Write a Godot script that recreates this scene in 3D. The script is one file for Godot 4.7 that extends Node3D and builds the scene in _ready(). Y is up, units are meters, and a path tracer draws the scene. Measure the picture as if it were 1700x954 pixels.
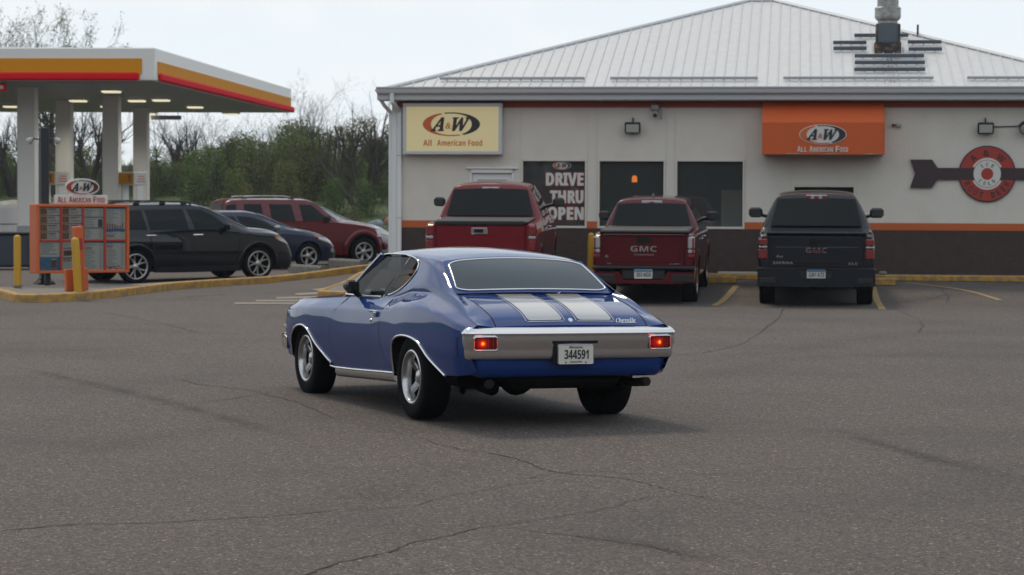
extends Node3D
# A car park in front of a restaurant: +x right, +y up, -z away from the camera; metres.

class MB:
	# collects triangles; winding follows the normals
	var v := PackedVector3Array()
	var n := PackedVector3Array()
	var uv := PackedVector2Array()
	var c := PackedColorArray()
	var col := Color.WHITE
	var use_col := false

	func t(a: Vector3, b: Vector3, d: Vector3, na: Vector3, nb: Vector3, nd: Vector3, ua := Vector2.ZERO, ub := Vector2.ZERO, ud := Vector2.ZERO) -> void:
		if (d - a).cross(b - a).dot(na + nb + nd) < 0.0:
			v.append(a); v.append(d); v.append(b)
			n.append(na); n.append(nd); n.append(nb)
			uv.append(ua); uv.append(ud); uv.append(ub)
		else:
			v.append(a); v.append(b); v.append(d)
			n.append(na); n.append(nb); n.append(nd)
			uv.append(ua); uv.append(ub); uv.append(ud)
		if use_col:
			c.append(col); c.append(col); c.append(col)

	func quad(a: Vector3, b: Vector3, d: Vector3, e: Vector3, nn: Vector3) -> void:
		t(a, b, d, nn, nn, nn, Vector2(0, 1), Vector2(1, 1), Vector2(1, 0))
		t(a, d, e, nn, nn, nn, Vector2(0, 1), Vector2(1, 0), Vector2(0, 0))

	func face(a: Vector3, b: Vector3, d: Vector3, e: Vector3, away: Vector3) -> void:
		# flat quad whose normal points away from a point
		var nn := (b - a).cross(d - a)
		if nn.length() < 1e-12: nn = (d - a).cross(e - a)
		nn = nn.normalized()
		if nn.dot((a + b + d + e) * 0.25 - away) < 0.0: nn = -nn
		quad(a, b, d, e, nn)

	func box(at: Vector3, size: Vector3, bev := 0.0, xf := Transform3D()) -> void:
		var h := size * 0.5
		bev = minf(bev, minf(h.x, minf(h.y, h.z)) * 0.95)
		var ax := [Vector3.RIGHT, Vector3.UP, Vector3.BACK]
		var k := [h.x, h.y, h.z]
		for a in 3:
			var b := (a + 1) % 3
			var d := (a + 2) % 3
			for s in [-1.0, 1.0]:
				var o: Vector3 = ax[a] * (k[a] * s)
				var p: Vector3 = ax[b] * (k[b] - bev)
				var q: Vector3 = ax[d] * (k[d] - bev)
				quad(xf * (at + o - p - q), xf * (at + o + p - q), xf * (at + o + p + q), xf * (at + o - p + q), (xf.basis * (ax[a] * s)).normalized())
		if bev <= 0.0: return
		for a in 3:
			var b := (a + 1) % 3
			var d := (a + 2) % 3
			for s in [-1.0, 1.0]:
				for r in [-1.0, 1.0]:
					var e: Vector3 = ax[d] * (k[d] - bev)
					var p1: Vector3 = ax[a] * (k[a] * s) + ax[b] * ((k[b] - bev) * r)
					var p2: Vector3 = ax[a] * ((k[a] - bev) * s) + ax[b] * (k[b] * r)
					quad(xf * (at + p1 - e), xf * (at + p1 + e), xf * (at + p2 + e), xf * (at + p2 - e), (xf.basis * (ax[a] * s + ax[b] * r)).normalized())
		for s in [-1.0, 1.0]:
			for r in [-1.0, 1.0]:
				for w in [-1.0, 1.0]:
					var g := Vector3(s, r, w)
					var nn := (xf.basis * g).normalized()
					t(xf * (at + Vector3(h.x, h.y - bev, h.z - bev) * g), xf * (at + Vector3(h.x - bev, h.y, h.z - bev) * g), xf * (at + Vector3(h.x - bev, h.y - bev, h.z) * g), nn, nn, nn)

	func grid(P: Array, away: Vector3, closed_u := false, closed_v := false, given := []) -> void:
		# smooth sheet over rows of points; normals point away from a point on the whole
		var R := P.size()
		var C: int = P[0].size()
		var N := []
		var sum := 0.0
		for i in R:
			var row := PackedVector3Array()
			for j in C:
				var i0 := i - 1
				var i1 := i + 1
				var j0 := j - 1
				var j1 := j + 1
				if closed_u:
					i0 = R - 2 if i0 < 0 else i0
					i1 = 1 if i1 >= R else i1
				else:
					i0 = maxi(i0, 0); i1 = mini(i1, R - 1)
				if closed_v:
					j0 = C - 2 if j0 < 0 else j0
					j1 = 1 if j1 >= C else j1
				else:
					j0 = maxi(j0, 0); j1 = mini(j1, C - 1)
				var du: Vector3 = P[i1][j] - P[i0][j]
				var dv: Vector3 = P[i][j1] - P[i][j0]
				var nn := du.cross(dv)
				if nn.length() < 1e-10:
					var ii := i1 if i1 != i else i0
					var jj := j1 if j1 != j else j0
					du = P[i1][jj] - P[i0][jj]
					dv = P[ii][j1] - P[ii][j0]
					nn = du.cross(dv)
				nn = nn.normalized()
				row.append(nn)
				sum += nn.dot((P[i][j] as Vector3) - away)
			N.append(row)
		var s := -1.0 if sum < 0.0 else 1.0
		if given.size():
			N = given
			s = 1.0
		for i in R - 1:
			for j in C - 1:
				var a: Vector3 = P[i][j]; var b: Vector3 = P[i + 1][j]; var d: Vector3 = P[i + 1][j + 1]; var e: Vector3 = P[i][j + 1]
				var ua := Vector2(float(j) / (C - 1), float(i) / (R - 1)); var ub := Vector2(float(j) / (C - 1), float(i + 1) / (R - 1))
				var ud := Vector2(float(j + 1) / (C - 1), float(i + 1) / (R - 1)); var ue := Vector2(float(j + 1) / (C - 1), float(i) / (R - 1))
				t(a, b, d, N[i][j] * s, N[i + 1][j] * s, N[i + 1][j + 1] * s, ua, ub, ud)
				t(a, d, e, N[i][j] * s, N[i + 1][j + 1] * s, N[i][j + 1] * s, ua, ud, ue)

	func prism(poly: PackedVector2Array, depth: float, xf := Transform3D(), bottom := true) -> void:
		# outline in x,y; front face at z = 0 facing +z, back at z = -depth
		var ix := Geometry2D.triangulate_polygon(poly)
		var nf := (xf.basis * Vector3.BACK).normalized()
		for i in range(0, ix.size(), 3):
			var a := poly[ix[i]]; var b := poly[ix[i + 1]]; var d := poly[ix[i + 2]]
			t(xf * Vector3(a.x, a.y, 0), xf * Vector3(b.x, b.y, 0), xf * Vector3(d.x, d.y, 0), nf, nf, nf, a, b, d)
			if bottom and depth > 0.0:
				t(xf * Vector3(a.x, a.y, -depth), xf * Vector3(b.x, b.y, -depth), xf * Vector3(d.x, d.y, -depth), -nf, -nf, -nf)
		if depth <= 0.0: return
		var cw := Geometry2D.is_polygon_clockwise(poly)
		for i in poly.size():
			var a := poly[i]; var b := poly[(i + 1) % poly.size()]
			var e := (b - a).normalized()
			var o := Vector3(e.y, -e.x, 0)
			# Godot counts clockwise with y down
			if not cw: o = -o
			o = _side(poly, a, b, o)
			var nn := (xf.basis * o).normalized()
			quad(xf * Vector3(a.x, a.y, 0), xf * Vector3(b.x, b.y, 0), xf * Vector3(b.x, b.y, -depth), xf * Vector3(a.x, a.y, -depth), nn)

	func _side(poly: PackedVector2Array, a: Vector2, b: Vector2, o: Vector3) -> Vector3:
		var m := (a + b) * 0.5 + Vector2(o.x, o.y) * 1e-4
		return -o if Geometry2D.is_point_in_polygon(m, poly) else o

	func tube(path: Array, radii: Variant, sides := 6, closed := false) -> void:
		var rows := []
		var up := Vector3.UP
		var m := path.size()
		for i in m:
			var d: Vector3
			if closed:
				d = path[(i + 1) % m] - path[(i - 1 + m) % m]
			else:
				d = path[mini(i + 1, m - 1)] - path[maxi(i - 1, 0)]
			d = d.normalized()
			if absf(d.dot(up)) > 0.95:
				up = Vector3.RIGHT if absf(d.x) < 0.9 else Vector3.BACK
			var a := d.cross(up).normalized()
			var b := a.cross(d).normalized()
			up = b
			var r: float = radii[i] if radii is Array else radii
			var row := PackedVector3Array()
			for k in sides + 1:
				var w := TAU * k / sides
				row.append(path[i] + (a * cos(w) + b * sin(w)) * r)
			rows.append(row)
		if closed: rows.append(rows[0])
		for i in rows.size() - 1:
			var c0: Vector3 = path[i % m]; var c1: Vector3 = path[(i + 1) % m]
			for k in sides:
				var a: Vector3 = rows[i][k]; var b: Vector3 = rows[i + 1][k]; var d: Vector3 = rows[i + 1][k + 1]; var e: Vector3 = rows[i][k + 1]
				t(a, b, d, (a - c0).normalized(), (b - c1).normalized(), (d - c1).normalized())
				t(a, d, e, (a - c0).normalized(), (d - c1).normalized(), (e - c0).normalized())
		if not closed:
			for q in [0, m - 1]:
				var nn: Vector3 = ((path[0] - path[1]) if q == 0 else (path[m - 1] - path[m - 2])).normalized()
				for k in range(1, sides - 1):
					t(rows[q][0], rows[q][k], rows[q][k + 1], nn, nn, nn)

	func lathe(prof: Array, xf := Transform3D(), segs := 24, smooth := false) -> void:
		# profile of (radius, height) round the y axis
		var m := prof.size()
		for i in m - 1:
			var p: Vector2 = prof[i]; var q: Vector2 = prof[i + 1]
			var e := (q - p).normalized()
			var o := Vector2(e.y, -e.x)
			var oa := o; var ob := o
			if smooth:
				if i > 0: oa = (o + _no(prof[i - 1], p)).normalized()
				if i < m - 2: ob = (o + _no(q, prof[i + 2])).normalized()
			for k in segs:
				var w0 := TAU * k / segs; var w1 := TAU * (k + 1) / segs
				var d0 := Vector3(cos(w0), 0, sin(w0)); var d1 := Vector3(cos(w1), 0, sin(w1))
				var a := d0 * p.x + Vector3.UP * p.y; var b := d1 * p.x + Vector3.UP * p.y
				var d := d1 * q.x + Vector3.UP * q.y; var f := d0 * q.x + Vector3.UP * q.y
				var na := (xf.basis * (d0 * oa.x + Vector3.UP * oa.y)).normalized(); var nb := (xf.basis * (d1 * oa.x + Vector3.UP * oa.y)).normalized()
				var nd := (xf.basis * (d1 * ob.x + Vector3.UP * ob.y)).normalized(); var nf := (xf.basis * (d0 * ob.x + Vector3.UP * ob.y)).normalized()
				if q.x > 1e-6: t(xf * a, xf * d, xf * f, na, nd, nf)
				if p.x > 1e-6: t(xf * a, xf * b, xf * d, na, nb, nd)

	func _no(p: Vector2, q: Vector2) -> Vector2:
		var e := (q - p).normalized()
		return Vector2(e.y, -e.x)

	func text(s: String, font: Font, xf: Transform3D, h: float, w := 0.0, shear := 0.0, depth := 0.004, align := 0) -> void:
		# lettering h tall (w wide if given), centred on xf's origin (align -1: starts there), facing +z
		var tm := TextMesh.new()
		tm.text = s
		tm.font = font
		tm.font_size = 64
		tm.pixel_size = 0.01
		tm.depth = 0.01
		tm.curve_step = 2.0
		var ar := tm.get_mesh_arrays()
		var vs: PackedVector3Array = ar[Mesh.ARRAY_VERTEX]
		var ns: PackedVector3Array = ar[Mesh.ARRAY_NORMAL]
		var ix: PackedInt32Array = ar[Mesh.ARRAY_INDEX]
		if vs.is_empty(): return
		var lo := vs[0]; var hi := vs[0]
		for p in vs:
			lo = lo.min(p); hi = hi.max(p)
		var sy := h / (hi.y - lo.y)
		var sx := sy if w <= 0.0 else w / (hi.x - lo.x)
		var mid := (lo + hi) * 0.5
		if align < 0: mid.x = lo.x
		var q := PackedVector3Array()
		for p in vs:
			var e := (p - mid) * Vector3(sx, sy, 1)
			q.append(xf * Vector3(e.x + e.y * shear, e.y, (p.z - lo.z) / maxf(hi.z - lo.z, 1e-6) * depth))
		for i in range(0, ix.size(), 3):
			t(q[ix[i]], q[ix[i + 1]], q[ix[i + 2]], (xf.basis * ns[ix[i]]).normalized(), (xf.basis * ns[ix[i + 1]]).normalized(), (xf.basis * ns[ix[i + 2]]).normalized())

	func mirror_x() -> MB:
		var o := MB.new()
		for i in range(0, v.size(), 3):
			for k in [0, 2, 1]:
				o.v.append(v[i + k] * Vector3(-1, 1, 1))
				o.n.append(n[i + k] * Vector3(-1, 1, 1))
				o.uv.append(uv[i + k])
		return o

	func add(o: MB, xf := Transform3D()) -> void:
		for i in o.v.size():
			v.append(xf * o.v[i]); n.append((xf.basis * o.n[i]).normalized()); uv.append(o.uv[i])

	func mesh() -> ArrayMesh:
		var ar := []
		ar.resize(Mesh.ARRAY_MAX)
		ar[Mesh.ARRAY_VERTEX] = v
		ar[Mesh.ARRAY_NORMAL] = n
		ar[Mesh.ARRAY_TEX_UV] = uv
		if use_col: ar[Mesh.ARRAY_COLOR] = c
		var m := ArrayMesh.new()
		m.add_surface_from_arrays(Mesh.PRIMITIVE_TRIANGLES, ar)
		return m

var M := {}
var taken := {}
var sans_bold: SystemFont
var sans: SystemFont
var serif_bold: SystemFont

func lin(r: float, g: float, b: float, a := 1.0) -> Color:
	var k := Color(r, g, b).linear_to_srgb()
	k.a = a
	return k

func mat(called: String, col: Color, rough: float, metal := 0.0) -> StandardMaterial3D:
	var m := StandardMaterial3D.new()
	m.resource_name = called
	m.albedo_color = col
	m.roughness = rough
	m.metallic = metal
	M[called] = m
	return m

func numbered(called: String) -> String:
	if not taken.has(called):
		taken[called] = 0
		return called
	taken[called] += 1
	return "%s_%03d" % [called, taken[called]]

func thing(called: String, label: String, category: String, at := Vector3.ZERO, turn := 0.0, group := "") -> Node3D:
	var o := Node3D.new()
	o.name = numbered(called)
	add_child(o)
	o.position = at
	o.rotation.y = turn
	tag(o, label, category, group)
	return o

func tag(o: Node3D, label: String, category: String, group := "") -> void:
	o.set_meta("label", label)
	o.set_meta("category", category)
	if group: o.set_meta("group", group)

func part(called: String, st: MB, m: Material, parent: Node3D, kind := "") -> MeshInstance3D:
	var o := MeshInstance3D.new()
	o.mesh = st.mesh()
	o.material_override = m
	return keep(o, called, parent, kind)

func keep(o: MeshInstance3D, called: String, parent: Node3D, kind := "") -> MeshInstance3D:
	if parent == self:
		o.name = numbered(called)
	else:
		var k := 0
		var nm := called
		while parent.has_node(nm):
			k += 1
			nm = "%s_%03d" % [called, k]
		o.name = nm
	parent.add_child(o, true)
	if kind: o.set_meta("kind", kind)
	return o

func shared(called: String, mesh: Mesh, m: Material, parent: Node3D, xf := Transform3D()) -> MeshInstance3D:
	var o := MeshInstance3D.new()
	o.mesh = mesh
	o.material_override = m
	o.transform = xf
	return keep(o, called, parent)

func dup(o: Node3D, called: String, label: String, category: String, group: String, at: Vector3, turn: float) -> Node3D:
	var r: Node3D = o.duplicate()
	r.name = numbered(called)
	add_child(r)
	r.position = at
	r.rotation.y = turn
	tag(r, label, category, group)
	return r

func ip(tab: Array, x: float, k := 1) -> float:
	# smooth curve through rows [x, value, value ...] sorted by x
	var m := tab.size()
	if x <= tab[0][0]: return tab[0][k]
	if x >= tab[m - 1][0]: return tab[m - 1][k]
	var i := 0
	while tab[i + 1][0] < x: i += 1
	var x0: float = tab[i][0]; var x1: float = tab[i + 1][0]
	var y0: float = tab[i][k]; var y1: float = tab[i + 1][k]
	var h := x1 - x0
	var d := (y1 - y0) / h
	var m0 := d; var m1 := d
	if i > 0:
		var dp: float = (y0 - tab[i - 1][k]) / (x0 - tab[i - 1][0])
		m0 = 0.0 if dp * d <= 0.0 else 2.0 * dp * d / (dp + d)
	if i < m - 2:
		var dn: float = (tab[i + 2][k] - y1) / (tab[i + 2][0] - x1)
		m1 = 0.0 if dn * d <= 0.0 else 2.0 * dn * d / (dn + d)
	var s := (x - x0) / h
	return y0 * (1 + 2 * s) * (1 - s) * (1 - s) + m0 * h * s * (1 - s) * (1 - s) + y1 * s * s * (3 - 2 * s) + m1 * h * s * s * (s - 1)

func spline(pts: Array, per := 6) -> Array:
	# Catmull-Rom through points (Vector2 or Vector3)
	var out := []
	var m := pts.size()
	for i in m - 1:
		var a = pts[maxi(i - 1, 0)]; var b = pts[i]; var c = pts[i + 1]; var d = pts[mini(i + 2, m - 1)]
		for k in per:
			out.append(b.cubic_interpolate(c, a, d, float(k) / per))
	out.append(pts[m - 1])
	return out

func resample(pts: Array, count: int) -> Array:
	var cum := [0.0]
	for i in range(1, pts.size()): cum.append(cum[i - 1] + pts[i].distance_to(pts[i - 1]))
	var out := []
	var j := 0
	for k in count:
		var s: float = cum[-1] * k / (count - 1)
		while j < pts.size() - 2 and cum[j + 1] < s: j += 1
		var f: float = clampf((s - cum[j]) / maxf(cum[j + 1] - cum[j], 1e-9), 0, 1)
		out.append(pts[j].lerp(pts[j + 1], f))
	return out

func coons(bot: Array, top: Array, left: Array, right: Array) -> Array:
	# bot and top run left to right with equal counts; left and right run upwards with equal counts
	var nu := bot.size()
	var nv := left.size()
	var P := []
	for j in nv:
		var v := float(j) / (nv - 1)
		var row := []
		for i in nu:
			var u := float(i) / (nu - 1)
			var a: Vector3 = bot[i] * (1 - v) + top[i] * v
			var b: Vector3 = left[j] * (1 - u) + right[j] * u
			var e: Vector3 = bot[0] * (1 - u) * (1 - v) + bot[nu - 1] * u * (1 - v) + top[0] * (1 - u) * v + top[nu - 1] * u * v
			row.append(a + b - e)
		P.append(row)
	return P

func ellipse(a: float, b: float, n := 40, from := 0.0, to := TAU) -> PackedVector2Array:
	var p := PackedVector2Array()
	var whole := absf(to - from - TAU) < 1e-6
	for i in (n if whole else n + 1):
		var w := from + (to - from) * i / n
		p.append(Vector2(cos(w) * a, sin(w) * b))
	return p

func rrect(w: float, h: float, r: float, seg := 4) -> PackedVector2Array:
	var p := PackedVector2Array()
	for q in 4:
		var cx := (w * 0.5 - r) * (1 if q in [0, 3] else -1)
		var cy := (h * 0.5 - r) * (1 if q in [0, 1] else -1)
		for i in seg + 1:
			var a := PI / 2 * (q + float(i) / seg)
			p.append(Vector2(cx + r * cos(a), cy + r * sin(a)))
	return p

func at(x: float, y: float, z: float) -> Transform3D:
	return Transform3D(Basis(), Vector3(x, y, z))

func noise_tex(freq: float, size: int, seed_: int, ramp: Array, type := 1, octaves := 4, normal := false, bump := 4.0) -> NoiseTexture2D:
	var f := FastNoiseLite.new()
	f.seed = seed_
	f.noise_type = type
	f.frequency = freq
	f.fractal_octaves = octaves
	var t := NoiseTexture2D.new()
	t.width = size; t.height = size
	t.seamless = true
	t.noise = f
	t.as_normal_map = normal
	t.bump_strength = bump
	t.generate_mipmaps = false
	if ramp.size():
		var g := Gradient.new()
		g.offsets = PackedFloat32Array(ramp.map(func(r): return r[0]))
		g.colors = PackedColorArray(ramp.map(func(r): return r[1]))
		t.color_ramp = g
	return t

func _ready() -> void:
	# camera
	var cam := Camera3D.new()
	cam.name = "camera"
	add_child(cam)
	cam.position = Vector3(0, 1.8, 0)
	cam.rotation = Vector3(-0.03773, 0, 0.0043)
	cam.near = 0.1
	cam.far = 2000.0
	var ca := CameraAttributesPhysical.new()
	ca.frustum_focal_length = 146.76
	ca.frustum_focus_distance = 17.5
	ca.frustum_near = 0.1
	ca.frustum_far = 2000.0
	ca.exposure_aperture = 10.0
	ca.auto_exposure_enabled = false
	cam.attributes = ca
	cam.fov = 13.6
	cam.current = true
	# sky, air and exposure
	var env := Environment.new()
	env.background_mode = Environment.BG_SKY
	var sky := Sky.new()
	var pano := PanoramaSkyMaterial.new()
	pano.panorama = sky_picture()
	pano.energy_multiplier = 1.0
	sky.sky_material = pano
	env.sky = sky
	env.tonemap_mode = Environment.TONE_MAPPER_LINEAR
	env.tonemap_exposure = 1.0
	env.sdfgi_enabled = true
	env.ssao_enabled = true
	env.ssil_enabled = true
	env.fog_enabled = FOG > 0.0
	env.fog_density = FOG
	env.fog_light_color = Color(0.80, 0.86, 0.92)
	var we := WorldEnvironment.new()
	we.name = "world_environment"
	we.environment = env
	add_child(we)
	# hazy sun, high behind the restaurant and a little to the left
	var sun := DirectionalLight3D.new()
	sun.name = "sun"
	add_child(sun)
	sun.look_at_from_position(Vector3(-14, 42, -30), Vector3.ZERO, Vector3.UP)
	sun.light_energy = 0.5
	sun.light_color = Color(1.0, 0.92, 0.80)
	sun.light_angular_distance = 12.0
	sun.shadow_enabled = true
	make_materials()
	make_ground()
	make_restaurant()
	make_canopy()
	make_woods()
	make_muscle_car()
	make_trucks()
	make_parked_cars()
	make_menu_board()
	make_small_things()
	make_people()

const FOG := 0.00028

func sky_picture() -> ImageTexture:
	# thin bright cloud over pale blue; somewhat brighter round the veiled sun
	var w := 1024
	var h := 512
	var im := Image.create(w, h, false, Image.FORMAT_RGBF)
	var nz := FastNoiseLite.new()
	nz.seed = 5
	nz.noise_type = FastNoiseLite.TYPE_SIMPLEX_SMOOTH
	nz.frequency = 1.7
	nz.fractal_octaves = 5
	nz.fractal_gain = 0.52
	var sun := Vector3(-14, 42, -30).normalized()
	for y in h:
		var el := PI * (0.5 - (y + 0.5) / h)
		for x in w:
			var az := TAU * ((x + 0.5) / w - 0.5)
			var d := Vector3(sin(az) * cos(el), sin(el), -cos(az) * cos(el))
			var e := maxf(d.y, 0.0)
			var q := d / (e + 0.16)
			var cl := nz.get_noise_3d(q.x * 0.8 + 3.1, q.z * 0.8, 0.5)
			var fine := nz.get_noise_3d(q.x * 3.0, q.z * 3.0 + 8.0, 2.0)
			var cover := smoothstep(-0.10, 0.30, cl + 0.35 * fine)
			var blue := Vector3(0.54, 0.66, 0.80).lerp(Vector3(0.975, 1.035, 1.06), exp(-e * 3.4))
			var white := Vector3(1.0, 0.99, 0.965) + Vector3.ONE * 0.10 * fine
			var k := blue.lerp(white, cover * lerpf(0.30, 0.80, smoothstep(0.03, 0.35, e)))
			k += Vector3(0.30, 0.28, 0.25) * pow(maxf(d.dot(sun), 0.0), 9.0)
			if d.y < 0.0: k = Vector3(0.16, 0.15, 0.14)
			im.set_pixel(x, y, Color(k.x, k.y, k.z))
	return ImageTexture.create_from_image(im)

func make_materials() -> void:
	sans_bold = SystemFont.new()
	sans_bold.font_names = PackedStringArray(["Droid Sans"])
	sans_bold.font_weight = 700
	sans = SystemFont.new()
	sans.font_names = PackedStringArray(["Droid Sans"])
	serif_bold = SystemFont.new()
	serif_bold.font_names = PackedStringArray(["Droid Serif"])
	serif_bold.font_weight = 700
	# asphalt: fine pale and dark stones, broad worn patches
	var a := mat("asphalt", Color.WHITE, 0.9)
	a.albedo_texture = stone_tex()
	a.uv1_triplanar = true
	a.uv1_world_triplanar = true
	a.uv1_scale = Vector3.ONE / 4.0
	a.detail_enabled = true
	a.detail_blend_mode = BaseMaterial3D.BLEND_MODE_MUL
	a.detail_uv_layer = BaseMaterial3D.DETAIL_UV_2
	a.detail_albedo = noise_tex(0.012, 1024, 4, [[0.0, lin(0.62, 0.62, 0.63)], [0.40, lin(0.86, 0.86, 0.85)], [0.6, lin(0.96, 0.95, 0.94)], [1.0, lin(1.0, 0.97, 0.94)]], FastNoiseLite.TYPE_SIMPLEX_SMOOTH, 6)
	a.detail_mask = white_tex()
	var k := mat("concrete", lin(0.235, 0.215, 0.19), 0.92)
	k.albedo_texture = noise_tex(0.02, 512, 21, [[0.0, Color(0.72, 0.72, 0.72)], [1.0, Color.WHITE]], 1, 6)
	k.uv1_triplanar = true; k.uv1_world_triplanar = true
	k.uv1_scale = Vector3.ONE * 0.6
	# yellow kerb paint, worn through to the concrete
	var y := mat("kerb_paint", Color.WHITE, 0.8)
	y.albedo_texture = noise_tex(0.018, 512, 23, [[0.0, lin(0.17, 0.13, 0.09)], [0.38, lin(0.27, 0.17, 0.07)], [0.55, lin(0.42, 0.235, 0.045)], [1.0, lin(0.48, 0.27, 0.045)]], 1, 6)
	y.uv1_triplanar = true; y.uv1_world_triplanar = true
	y.uv1_scale = Vector3.ONE * 0.55
	var p := mat("lane_paint", Color.WHITE, 0.85)
	p.albedo_texture = noise_tex(0.05, 512, 27, [[0.0, lin(0.12, 0.105, 0.09)], [0.42, lin(0.25, 0.18, 0.085)], [0.6, lin(0.37, 0.235, 0.075)], [1.0, lin(0.42, 0.27, 0.08)]], 1, 5)
	p.uv1_triplanar = true; p.uv1_world_triplanar = true
	p.uv1_scale = Vector3.ONE * 0.7
	var w := mat("hatch_paint", Color.WHITE, 0.85)
	w.albedo_texture = noise_tex(0.05, 512, 28, [[0.0, lin(0.13, 0.115, 0.10)], [0.4, lin(0.21, 0.185, 0.15)], [1.0, lin(0.29, 0.255, 0.20)]], 1, 5)
	w.uv1_triplanar = true; w.uv1_world_triplanar = true
	w.uv1_scale = Vector3.ONE * 0.7
	mat("crack", lin(0.034, 0.030, 0.028), 0.95)
	var sm := mat("tyre_mark", Color(0.055, 0.052, 0.052), 0.9)
	sm.transparency = BaseMaterial3D.TRANSPARENCY_ALPHA
	sm.vertex_color_use_as_albedo = true
	var g := mat("grass", Color.WHITE, 0.95)
	g.albedo_texture = noise_tex(0.03, 512, 31, [[0.0, lin(0.030, 0.045, 0.010)], [0.5, lin(0.055, 0.085, 0.018)], [1.0, lin(0.10, 0.12, 0.04)]], 1, 6)
	g.uv1_triplanar = true; g.uv1_world_triplanar = true
	g.uv1_scale = Vector3.ONE * 0.25
	# building skins
	var cw := mat("cream_siding", Color.WHITE, 0.7)
	cw.albedo_texture = noise_tex(0.008, 512, 41, [[0.0, lin(0.60, 0.565, 0.51)], [0.5, lin(0.64, 0.605, 0.545)], [1.0, lin(0.66, 0.625, 0.565)]], 1, 6)
	cw.uv1_triplanar = true; cw.uv1_world_triplanar = true
	cw.uv1_scale = Vector3(0.35, 0.25, 0.35)
	cw.heightmap_enabled = true
	cw.heightmap_texture = noise_tex(0.08, 512, 42, [], 1, 4)
	cw.heightmap_scale = 0.25
	mat("cream_trim", lin(0.62, 0.585, 0.52), 0.55)
	var bw := mat("brown_block", Color.WHITE, 0.75)
	bw.albedo_texture = noise_tex(0.015, 512, 43, [[0.0, lin(0.040, 0.023, 0.020)], [0.6, lin(0.050, 0.030, 0.026)], [1.0, lin(0.060, 0.037, 0.032)]], 1, 6)
	bw.uv1_triplanar = true; bw.uv1_world_triplanar = true
	bw.uv1_scale = Vector3.ONE * 0.5
	bw.heightmap_enabled = true
	bw.heightmap_texture = noise_tex(0.06, 512, 44, [], 1, 5)
	bw.heightmap_scale = 0.6
	mat("orange_trim", lin(0.46, 0.10, 0.018), 0.55)
	mat("red_orange_trim", lin(0.30, 0.055, 0.02), 0.55)
	var rf := mat("roof_metal", Color.WHITE, 0.42, 0.0)
	rf.albedo_texture = noise_tex(0.012, 512, 45, [[0.0, lin(0.50, 0.50, 0.51)], [0.5, lin(0.55, 0.55, 0.56)], [1.0, lin(0.59, 0.59, 0.59)]], 1, 6)
	rf.uv1_triplanar = true
	rf.uv1_scale = Vector3(0.6, 0.15, 0.6)
	mat("gutter_metal", lin(0.52, 0.54, 0.56), 0.45)
	mat("white_metal", lin(0.72, 0.73, 0.73), 0.4)
	mat("guard_grey", lin(0.36, 0.37, 0.38), 0.6)
	mat("guard_dark", lin(0.085, 0.10, 0.12), 0.6)
	var gz := mat("galvanised", Color.WHITE, 0.5, 0.6)
	gz.albedo_texture = noise_tex(0.03, 256, 46, [[0.0, lin(0.22, 0.21, 0.19)], [1.0, lin(0.46, 0.46, 0.45)]], 1, 5)
	gz.uv1_triplanar = true
	gz.uv1_scale = Vector3.ONE * 0.8
	var so := mat("sooty_metal", Color.WHITE, 0.7, 0.2)
	so.albedo_texture = noise_tex(0.02, 256, 47, [[0.0, lin(0.02, 0.018, 0.018)], [0.55, lin(0.05, 0.045, 0.04)], [0.75, lin(0.16, 0.10, 0.06)], [1.0, lin(0.30, 0.27, 0.24)]], 1, 5)
	so.uv1_triplanar = true
	so.uv1_scale = Vector3.ONE * 0.8
	# glass
	var wg := mat("window_glass", Color(0.34, 0.355, 0.36, 0.45), 0.03)
	wg.transparency = BaseMaterial3D.TRANSPARENCY_ALPHA
	var cg := mat("car_glass_clear", Color(0.02, 0.03, 0.028, 0.70), 0.02)
	cg.transparency = BaseMaterial3D.TRANSPARENCY_ALPHA
	cg.metallic_specular = 0.2
	mat("car_glass", lin(0.007, 0.010, 0.012), 0.03).metallic_specular = 0.30
	mat("mirror_dark", lin(0.16, 0.17, 0.18), 0.08, 1.0)
	mat("rear_glass", lin(0.040, 0.047, 0.053), 0.14).metallic_specular = 0.5
	# vehicles
	paint("blue_paint", lin(0.003, 0.032, 0.165), 0.0)
	paint("red_paint", lin(0.17, 0.006, 0.013), 0.0)
	paint("dark_red_paint", lin(0.085, 0.003, 0.008), 0.0)
	paint("charcoal_paint", lin(0.011, 0.014, 0.020), 0.0)
	paint("navy_paint", lin(0.006, 0.012, 0.045), 0.0)
	paint("ink_paint", lin(0.004, 0.006, 0.012), 0.0)
	paint("boxy_red_paint", lin(0.105, 0.004, 0.009), 0.0)
	paint("silver_paint", lin(0.36, 0.37, 0.37), 0.5)
	mat("stripe_paint", lin(0.36, 0.36, 0.37), 0.3)
	M.stripe_paint.clearcoat_enabled = true
	M.stripe_paint.clearcoat = 1.0
	M.stripe_paint.clearcoat_roughness = 0.04
	mat("chrome", lin(0.72, 0.72, 0.73), 0.07, 1.0)
	mat("worn_chrome", lin(0.74, 0.74, 0.75), 0.18, 1.0)
	mat("alloy", lin(0.45, 0.45, 0.46), 0.3, 0.85)
	mat("polished_alloy", lin(0.50, 0.50, 0.50), 0.24, 1.0)
	mat("rubber", lin(0.0075, 0.0075, 0.009), 0.85)
	mat("black_plastic", lin(0.012, 0.013, 0.015), 0.5)
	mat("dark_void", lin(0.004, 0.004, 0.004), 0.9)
	mat("underbody", lin(0.010, 0.009, 0.009), 0.8)
	mat("rusty_steel", lin(0.04, 0.033, 0.028), 0.65, 0.3)
	mat("weathered_vinyl", lin(0.10, 0.10, 0.105), 0.75).metallic_specular = 0.15
	M.underbody.metallic_specular = 0.1
	M.rubber.metallic_specular = 0.2
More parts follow.
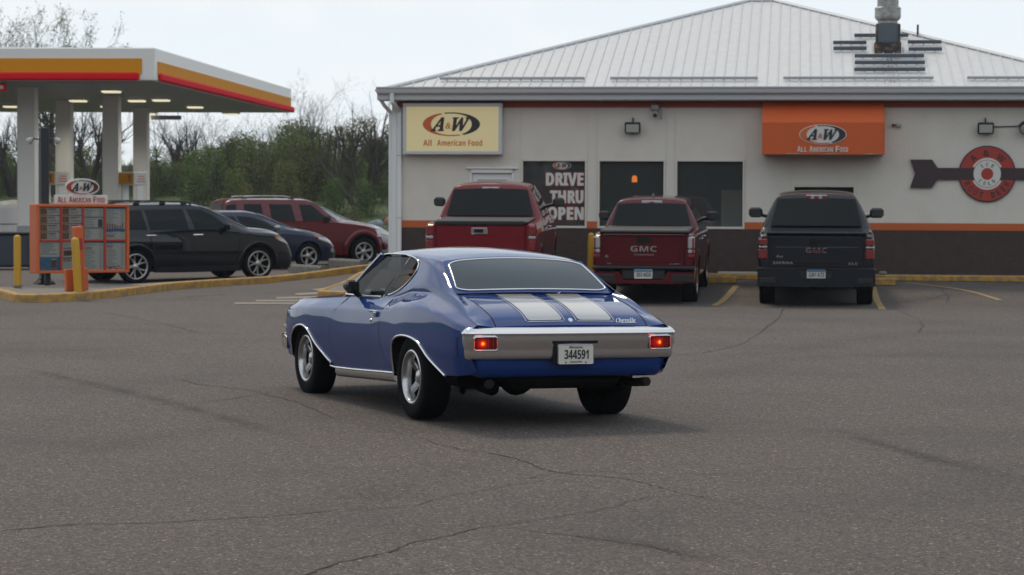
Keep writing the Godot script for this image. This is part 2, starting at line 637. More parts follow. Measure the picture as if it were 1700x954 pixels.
	mat("seat_cloth", lin(0.02, 0.02, 0.022), 0.85)
	var lr := mat("red_lens", lin(0.20, 0.006, 0.006), 0.12)
	lr.clearcoat_enabled = true
	mat("clear_lens", lin(0.50, 0.50, 0.50), 0.1, 0.3)
	mat("amber_lens", lin(0.45, 0.13, 0.02), 0.12)
	mat("plate_white", lin(0.62, 0.61, 0.55), 0.5)
	mat("plate_blue", lin(0.10, 0.22, 0.36), 0.5)
	mat("ink", lin(0.02, 0.022, 0.03), 0.6)
	mat("badge_red", lin(0.10, 0.010, 0.012), 0.4)
	# print and sign colours
	mat("sign_orange", lin(0.56, 0.115, 0.022), 0.5)
	mat("sign_red", lin(0.36, 0.035, 0.022), 0.55)
	mat("sign_black", lin(0.022, 0.019, 0.026), 0.5)
	mat("sign_white", lin(0.62, 0.61, 0.58), 0.55)
	mat("sign_brown", lin(0.040, 0.022, 0.026), 0.55)
	mat("awning_cloth", lin(0.56, 0.10, 0.02), 0.75)
	mat("yellow_paint", lin(0.52, 0.28, 0.012), 0.5)
	mat("post_black", lin(0.014, 0.017, 0.024), 0.5)
	mat("band_yellow", lin(0.60, 0.25, 0.015), 0.55).metallic_specular = 0.12
	mat("band_red", lin(0.62, 0.012, 0.022), 0.6).metallic_specular = 0.12
	mat("canopy_white", lin(0.70, 0.69, 0.67), 0.4)
	mat("column_white", lin(0.78, 0.76, 0.71), 0.5)
	mat("soffit_grey", lin(0.36, 0.38, 0.385), 0.5)
	mat("interior_wall", lin(0.22, 0.19, 0.16), 0.8)
	mat("interior_dark", lin(0.07, 0.06, 0.055), 0.8)
	mat("pale_panel", lin(0.40, 0.42, 0.38), 0.7)
	var dm := mat("bin_blue_grey", lin(0.035, 0.045, 0.06), 0.7)
	dm.metallic = 0.0
	mat("bark", lin(0.065, 0.055, 0.045), 0.95)
	mat("pale_bark", lin(0.12, 0.108, 0.09), 0.95)
	var lf := mat("bud_leaf", lin(0.125, 0.165, 0.048), 0.8)
	lf.backlight_enabled = true
	lf.backlight = lin(0.12, 0.14, 0.03)
	lf.vertex_color_use_as_albedo = true
	mat("twig", lin(0.085, 0.070, 0.052), 0.95).vertex_color_use_as_albedo = true

func paint(called: String, c: Color, metal: float) -> void:
	var m := mat(called, c, 0.5, metal)
	m.clearcoat_enabled = true
	m.clearcoat = 1.0
	m.clearcoat_roughness = 0.015
	m.metallic_specular = 0.15

func stone_tex() -> ImageTexture:
	# asphalt: dark binder, grains of every size, a few pale stones
	var n := 1024
	var rng := RandomNumberGenerator.new()
	rng.seed = 1234
	var v := PackedFloat32Array()
	v.resize(n * n)
	for i in n * n: v[i] = 0.062 + 0.060 * rng.randf() * rng.randf()
	for k in 78000:
		var x := rng.randi_range(0, n - 1)
		var y := rng.randi_range(0, n - 1)
		var q := rng.randf()
		var g := 0.022 if q < 0.38 else (0.125 if q < 0.80 else (0.20 if q < 0.97 else 0.38))
		g *= rng.randf_range(0.75, 1.25)
		var w := rng.randi_range(1, 5) if q < 0.97 else rng.randi_range(1, 4)
		var h := rng.randi_range(1, 4)
		for b in h:
			for a in w: v[((y + b) % n) * n + (x + a) % n] = g
	var im := Image.create(n, n, false, Image.FORMAT_RGB8)
	for y in n:
		for x in n:
			var g := v[y * n + x]
			im.set_pixel(x, y, Color(g * 0.885, g * 0.722, g * 0.652).linear_to_srgb())
	return ImageTexture.create_from_image(im)

func white_tex() -> ImageTexture:
	var im := Image.create(4, 4, false, Image.FORMAT_RGB8)
	im.fill(Color.WHITE)
	return ImageTexture.create_from_image(im)

func ground_y(x: float, z: float) -> float:
	# flat, rising 0.2 m towards the restaurant; a bank beyond the filling station
	var d := -z
	var r := 0.2 * smoothstep(40.8, 46.8, d) * smoothstep(-5.0, -2.6, x)
	r -= 0.055 * exp(-((x + 7.9) * (x + 7.9) + (d - 50.6) * (d - 50.6)) / 3.5)
	if d > 92.0:
		r = lerpf(r, 0.0, smoothstep(92, 96, d))
		r += 1.7 * smoothstep(96, 116, d) + 5.0 * smoothstep(130, 420, d)
	return r

func lines(a: float, b: float, fine0: float, fine1: float, step: float, coarse: Array) -> Array:
	var o := []
	for c in coarse:
		if c > a and c < fine0: o.append(c)
	var x := fine0
	while x <= fine1:
		o.append(x)
		x += step
	for c in coarse:
		if c > fine1 and c < b: o.append(c)
	return [a] + o + [b]

func make_ground() -> void:
	var xs := lines(-700, 700, -24, 30, 1.0, [-400, -200, -120, -80, -50, -35, 45, 70, 120, 200, 400])
	var zs := lines(-900, 500, -56, -8, 0.8, [-600, -420, -380, -340, -300, -260, -220, -190, -160, -140, -130, -120, -116, -112, -108, -104, -100, -97, -94, -91, -80, -70, -62, 0, 20, 60, 120, 250])
	var st := MB.new()
	for i in zs.size() - 1:
		for j in xs.size() - 1:
			var p := []
			for q in [[j, i], [j + 1, i], [j + 1, i + 1], [j, i + 1]]:
				p.append(Vector3(xs[q[0]], ground_y(xs[q[0]], zs[q[1]]), zs[q[1]]))
			st.t(p[0], p[1], p[2], Vector3.UP, Vector3.UP, Vector3.UP)
			st.t(p[0], p[2], p[3], Vector3.UP, Vector3.UP, Vector3.UP)
	var gm := st.mesh()
	var ar := gm.surface_get_arrays(0)
	var uv2 := PackedVector2Array()
	for p in st.v: uv2.append(Vector2(p.x, p.z) / 46.0)
	ar[Mesh.ARRAY_TEX_UV2] = uv2
	var m2 := ArrayMesh.new()
	m2.add_surface_from_arrays(Mesh.PRIMITIVE_TRIANGLES, ar)
	var o := MeshInstance3D.new()
	o.mesh = m2
	o.material_override = M.asphalt
	keep(o, "asphalt_ground", self, "structure")
	# grass on and beyond the bank, 30 mm above the sheet
	st = MB.new()
	var gx := lines(-700, 700, -60, 60, 3.0, [-400, -250, -150, -100, 100, 150, 250, 400])
	var gz := lines(-900, -93.5, -150, -94, 2.0, [-700, -500, -420, -360, -300, -250, -210, -180, -165])
	var P := []
	for z in gz:
		var row := []
		for x in gx:
			row.append(Vector3(x, ground_y(x, z) + 0.03, z))
		P.append(row)
	st.grid(P, Vector3(0, -500, -300))
	part("grass_bank", st, M.grass, self, "structure")
	# kerbed island on the left (concrete top, painted kerb)
	var front := [Vector3(-11.5, 0, -44.2), Vector3(-10.3, 0, -43.6), Vector3(-9.4, 0, -42.8), Vector3(-8.85, 0, -41.7), Vector3(-8.35, 0, -40.35), Vector3(-7.95, 0, -40.1), Vector3(-7.55, 0, -40.5), Vector3(-7.2, 0, -41.4), Vector3(-6.9, 0, -42.7), Vector3(-6.48, 0, -45.4), Vector3(-6.0, 0, -47.0), Vector3(-4.84, 0, -49.76), Vector3(-3.7, 0, -51.1), Vector3(-2.7, 0, -52.2), Vector3(-2.2, 0, -54.0)]
	front = spline(front, 5)
	var back := [Vector3(-3.3, 0, -54.6), Vector3(-3.9, 0, -52.7), Vector3(-5.0, 0, -51.3), Vector3(-5.9, 0, -49.6), Vector3(-6.9, 0, -47.7), Vector3(-7.6, 0, -46.5), Vector3(-8.8, 0, -46.0), Vector3(-9.8, 0, -45.8), Vector3(-11.5, 0, -46.0)]
	island("raised_island", "menu board island", front, back, 0.14)
	var front2 := [Vector3(-2.95, 0, -48.5), Vector3(-3.08, 0, -44.5), Vector3(-3.40, 0, -42.3), Vector3(-3.22, 0, -41.75), Vector3(-2.4, 0, -41.4), Vector3(-1.95, 0, -41.7), Vector3(-1.85, 0, -43.0), Vector3(-1.9, 0, -48.5)]
	island("walkway_island", "walk", spline(front2, 4), [], 0.14)
	# painted lines
	strip("parking_line", [Vector3(3.36, 0, -40.0), Vector3(4.18, 0, -44.9)], 0.115, M.lane_paint)
	strip("parking_line", [Vector3(5.98, 0, -38.85), Vector3(6.72, 0, -44.9)], 0.115, M.lane_paint)
	strip("parking_line", spline([Vector3(8.53, 0, -42.1), Vector3(8.42, 0, -43.5), Vector3(8.14, 0, -44.6), Vector3(7.5, 0, -45.9)], 4), 0.10, M.lane_paint)
	for i in 5:
		var z := -40.1 - i * 1.0
		strip("hatch_line", [Vector3(-4.62 + i * 0.25, 0, z), Vector3(-3.42 + i * 0.03, 0, z - 0.1)], 0.58, M.hatch_paint)
	# cracks and tyre marks
	for path in CRACKS: crack(path)
	for k in MARKS: mark(k[0], k[1], k[2])

func island(called: String, _what: String, front: Array, back: Array, h: float) -> void:
	# painted kerb along the front line; concrete inside
	var st := MB.new()
	var inner := []
	var rows := []
	for i in front.size():
		var d: Vector3 = (front[mini(i + 1, front.size() - 1)] - front[maxi(i - 1, 0)]).normalized()
		var nn := Vector3(-d.z, 0, d.x)
		var g := ground_y(front[i].x, front[i].z)
		var p: Vector3 = front[i] + Vector3(0, g, 0)
		var s := 1.0
		rows.append([p + Vector3(0, -0.05, 0), p + Vector3(0, h - 0.03, 0) - nn * 0.012 * s, p + Vector3(0, h - 0.008, 0) - nn * 0.022 * s, p + Vector3(0, h, 0) - nn * 0.05 * s, p + Vector3(0, h, 0) - nn * 0.16 * s, p + Vector3(0, -0.05, 0) - nn * 0.165 * s])
		inner.append(p + Vector3(0, h - 0.006, 0) - nn * 0.15 * s)
	var away := Vector3.ZERO
	for p in front: away += p
	away = away / front.size() + Vector3(0, -3, 0)
	st.grid(rows, away)
	part("kerb" if called == "raised_island" else "walkway_kerb", st, M.kerb_paint, self, "structure")
	st = MB.new()
	var poly := PackedVector2Array()
	for p in inner: poly.append(Vector2(p.x, p.z))
	for p in back: poly.append(Vector2(p.x, p.z))
	var ix := Geometry2D.triangulate_polygon(poly)
	for i in range(0, ix.size(), 3):
		var q := []
		for k in 3:
			var p2: Vector2 = poly[ix[i + k]]
			var low := h - 0.006
			for b in back:
				if absf(b.x - p2.x) + absf(b.z - p2.y) < 1e-4: low = 0.012
			q.append(Vector3(p2.x, ground_y(p2.x, p2.y) + low, p2.y))
		st.t(q[0], q[1], q[2], Vector3.UP, Vector3.UP, Vector3.UP)
	part(called, st, M.concrete, self, "structure")

func strip(called: String, path: Array, w: float, m: Material) -> void:
	var st := MB.new()
	var pts := resample(path, 14)
	for i in pts.size() - 1:
		var d: Vector3 = (pts[i + 1] - pts[i]).normalized()
		var s := Vector3(-d.z, 0, d.x) * w * 0.5
		var q := []
		for p in [pts[i] - s, pts[i] + s, pts[i + 1] + s, pts[i + 1] - s]:
			q.append(Vector3(p.x, ground_y(p.x, p.z) + 0.006, p.z))
		st.quad(q[0], q[1], q[2], q[3], Vector3.UP)
	part(called, st, m, self, "structure")

func crack(path: Array) -> void:
	var rng := RandomNumberGenerator.new()
	rng.seed = hash(str(path[0]))
	var w: float = path[0] * 0.85
	var pts := []
	for i in range(1, path.size()): pts.append(Vector3(path[i][0], 0, path[i][1]))
	var total := 0.0
	for i in range(1, pts.size()): total += pts[i].distance_to(pts[i - 1])
	var n := int(total / 0.045) + 2
	pts = resample(spline(pts, 5), n)
	var st := MB.new()
	var off := 0.0
	var prev_l := Vector3.ZERO
	var prev_r := Vector3.ZERO
	for i in n:
		var d: Vector3 = (pts[mini(i + 1, n - 1)] - pts[maxi(i - 1, 0)]).normalized()
		var s := Vector3(-d.z, 0, d.x)
		off = off * 0.82 + rng.randf_range(-0.016, 0.016)
		var ww := w * (0.35 + rng.randf() * 0.75) * (0.75 + 0.4 * sin(i * 0.037 * (1.0 + 0.3 * sin(i * 0.011)) + w * 90.0))
		ww = maxf(ww, w * 0.3)
		var p: Vector3 = pts[i] + s * off
		var l := p - s * ww * 0.5
		var r := p + s * ww * 0.5
		l.y = ground_y(l.x, l.z) + 0.004
		r.y = ground_y(r.x, r.z) + 0.004
		if i > 0: st.quad(prev_l, prev_r, r, l, Vector3.UP)
		prev_l = l; prev_r = r
	part("asphalt_crack", st, M.crack, self, "structure")

func mark(path: Array, w: float, dark: float) -> void:
	# a rubber mark that thins out towards its edges and ends
	var pts := []
	for q in path: pts.append(Vector3(q[0], 0, q[1]))
	pts = resample(spline(pts, 6), 40)
	var st := MB.new()
	st.use_col = true
	var rows := []
	var nz := FastNoiseLite.new()
	nz.frequency = 0.9
	for i in 40:
		var d: Vector3 = (pts[mini(i + 1, 39)] - pts[maxi(i - 1, 0)]).normalized()
		var s := Vector3(-d.z, 0, d.x)
		var row := []
		for k in 9:
			var f := (k - 4) / 4.0
			var p: Vector3 = pts[i] + s * f * w * 0.5
			p.y = ground_y(p.x, p.z) + 0.008
			var al := 0.5 * dark * pow(1.0 - absf(f), 1.2) * smoothstep(0, 0.2, i / 39.0) * smoothstep(0, 0.25, 1.0 - i / 39.0) * (0.65 + 0.7 * nz.get_noise_2d(p.x * 2.0, p.z))
			row.append([p, clampf(al, 0, 1)])
		rows.append(row)
	for i in 39:
		for k in 8:
			var q := [rows[i][k], rows[i + 1][k], rows[i + 1][k + 1], rows[i][k + 1]]
			for tr in [[0, 1, 2], [0, 2, 3]]:
				var a: Vector3 = q[tr[0]][0]; var b: Vector3 = q[tr[1]][0]; var e: Vector3 = q[tr[2]][0]
				var order := [0, 1, 2] if (e - a).cross(b - a).y >= 0 else [0, 2, 1]
				for z in order:
					st.v.append(q[tr[z]][0]); st.n.append(Vector3.UP); st.uv.append(Vector2.ZERO)
					st.c.append(Color(1, 1, 1, q[tr[z]][1]))
	part("tyre_mark", st, M.tyre_mark, self, "structure")

const CRACKS := [
	[0.022, [-2.74, -12.86], [-2.40, -13.11], [-2.00, -13.17], [-1.54, -13.38], [-1.06, -13.71], [-0.56, -14.00], [-0.32, -14.52], [0.01, -14.98], [0.20, -15.25]],
	[0.022, [-1.04, -11.28], [-0.89, -11.69], [-0.74, -11.95], [-0.60, -12.16], [-0.50, -12.48], [-0.38, -12.70], [-0.22, -12.99], [0.01, -13.24], [0.45, -13.71], [0.76, -14.32], [1.04, -14.50]],
	[0.018, [-3.23, -23.47], [-2.98, -22.88], [-2.55, -22.40], [-2.24, -21.86]],
	[0.018, [-2.23, -21.73], [-1.82, -20.80], [-1.50, -19.67], [-1.13, -18.90], [-0.86, -18.19], [-0.67, -17.84], [-0.38, -17.12], [-0.04, -16.66], [0.26, -15.75], [0.64, -15.40], [0.84, -15.05], [1.15, -14.42], [1.57, -13.88], [2.12, -13.38], [2.59, -13.03], [2.79, -12.76]],
	[0.016, [-3.07, -20.62], [-2.58, -21.07], [-2.22, -21.93]],
	[0.014, [0.08, -15.31], [0.44, -15.76], [0.83, -15.60], [1.26, -15.62], [1.76, -15.88], [2.64, -16.16], [3.56, -16.27]],
	[0.03, [4.41, -39.10], [3.92, -35.61], [3.40, -32.67], [3.03, -30.57], [2.56, -28.72], [1.92, -27.37]],
	[0.025, [6.19, -38.65], [5.95, -34.92], [5.45, -32.25]],
	[0.035, [8.11, -47.66], [7.95, -44.73], [7.64, -42.13], [7.15, -40.22]],
	[0.02, [1.22, -22.11], [1.78, -22.14], [2.48, -21.98], [3.35, -22.23], [4.28, -22.77]],
	[0.03, [-5.96, -27.70], [-5.11, -27.97], [-4.23, -27.70], [-3.51, -27.01]],
	[0.012, [0.04, -12.95], [0.36, -12.73], [0.69, -12.38], [0.88, -12.06]],
	[0.03, [7.27, -42.09], [8.30, -44.23], [9.68, -46.04]],
	[0.03, [-6.13, -36.55], [-5.02, -34.02], [-4.10, -31.52]],
]
const MARKS := [
	[[[-5.23, -25.18], [-3.21, -21.35], [-1.66, -17.93], [-1.35, -17.38]], 0.34, 0.55],
	[[[2.49, -18.53], [2.94, -16.47], [3.30, -15.07]], 0.34, 0.6],
	[[[0.30, -12.82], [0.72, -12.38], [1.07, -11.74]], 0.3, 0.45],
	[[[2.01, -18.60], [2.55, -18.44], [2.95, -18.08]], 0.5, 0.3],
	[[[-5.75, -41.76], [-5.57, -42.79], [-5.00, -43.91]], 0.6, 0.5],
	[[[-0.99, -13.66], [-0.58, -15.45], [0.05, -16.94]], 0.9, 0.22],
	[[[-7.03, -32.30], [-5.21, -32.01], [-3.34, -31.03]], 1.2, 0.25],
	[[[2.32, -26.39], [4.67, -31.09], [7.28, -33.43]], 1.4, 0.22],
	[[[1.62, -22.98], [2.98, -26.43], [4.49, -27.54], [5.80, -26.61]], 0.9, 0.22],
	[[[-3.08, -16.42], [-2.49, -18.12], [-1.67, -19.13]], 0.7, 0.2],
	[[[6.44, -40.83], [7.62, -42.86], [8.65, -43.74]], 1, 0.4],
]

const RO := Vector3(-2.3986, 0, -48.3773)
const RT := -0.116937   # the restaurant's turn

func rw(u: float, y: float, o: float) -> Vector3:
	# a point on the restaurant's front: u along the wall, y up, o out of it
	return RO + Vector3(u * cos(RT) + o * sin(RT), y, -u * sin(RT) + o * cos(RT))

func bx(called: String, u0: float, u1: float, y0: float, y1: float, z0: float, z1: float, m: Material, parent: Node3D, bev := 0.0) -> MeshInstance3D:
	var st := MB.new()
	st.box(Vector3((u0 + u1) / 2, (y0 + y1) / 2, (z0 + z1) / 2), Vector3(u1 - u0, y1 - y0, z1 - z0), bev)
	return part(called, st, m, parent)

func make_restaurant() -> void:
	var b := thing("restaurant_building", "cream restaurant with brown base, orange bands and pale hipped metal roof", "restaurant", RO, RT)
	var W := 14.4
	var D := 14.5
	# cream siding in panels, each butted against the next
	for k in [[0.09, 1.55, 1.31, 3.57], [1.55, 2.45, 2.345, 3.57], [2.45, 2.585, 1.31, 3.57], [2.585, 3.905, 2.545, 3.57], [3.905, 4.115, 1.31, 3.57], [4.115, 5.465, 2.545, 3.57], [5.465, 5.655, 1.31, 3.57], [5.655, 7.025, 2.545, 3.57], [7.025, 7.93, 1.31, 3.57], [7.93, 9.22, 2.06, 3.57], [9.22, 11.9, 1.31, 3.57], [11.9, W, 1.31, 3.57]]:
		bx("wall_panel", k[0], k[1], k[2], k[3], -0.15, 0.0, M.cream_siding, b, 0.006)
	for u in [2.555, 3.935, 4.085, 5.495, 5.63, 7.055]:
		bx("joint_strip", u - 0.006, u + 0.006, 2.55, 3.57, 0.0, 0.005, M.cream_trim, b)
	for k in [[0.09, 1.55], [2.45, 7.93], [9.22, W]]:
		bx("base_wall", k[0], k[1], 0.1, 1.17, -0.15, 0.015, M.brown_block, b, 0.004)
	for k in [[0.09, 1.55], [2.45, 2.585], [3.905, 4.115], [5.465, 5.655], [7.025, 7.93], [9.22, W]]:
		bx("orange_band", k[0], k[1], 1.17, 1.31, -0.13, 0.022, M.orange_trim, b, 0.003)
	bx("upper_band", 0.09, W, 3.57, 3.70, -0.15, 0.012, M.red_orange_trim, b)
	bx("corner_trim", -0.02, 0.09, 0.1, 3.70, -0.15, 0.018, M.white_metal, b, 0.004)
	for k in [[2.585, 3.905], [4.115, 5.465], [5.655, 7.025]]:
		window(b, k[0], k[1])
	# door in its frame, with a glazed upper half
	var dr := bx("door", 1.60, 2.40, 0.2, 2.26, -0.10, -0.05, M.white_metal, b, 0.006)
	var dl := bx("door_glass", 1.70, 2.30, 1.35, 2.14, -0.06, -0.044, M.pale_panel, dr)
	dl.name = "pane"
	bx("handle", 2.28, 2.34, 1.05, 1.22, -0.05, -0.0, M.galvanised, dr, 0.01)
	var fr := MB.new()
	fr.box(Vector3(1.575, 1.27, -0.06), Vector3(0.05, 2.15, 0.15), 0.006)
	fr.box(Vector3(2.425, 1.27, -0.06), Vector3(0.05, 2.15, 0.15), 0.006)
	fr.box(Vector3(2.0, 2.305, -0.06), Vector3(0.90, 0.08, 0.15), 0.006)
	fr.box(Vector3(2.0, 2.365, 0.02), Vector3(1.04, 0.035, 0.05), 0.006)
	part("door_frame", fr, M.white_metal, b)
	# service opening behind the charcoal pickup: a dark doorway with a glazed door set back
	var so := MB.new()
	so.box(Vector3(7.965, 1.12, -0.05), Vector3(0.07, 1.88, 0.16), 0.006)
	so.box(Vector3(9.185, 1.12, -0.05), Vector3(0.07, 1.88, 0.16), 0.006)
	so.box(Vector3(8.575, 2.035, -0.05), Vector3(1.15, 0.05, 0.16), 0.006)
	part("doorway_frame", so, M.cream_trim, b)
	bx("glazed_door", 8.0, 9.15, 0.2, 2.01, -0.30, -0.27, M.window_glass, b)
	# closed shell: side and back walls, floor, ceiling, back room
	bx("side_wall", -0.0, 0.15, 0.1, 3.70, -D, -0.15, M.cream_siding, b)
	bx("side_wall", W - 0.15, W, 0.1, 3.70, -D, -0.15, M.cream_siding, b)
	bx("back_wall", 0.15, W - 0.15, 0.1, 3.70, -D, -D + 0.15, M.cream_siding, b)
	bx("floor", 0.15, W - 0.15, 0.1, 0.2, -D + 0.15, -0.15, M.interior_dark, b)
	bx("ceiling", 0.15, W - 0.15, 2.85, 2.95, -D + 0.15, -0.15, M.interior_wall, b)
	bx("dining_room_wall", 0.15, W - 0.15, 0.2, 2.85, -5.6, -5.5, M.interior_dark, b)
	bx("dining_room_wall", 7.3, 7.4, 0.2, 2.85, -5.5, -0.15, M.interior_dark, b)
	bx("screen_panel", 6.53, 7.1, 0.2, 1.95, -1.3, -1.24, M.pale_panel, b, 0.01)
	for k in [[2.8, 3.6], [4.3, 5.1], [5.6, 6.3]]:
		bx("booth_back", k[0], k[1], 0.2, 1.32, -1.9, -1.75, M.interior_dark, b, 0.03)
	# eaves: soffit, fascia, gutter, downspouts
	bx("soffit", -0.25, W + 0.25, 3.70, 3.715, -0.14, 0.40, M.gutter_metal, b)
	bx("fascia", -0.25, W + 0.25, 3.715, 3.86, 0.395, 0.42, M.gutter_metal, b)
	var gt := MB.new()
	gt.prism(PackedVector2Array([Vector2(0, 0), Vector2(0.075, 0), Vector2(0.09, 0.025), Vector2(0.105, 0.085), Vector2(0.125, 0.11), Vector2(0.125, 0.13), Vector2(0.11, 0.13), Vector2(0.11, 0.118), Vector2(0.0, 0.118)]), W + 0.5, Transform3D(Basis(Vector3(0, 0, 1), Vector3(0, 1, 0), Vector3(-1, 0, 0)), Vector3(-0.25, 3.83, 0.421)))
	part("gutter", gt, M.gutter_metal, b)
	var ds := MB.new()
	pipe_rect(ds, [Vector3(0.06, 3.84, 0.47), Vector3(0.06, 3.66, 0.46), Vector3(0.145, 3.50, 0.06), Vector3(0.145, 0.34, 0.06), Vector3(0.17, 0.26, 0.16)], 0.085, 0.06)
	part("downspout", ds, M.white_metal, b)
	ds = MB.new()
	pipe_rect(ds, [Vector3(-0.2, 3.72, 0.33), Vector3(-0.14, 3.60, 0.2), Vector3(-0.065, 3.48, -0.1), Vector3(-0.065, 0.3, -0.1)], 0.07, 0.05)
	part("downspout", ds, M.white_metal, b)
	for y in [1.35, 2.6]:
		bx("pipe_strap", 0.09, 0.20, y, y + 0.03, 0.018, 0.094, M.gutter_metal, b)
	make_roof(b, W, D)
	make_wall_fittings()

func pipe_rect(st: MB, path: Array, w: float, d: float) -> void:
	for i in path.size() - 1:
		var a: Vector3 = path[i]; var e: Vector3 = path[i + 1]
		var y := (e - a).normalized()
		var x := y.cross(Vector3.BACK).normalized()
		if x.length() < 0.1: x = Vector3.RIGHT
		var z := x.cross(y)
		st.box(Vector3.ZERO, Vector3(w, a.distance_to(e) + 0.03, d), 0.012, Transform3D(Basis(x, y, z), (a + e) * 0.5))

func window(b: Node3D, u0: float, u1: float) -> void:
	var f := MB.new()
	var y0 := 1.175
	var y1 := 2.545
	f.box(Vector3(u0 + 0.02, (y0 + y1) / 2, -0.06), Vector3(0.04, y1 - y0, 0.17), 0.005)
	f.box(Vector3(u1 - 0.02, (y0 + y1) / 2, -0.06), Vector3(0.04, y1 - y0, 0.17), 0.005)
	f.box(Vector3((u0 + u1) / 2, y1 - 0.02, -0.06), Vector3(u1 - u0 - 0.08, 0.04, 0.17), 0.005)
	f.box(Vector3((u0 + u1) / 2, y0 + 0.022, -0.055), Vector3(u1 - u0 - 0.08, 0.044, 0.18), 0.005)
	var w := part("window", f, M.cream_trim, b)
	var p := MB.new()
	p.box(Vector3((u0 + u1) / 2, (y0 + y1) / 2, -0.045), Vector3(u1 - u0 - 0.08, y1 - y0 - 0.08, 0.006))
	# one sheet of glass
	p = MB.new()
	p.quad(Vector3(u0 + 0.03, y0 + 0.03, -0.045), Vector3(u1 - 0.03, y0 + 0.03, -0.045), Vector3(u1 - 0.03, y1 - 0.03, -0.045), Vector3(u0 + 0.03, y1 - 0.03, -0.045), Vector3.BACK)
	part("pane", p, M.window_glass, w)

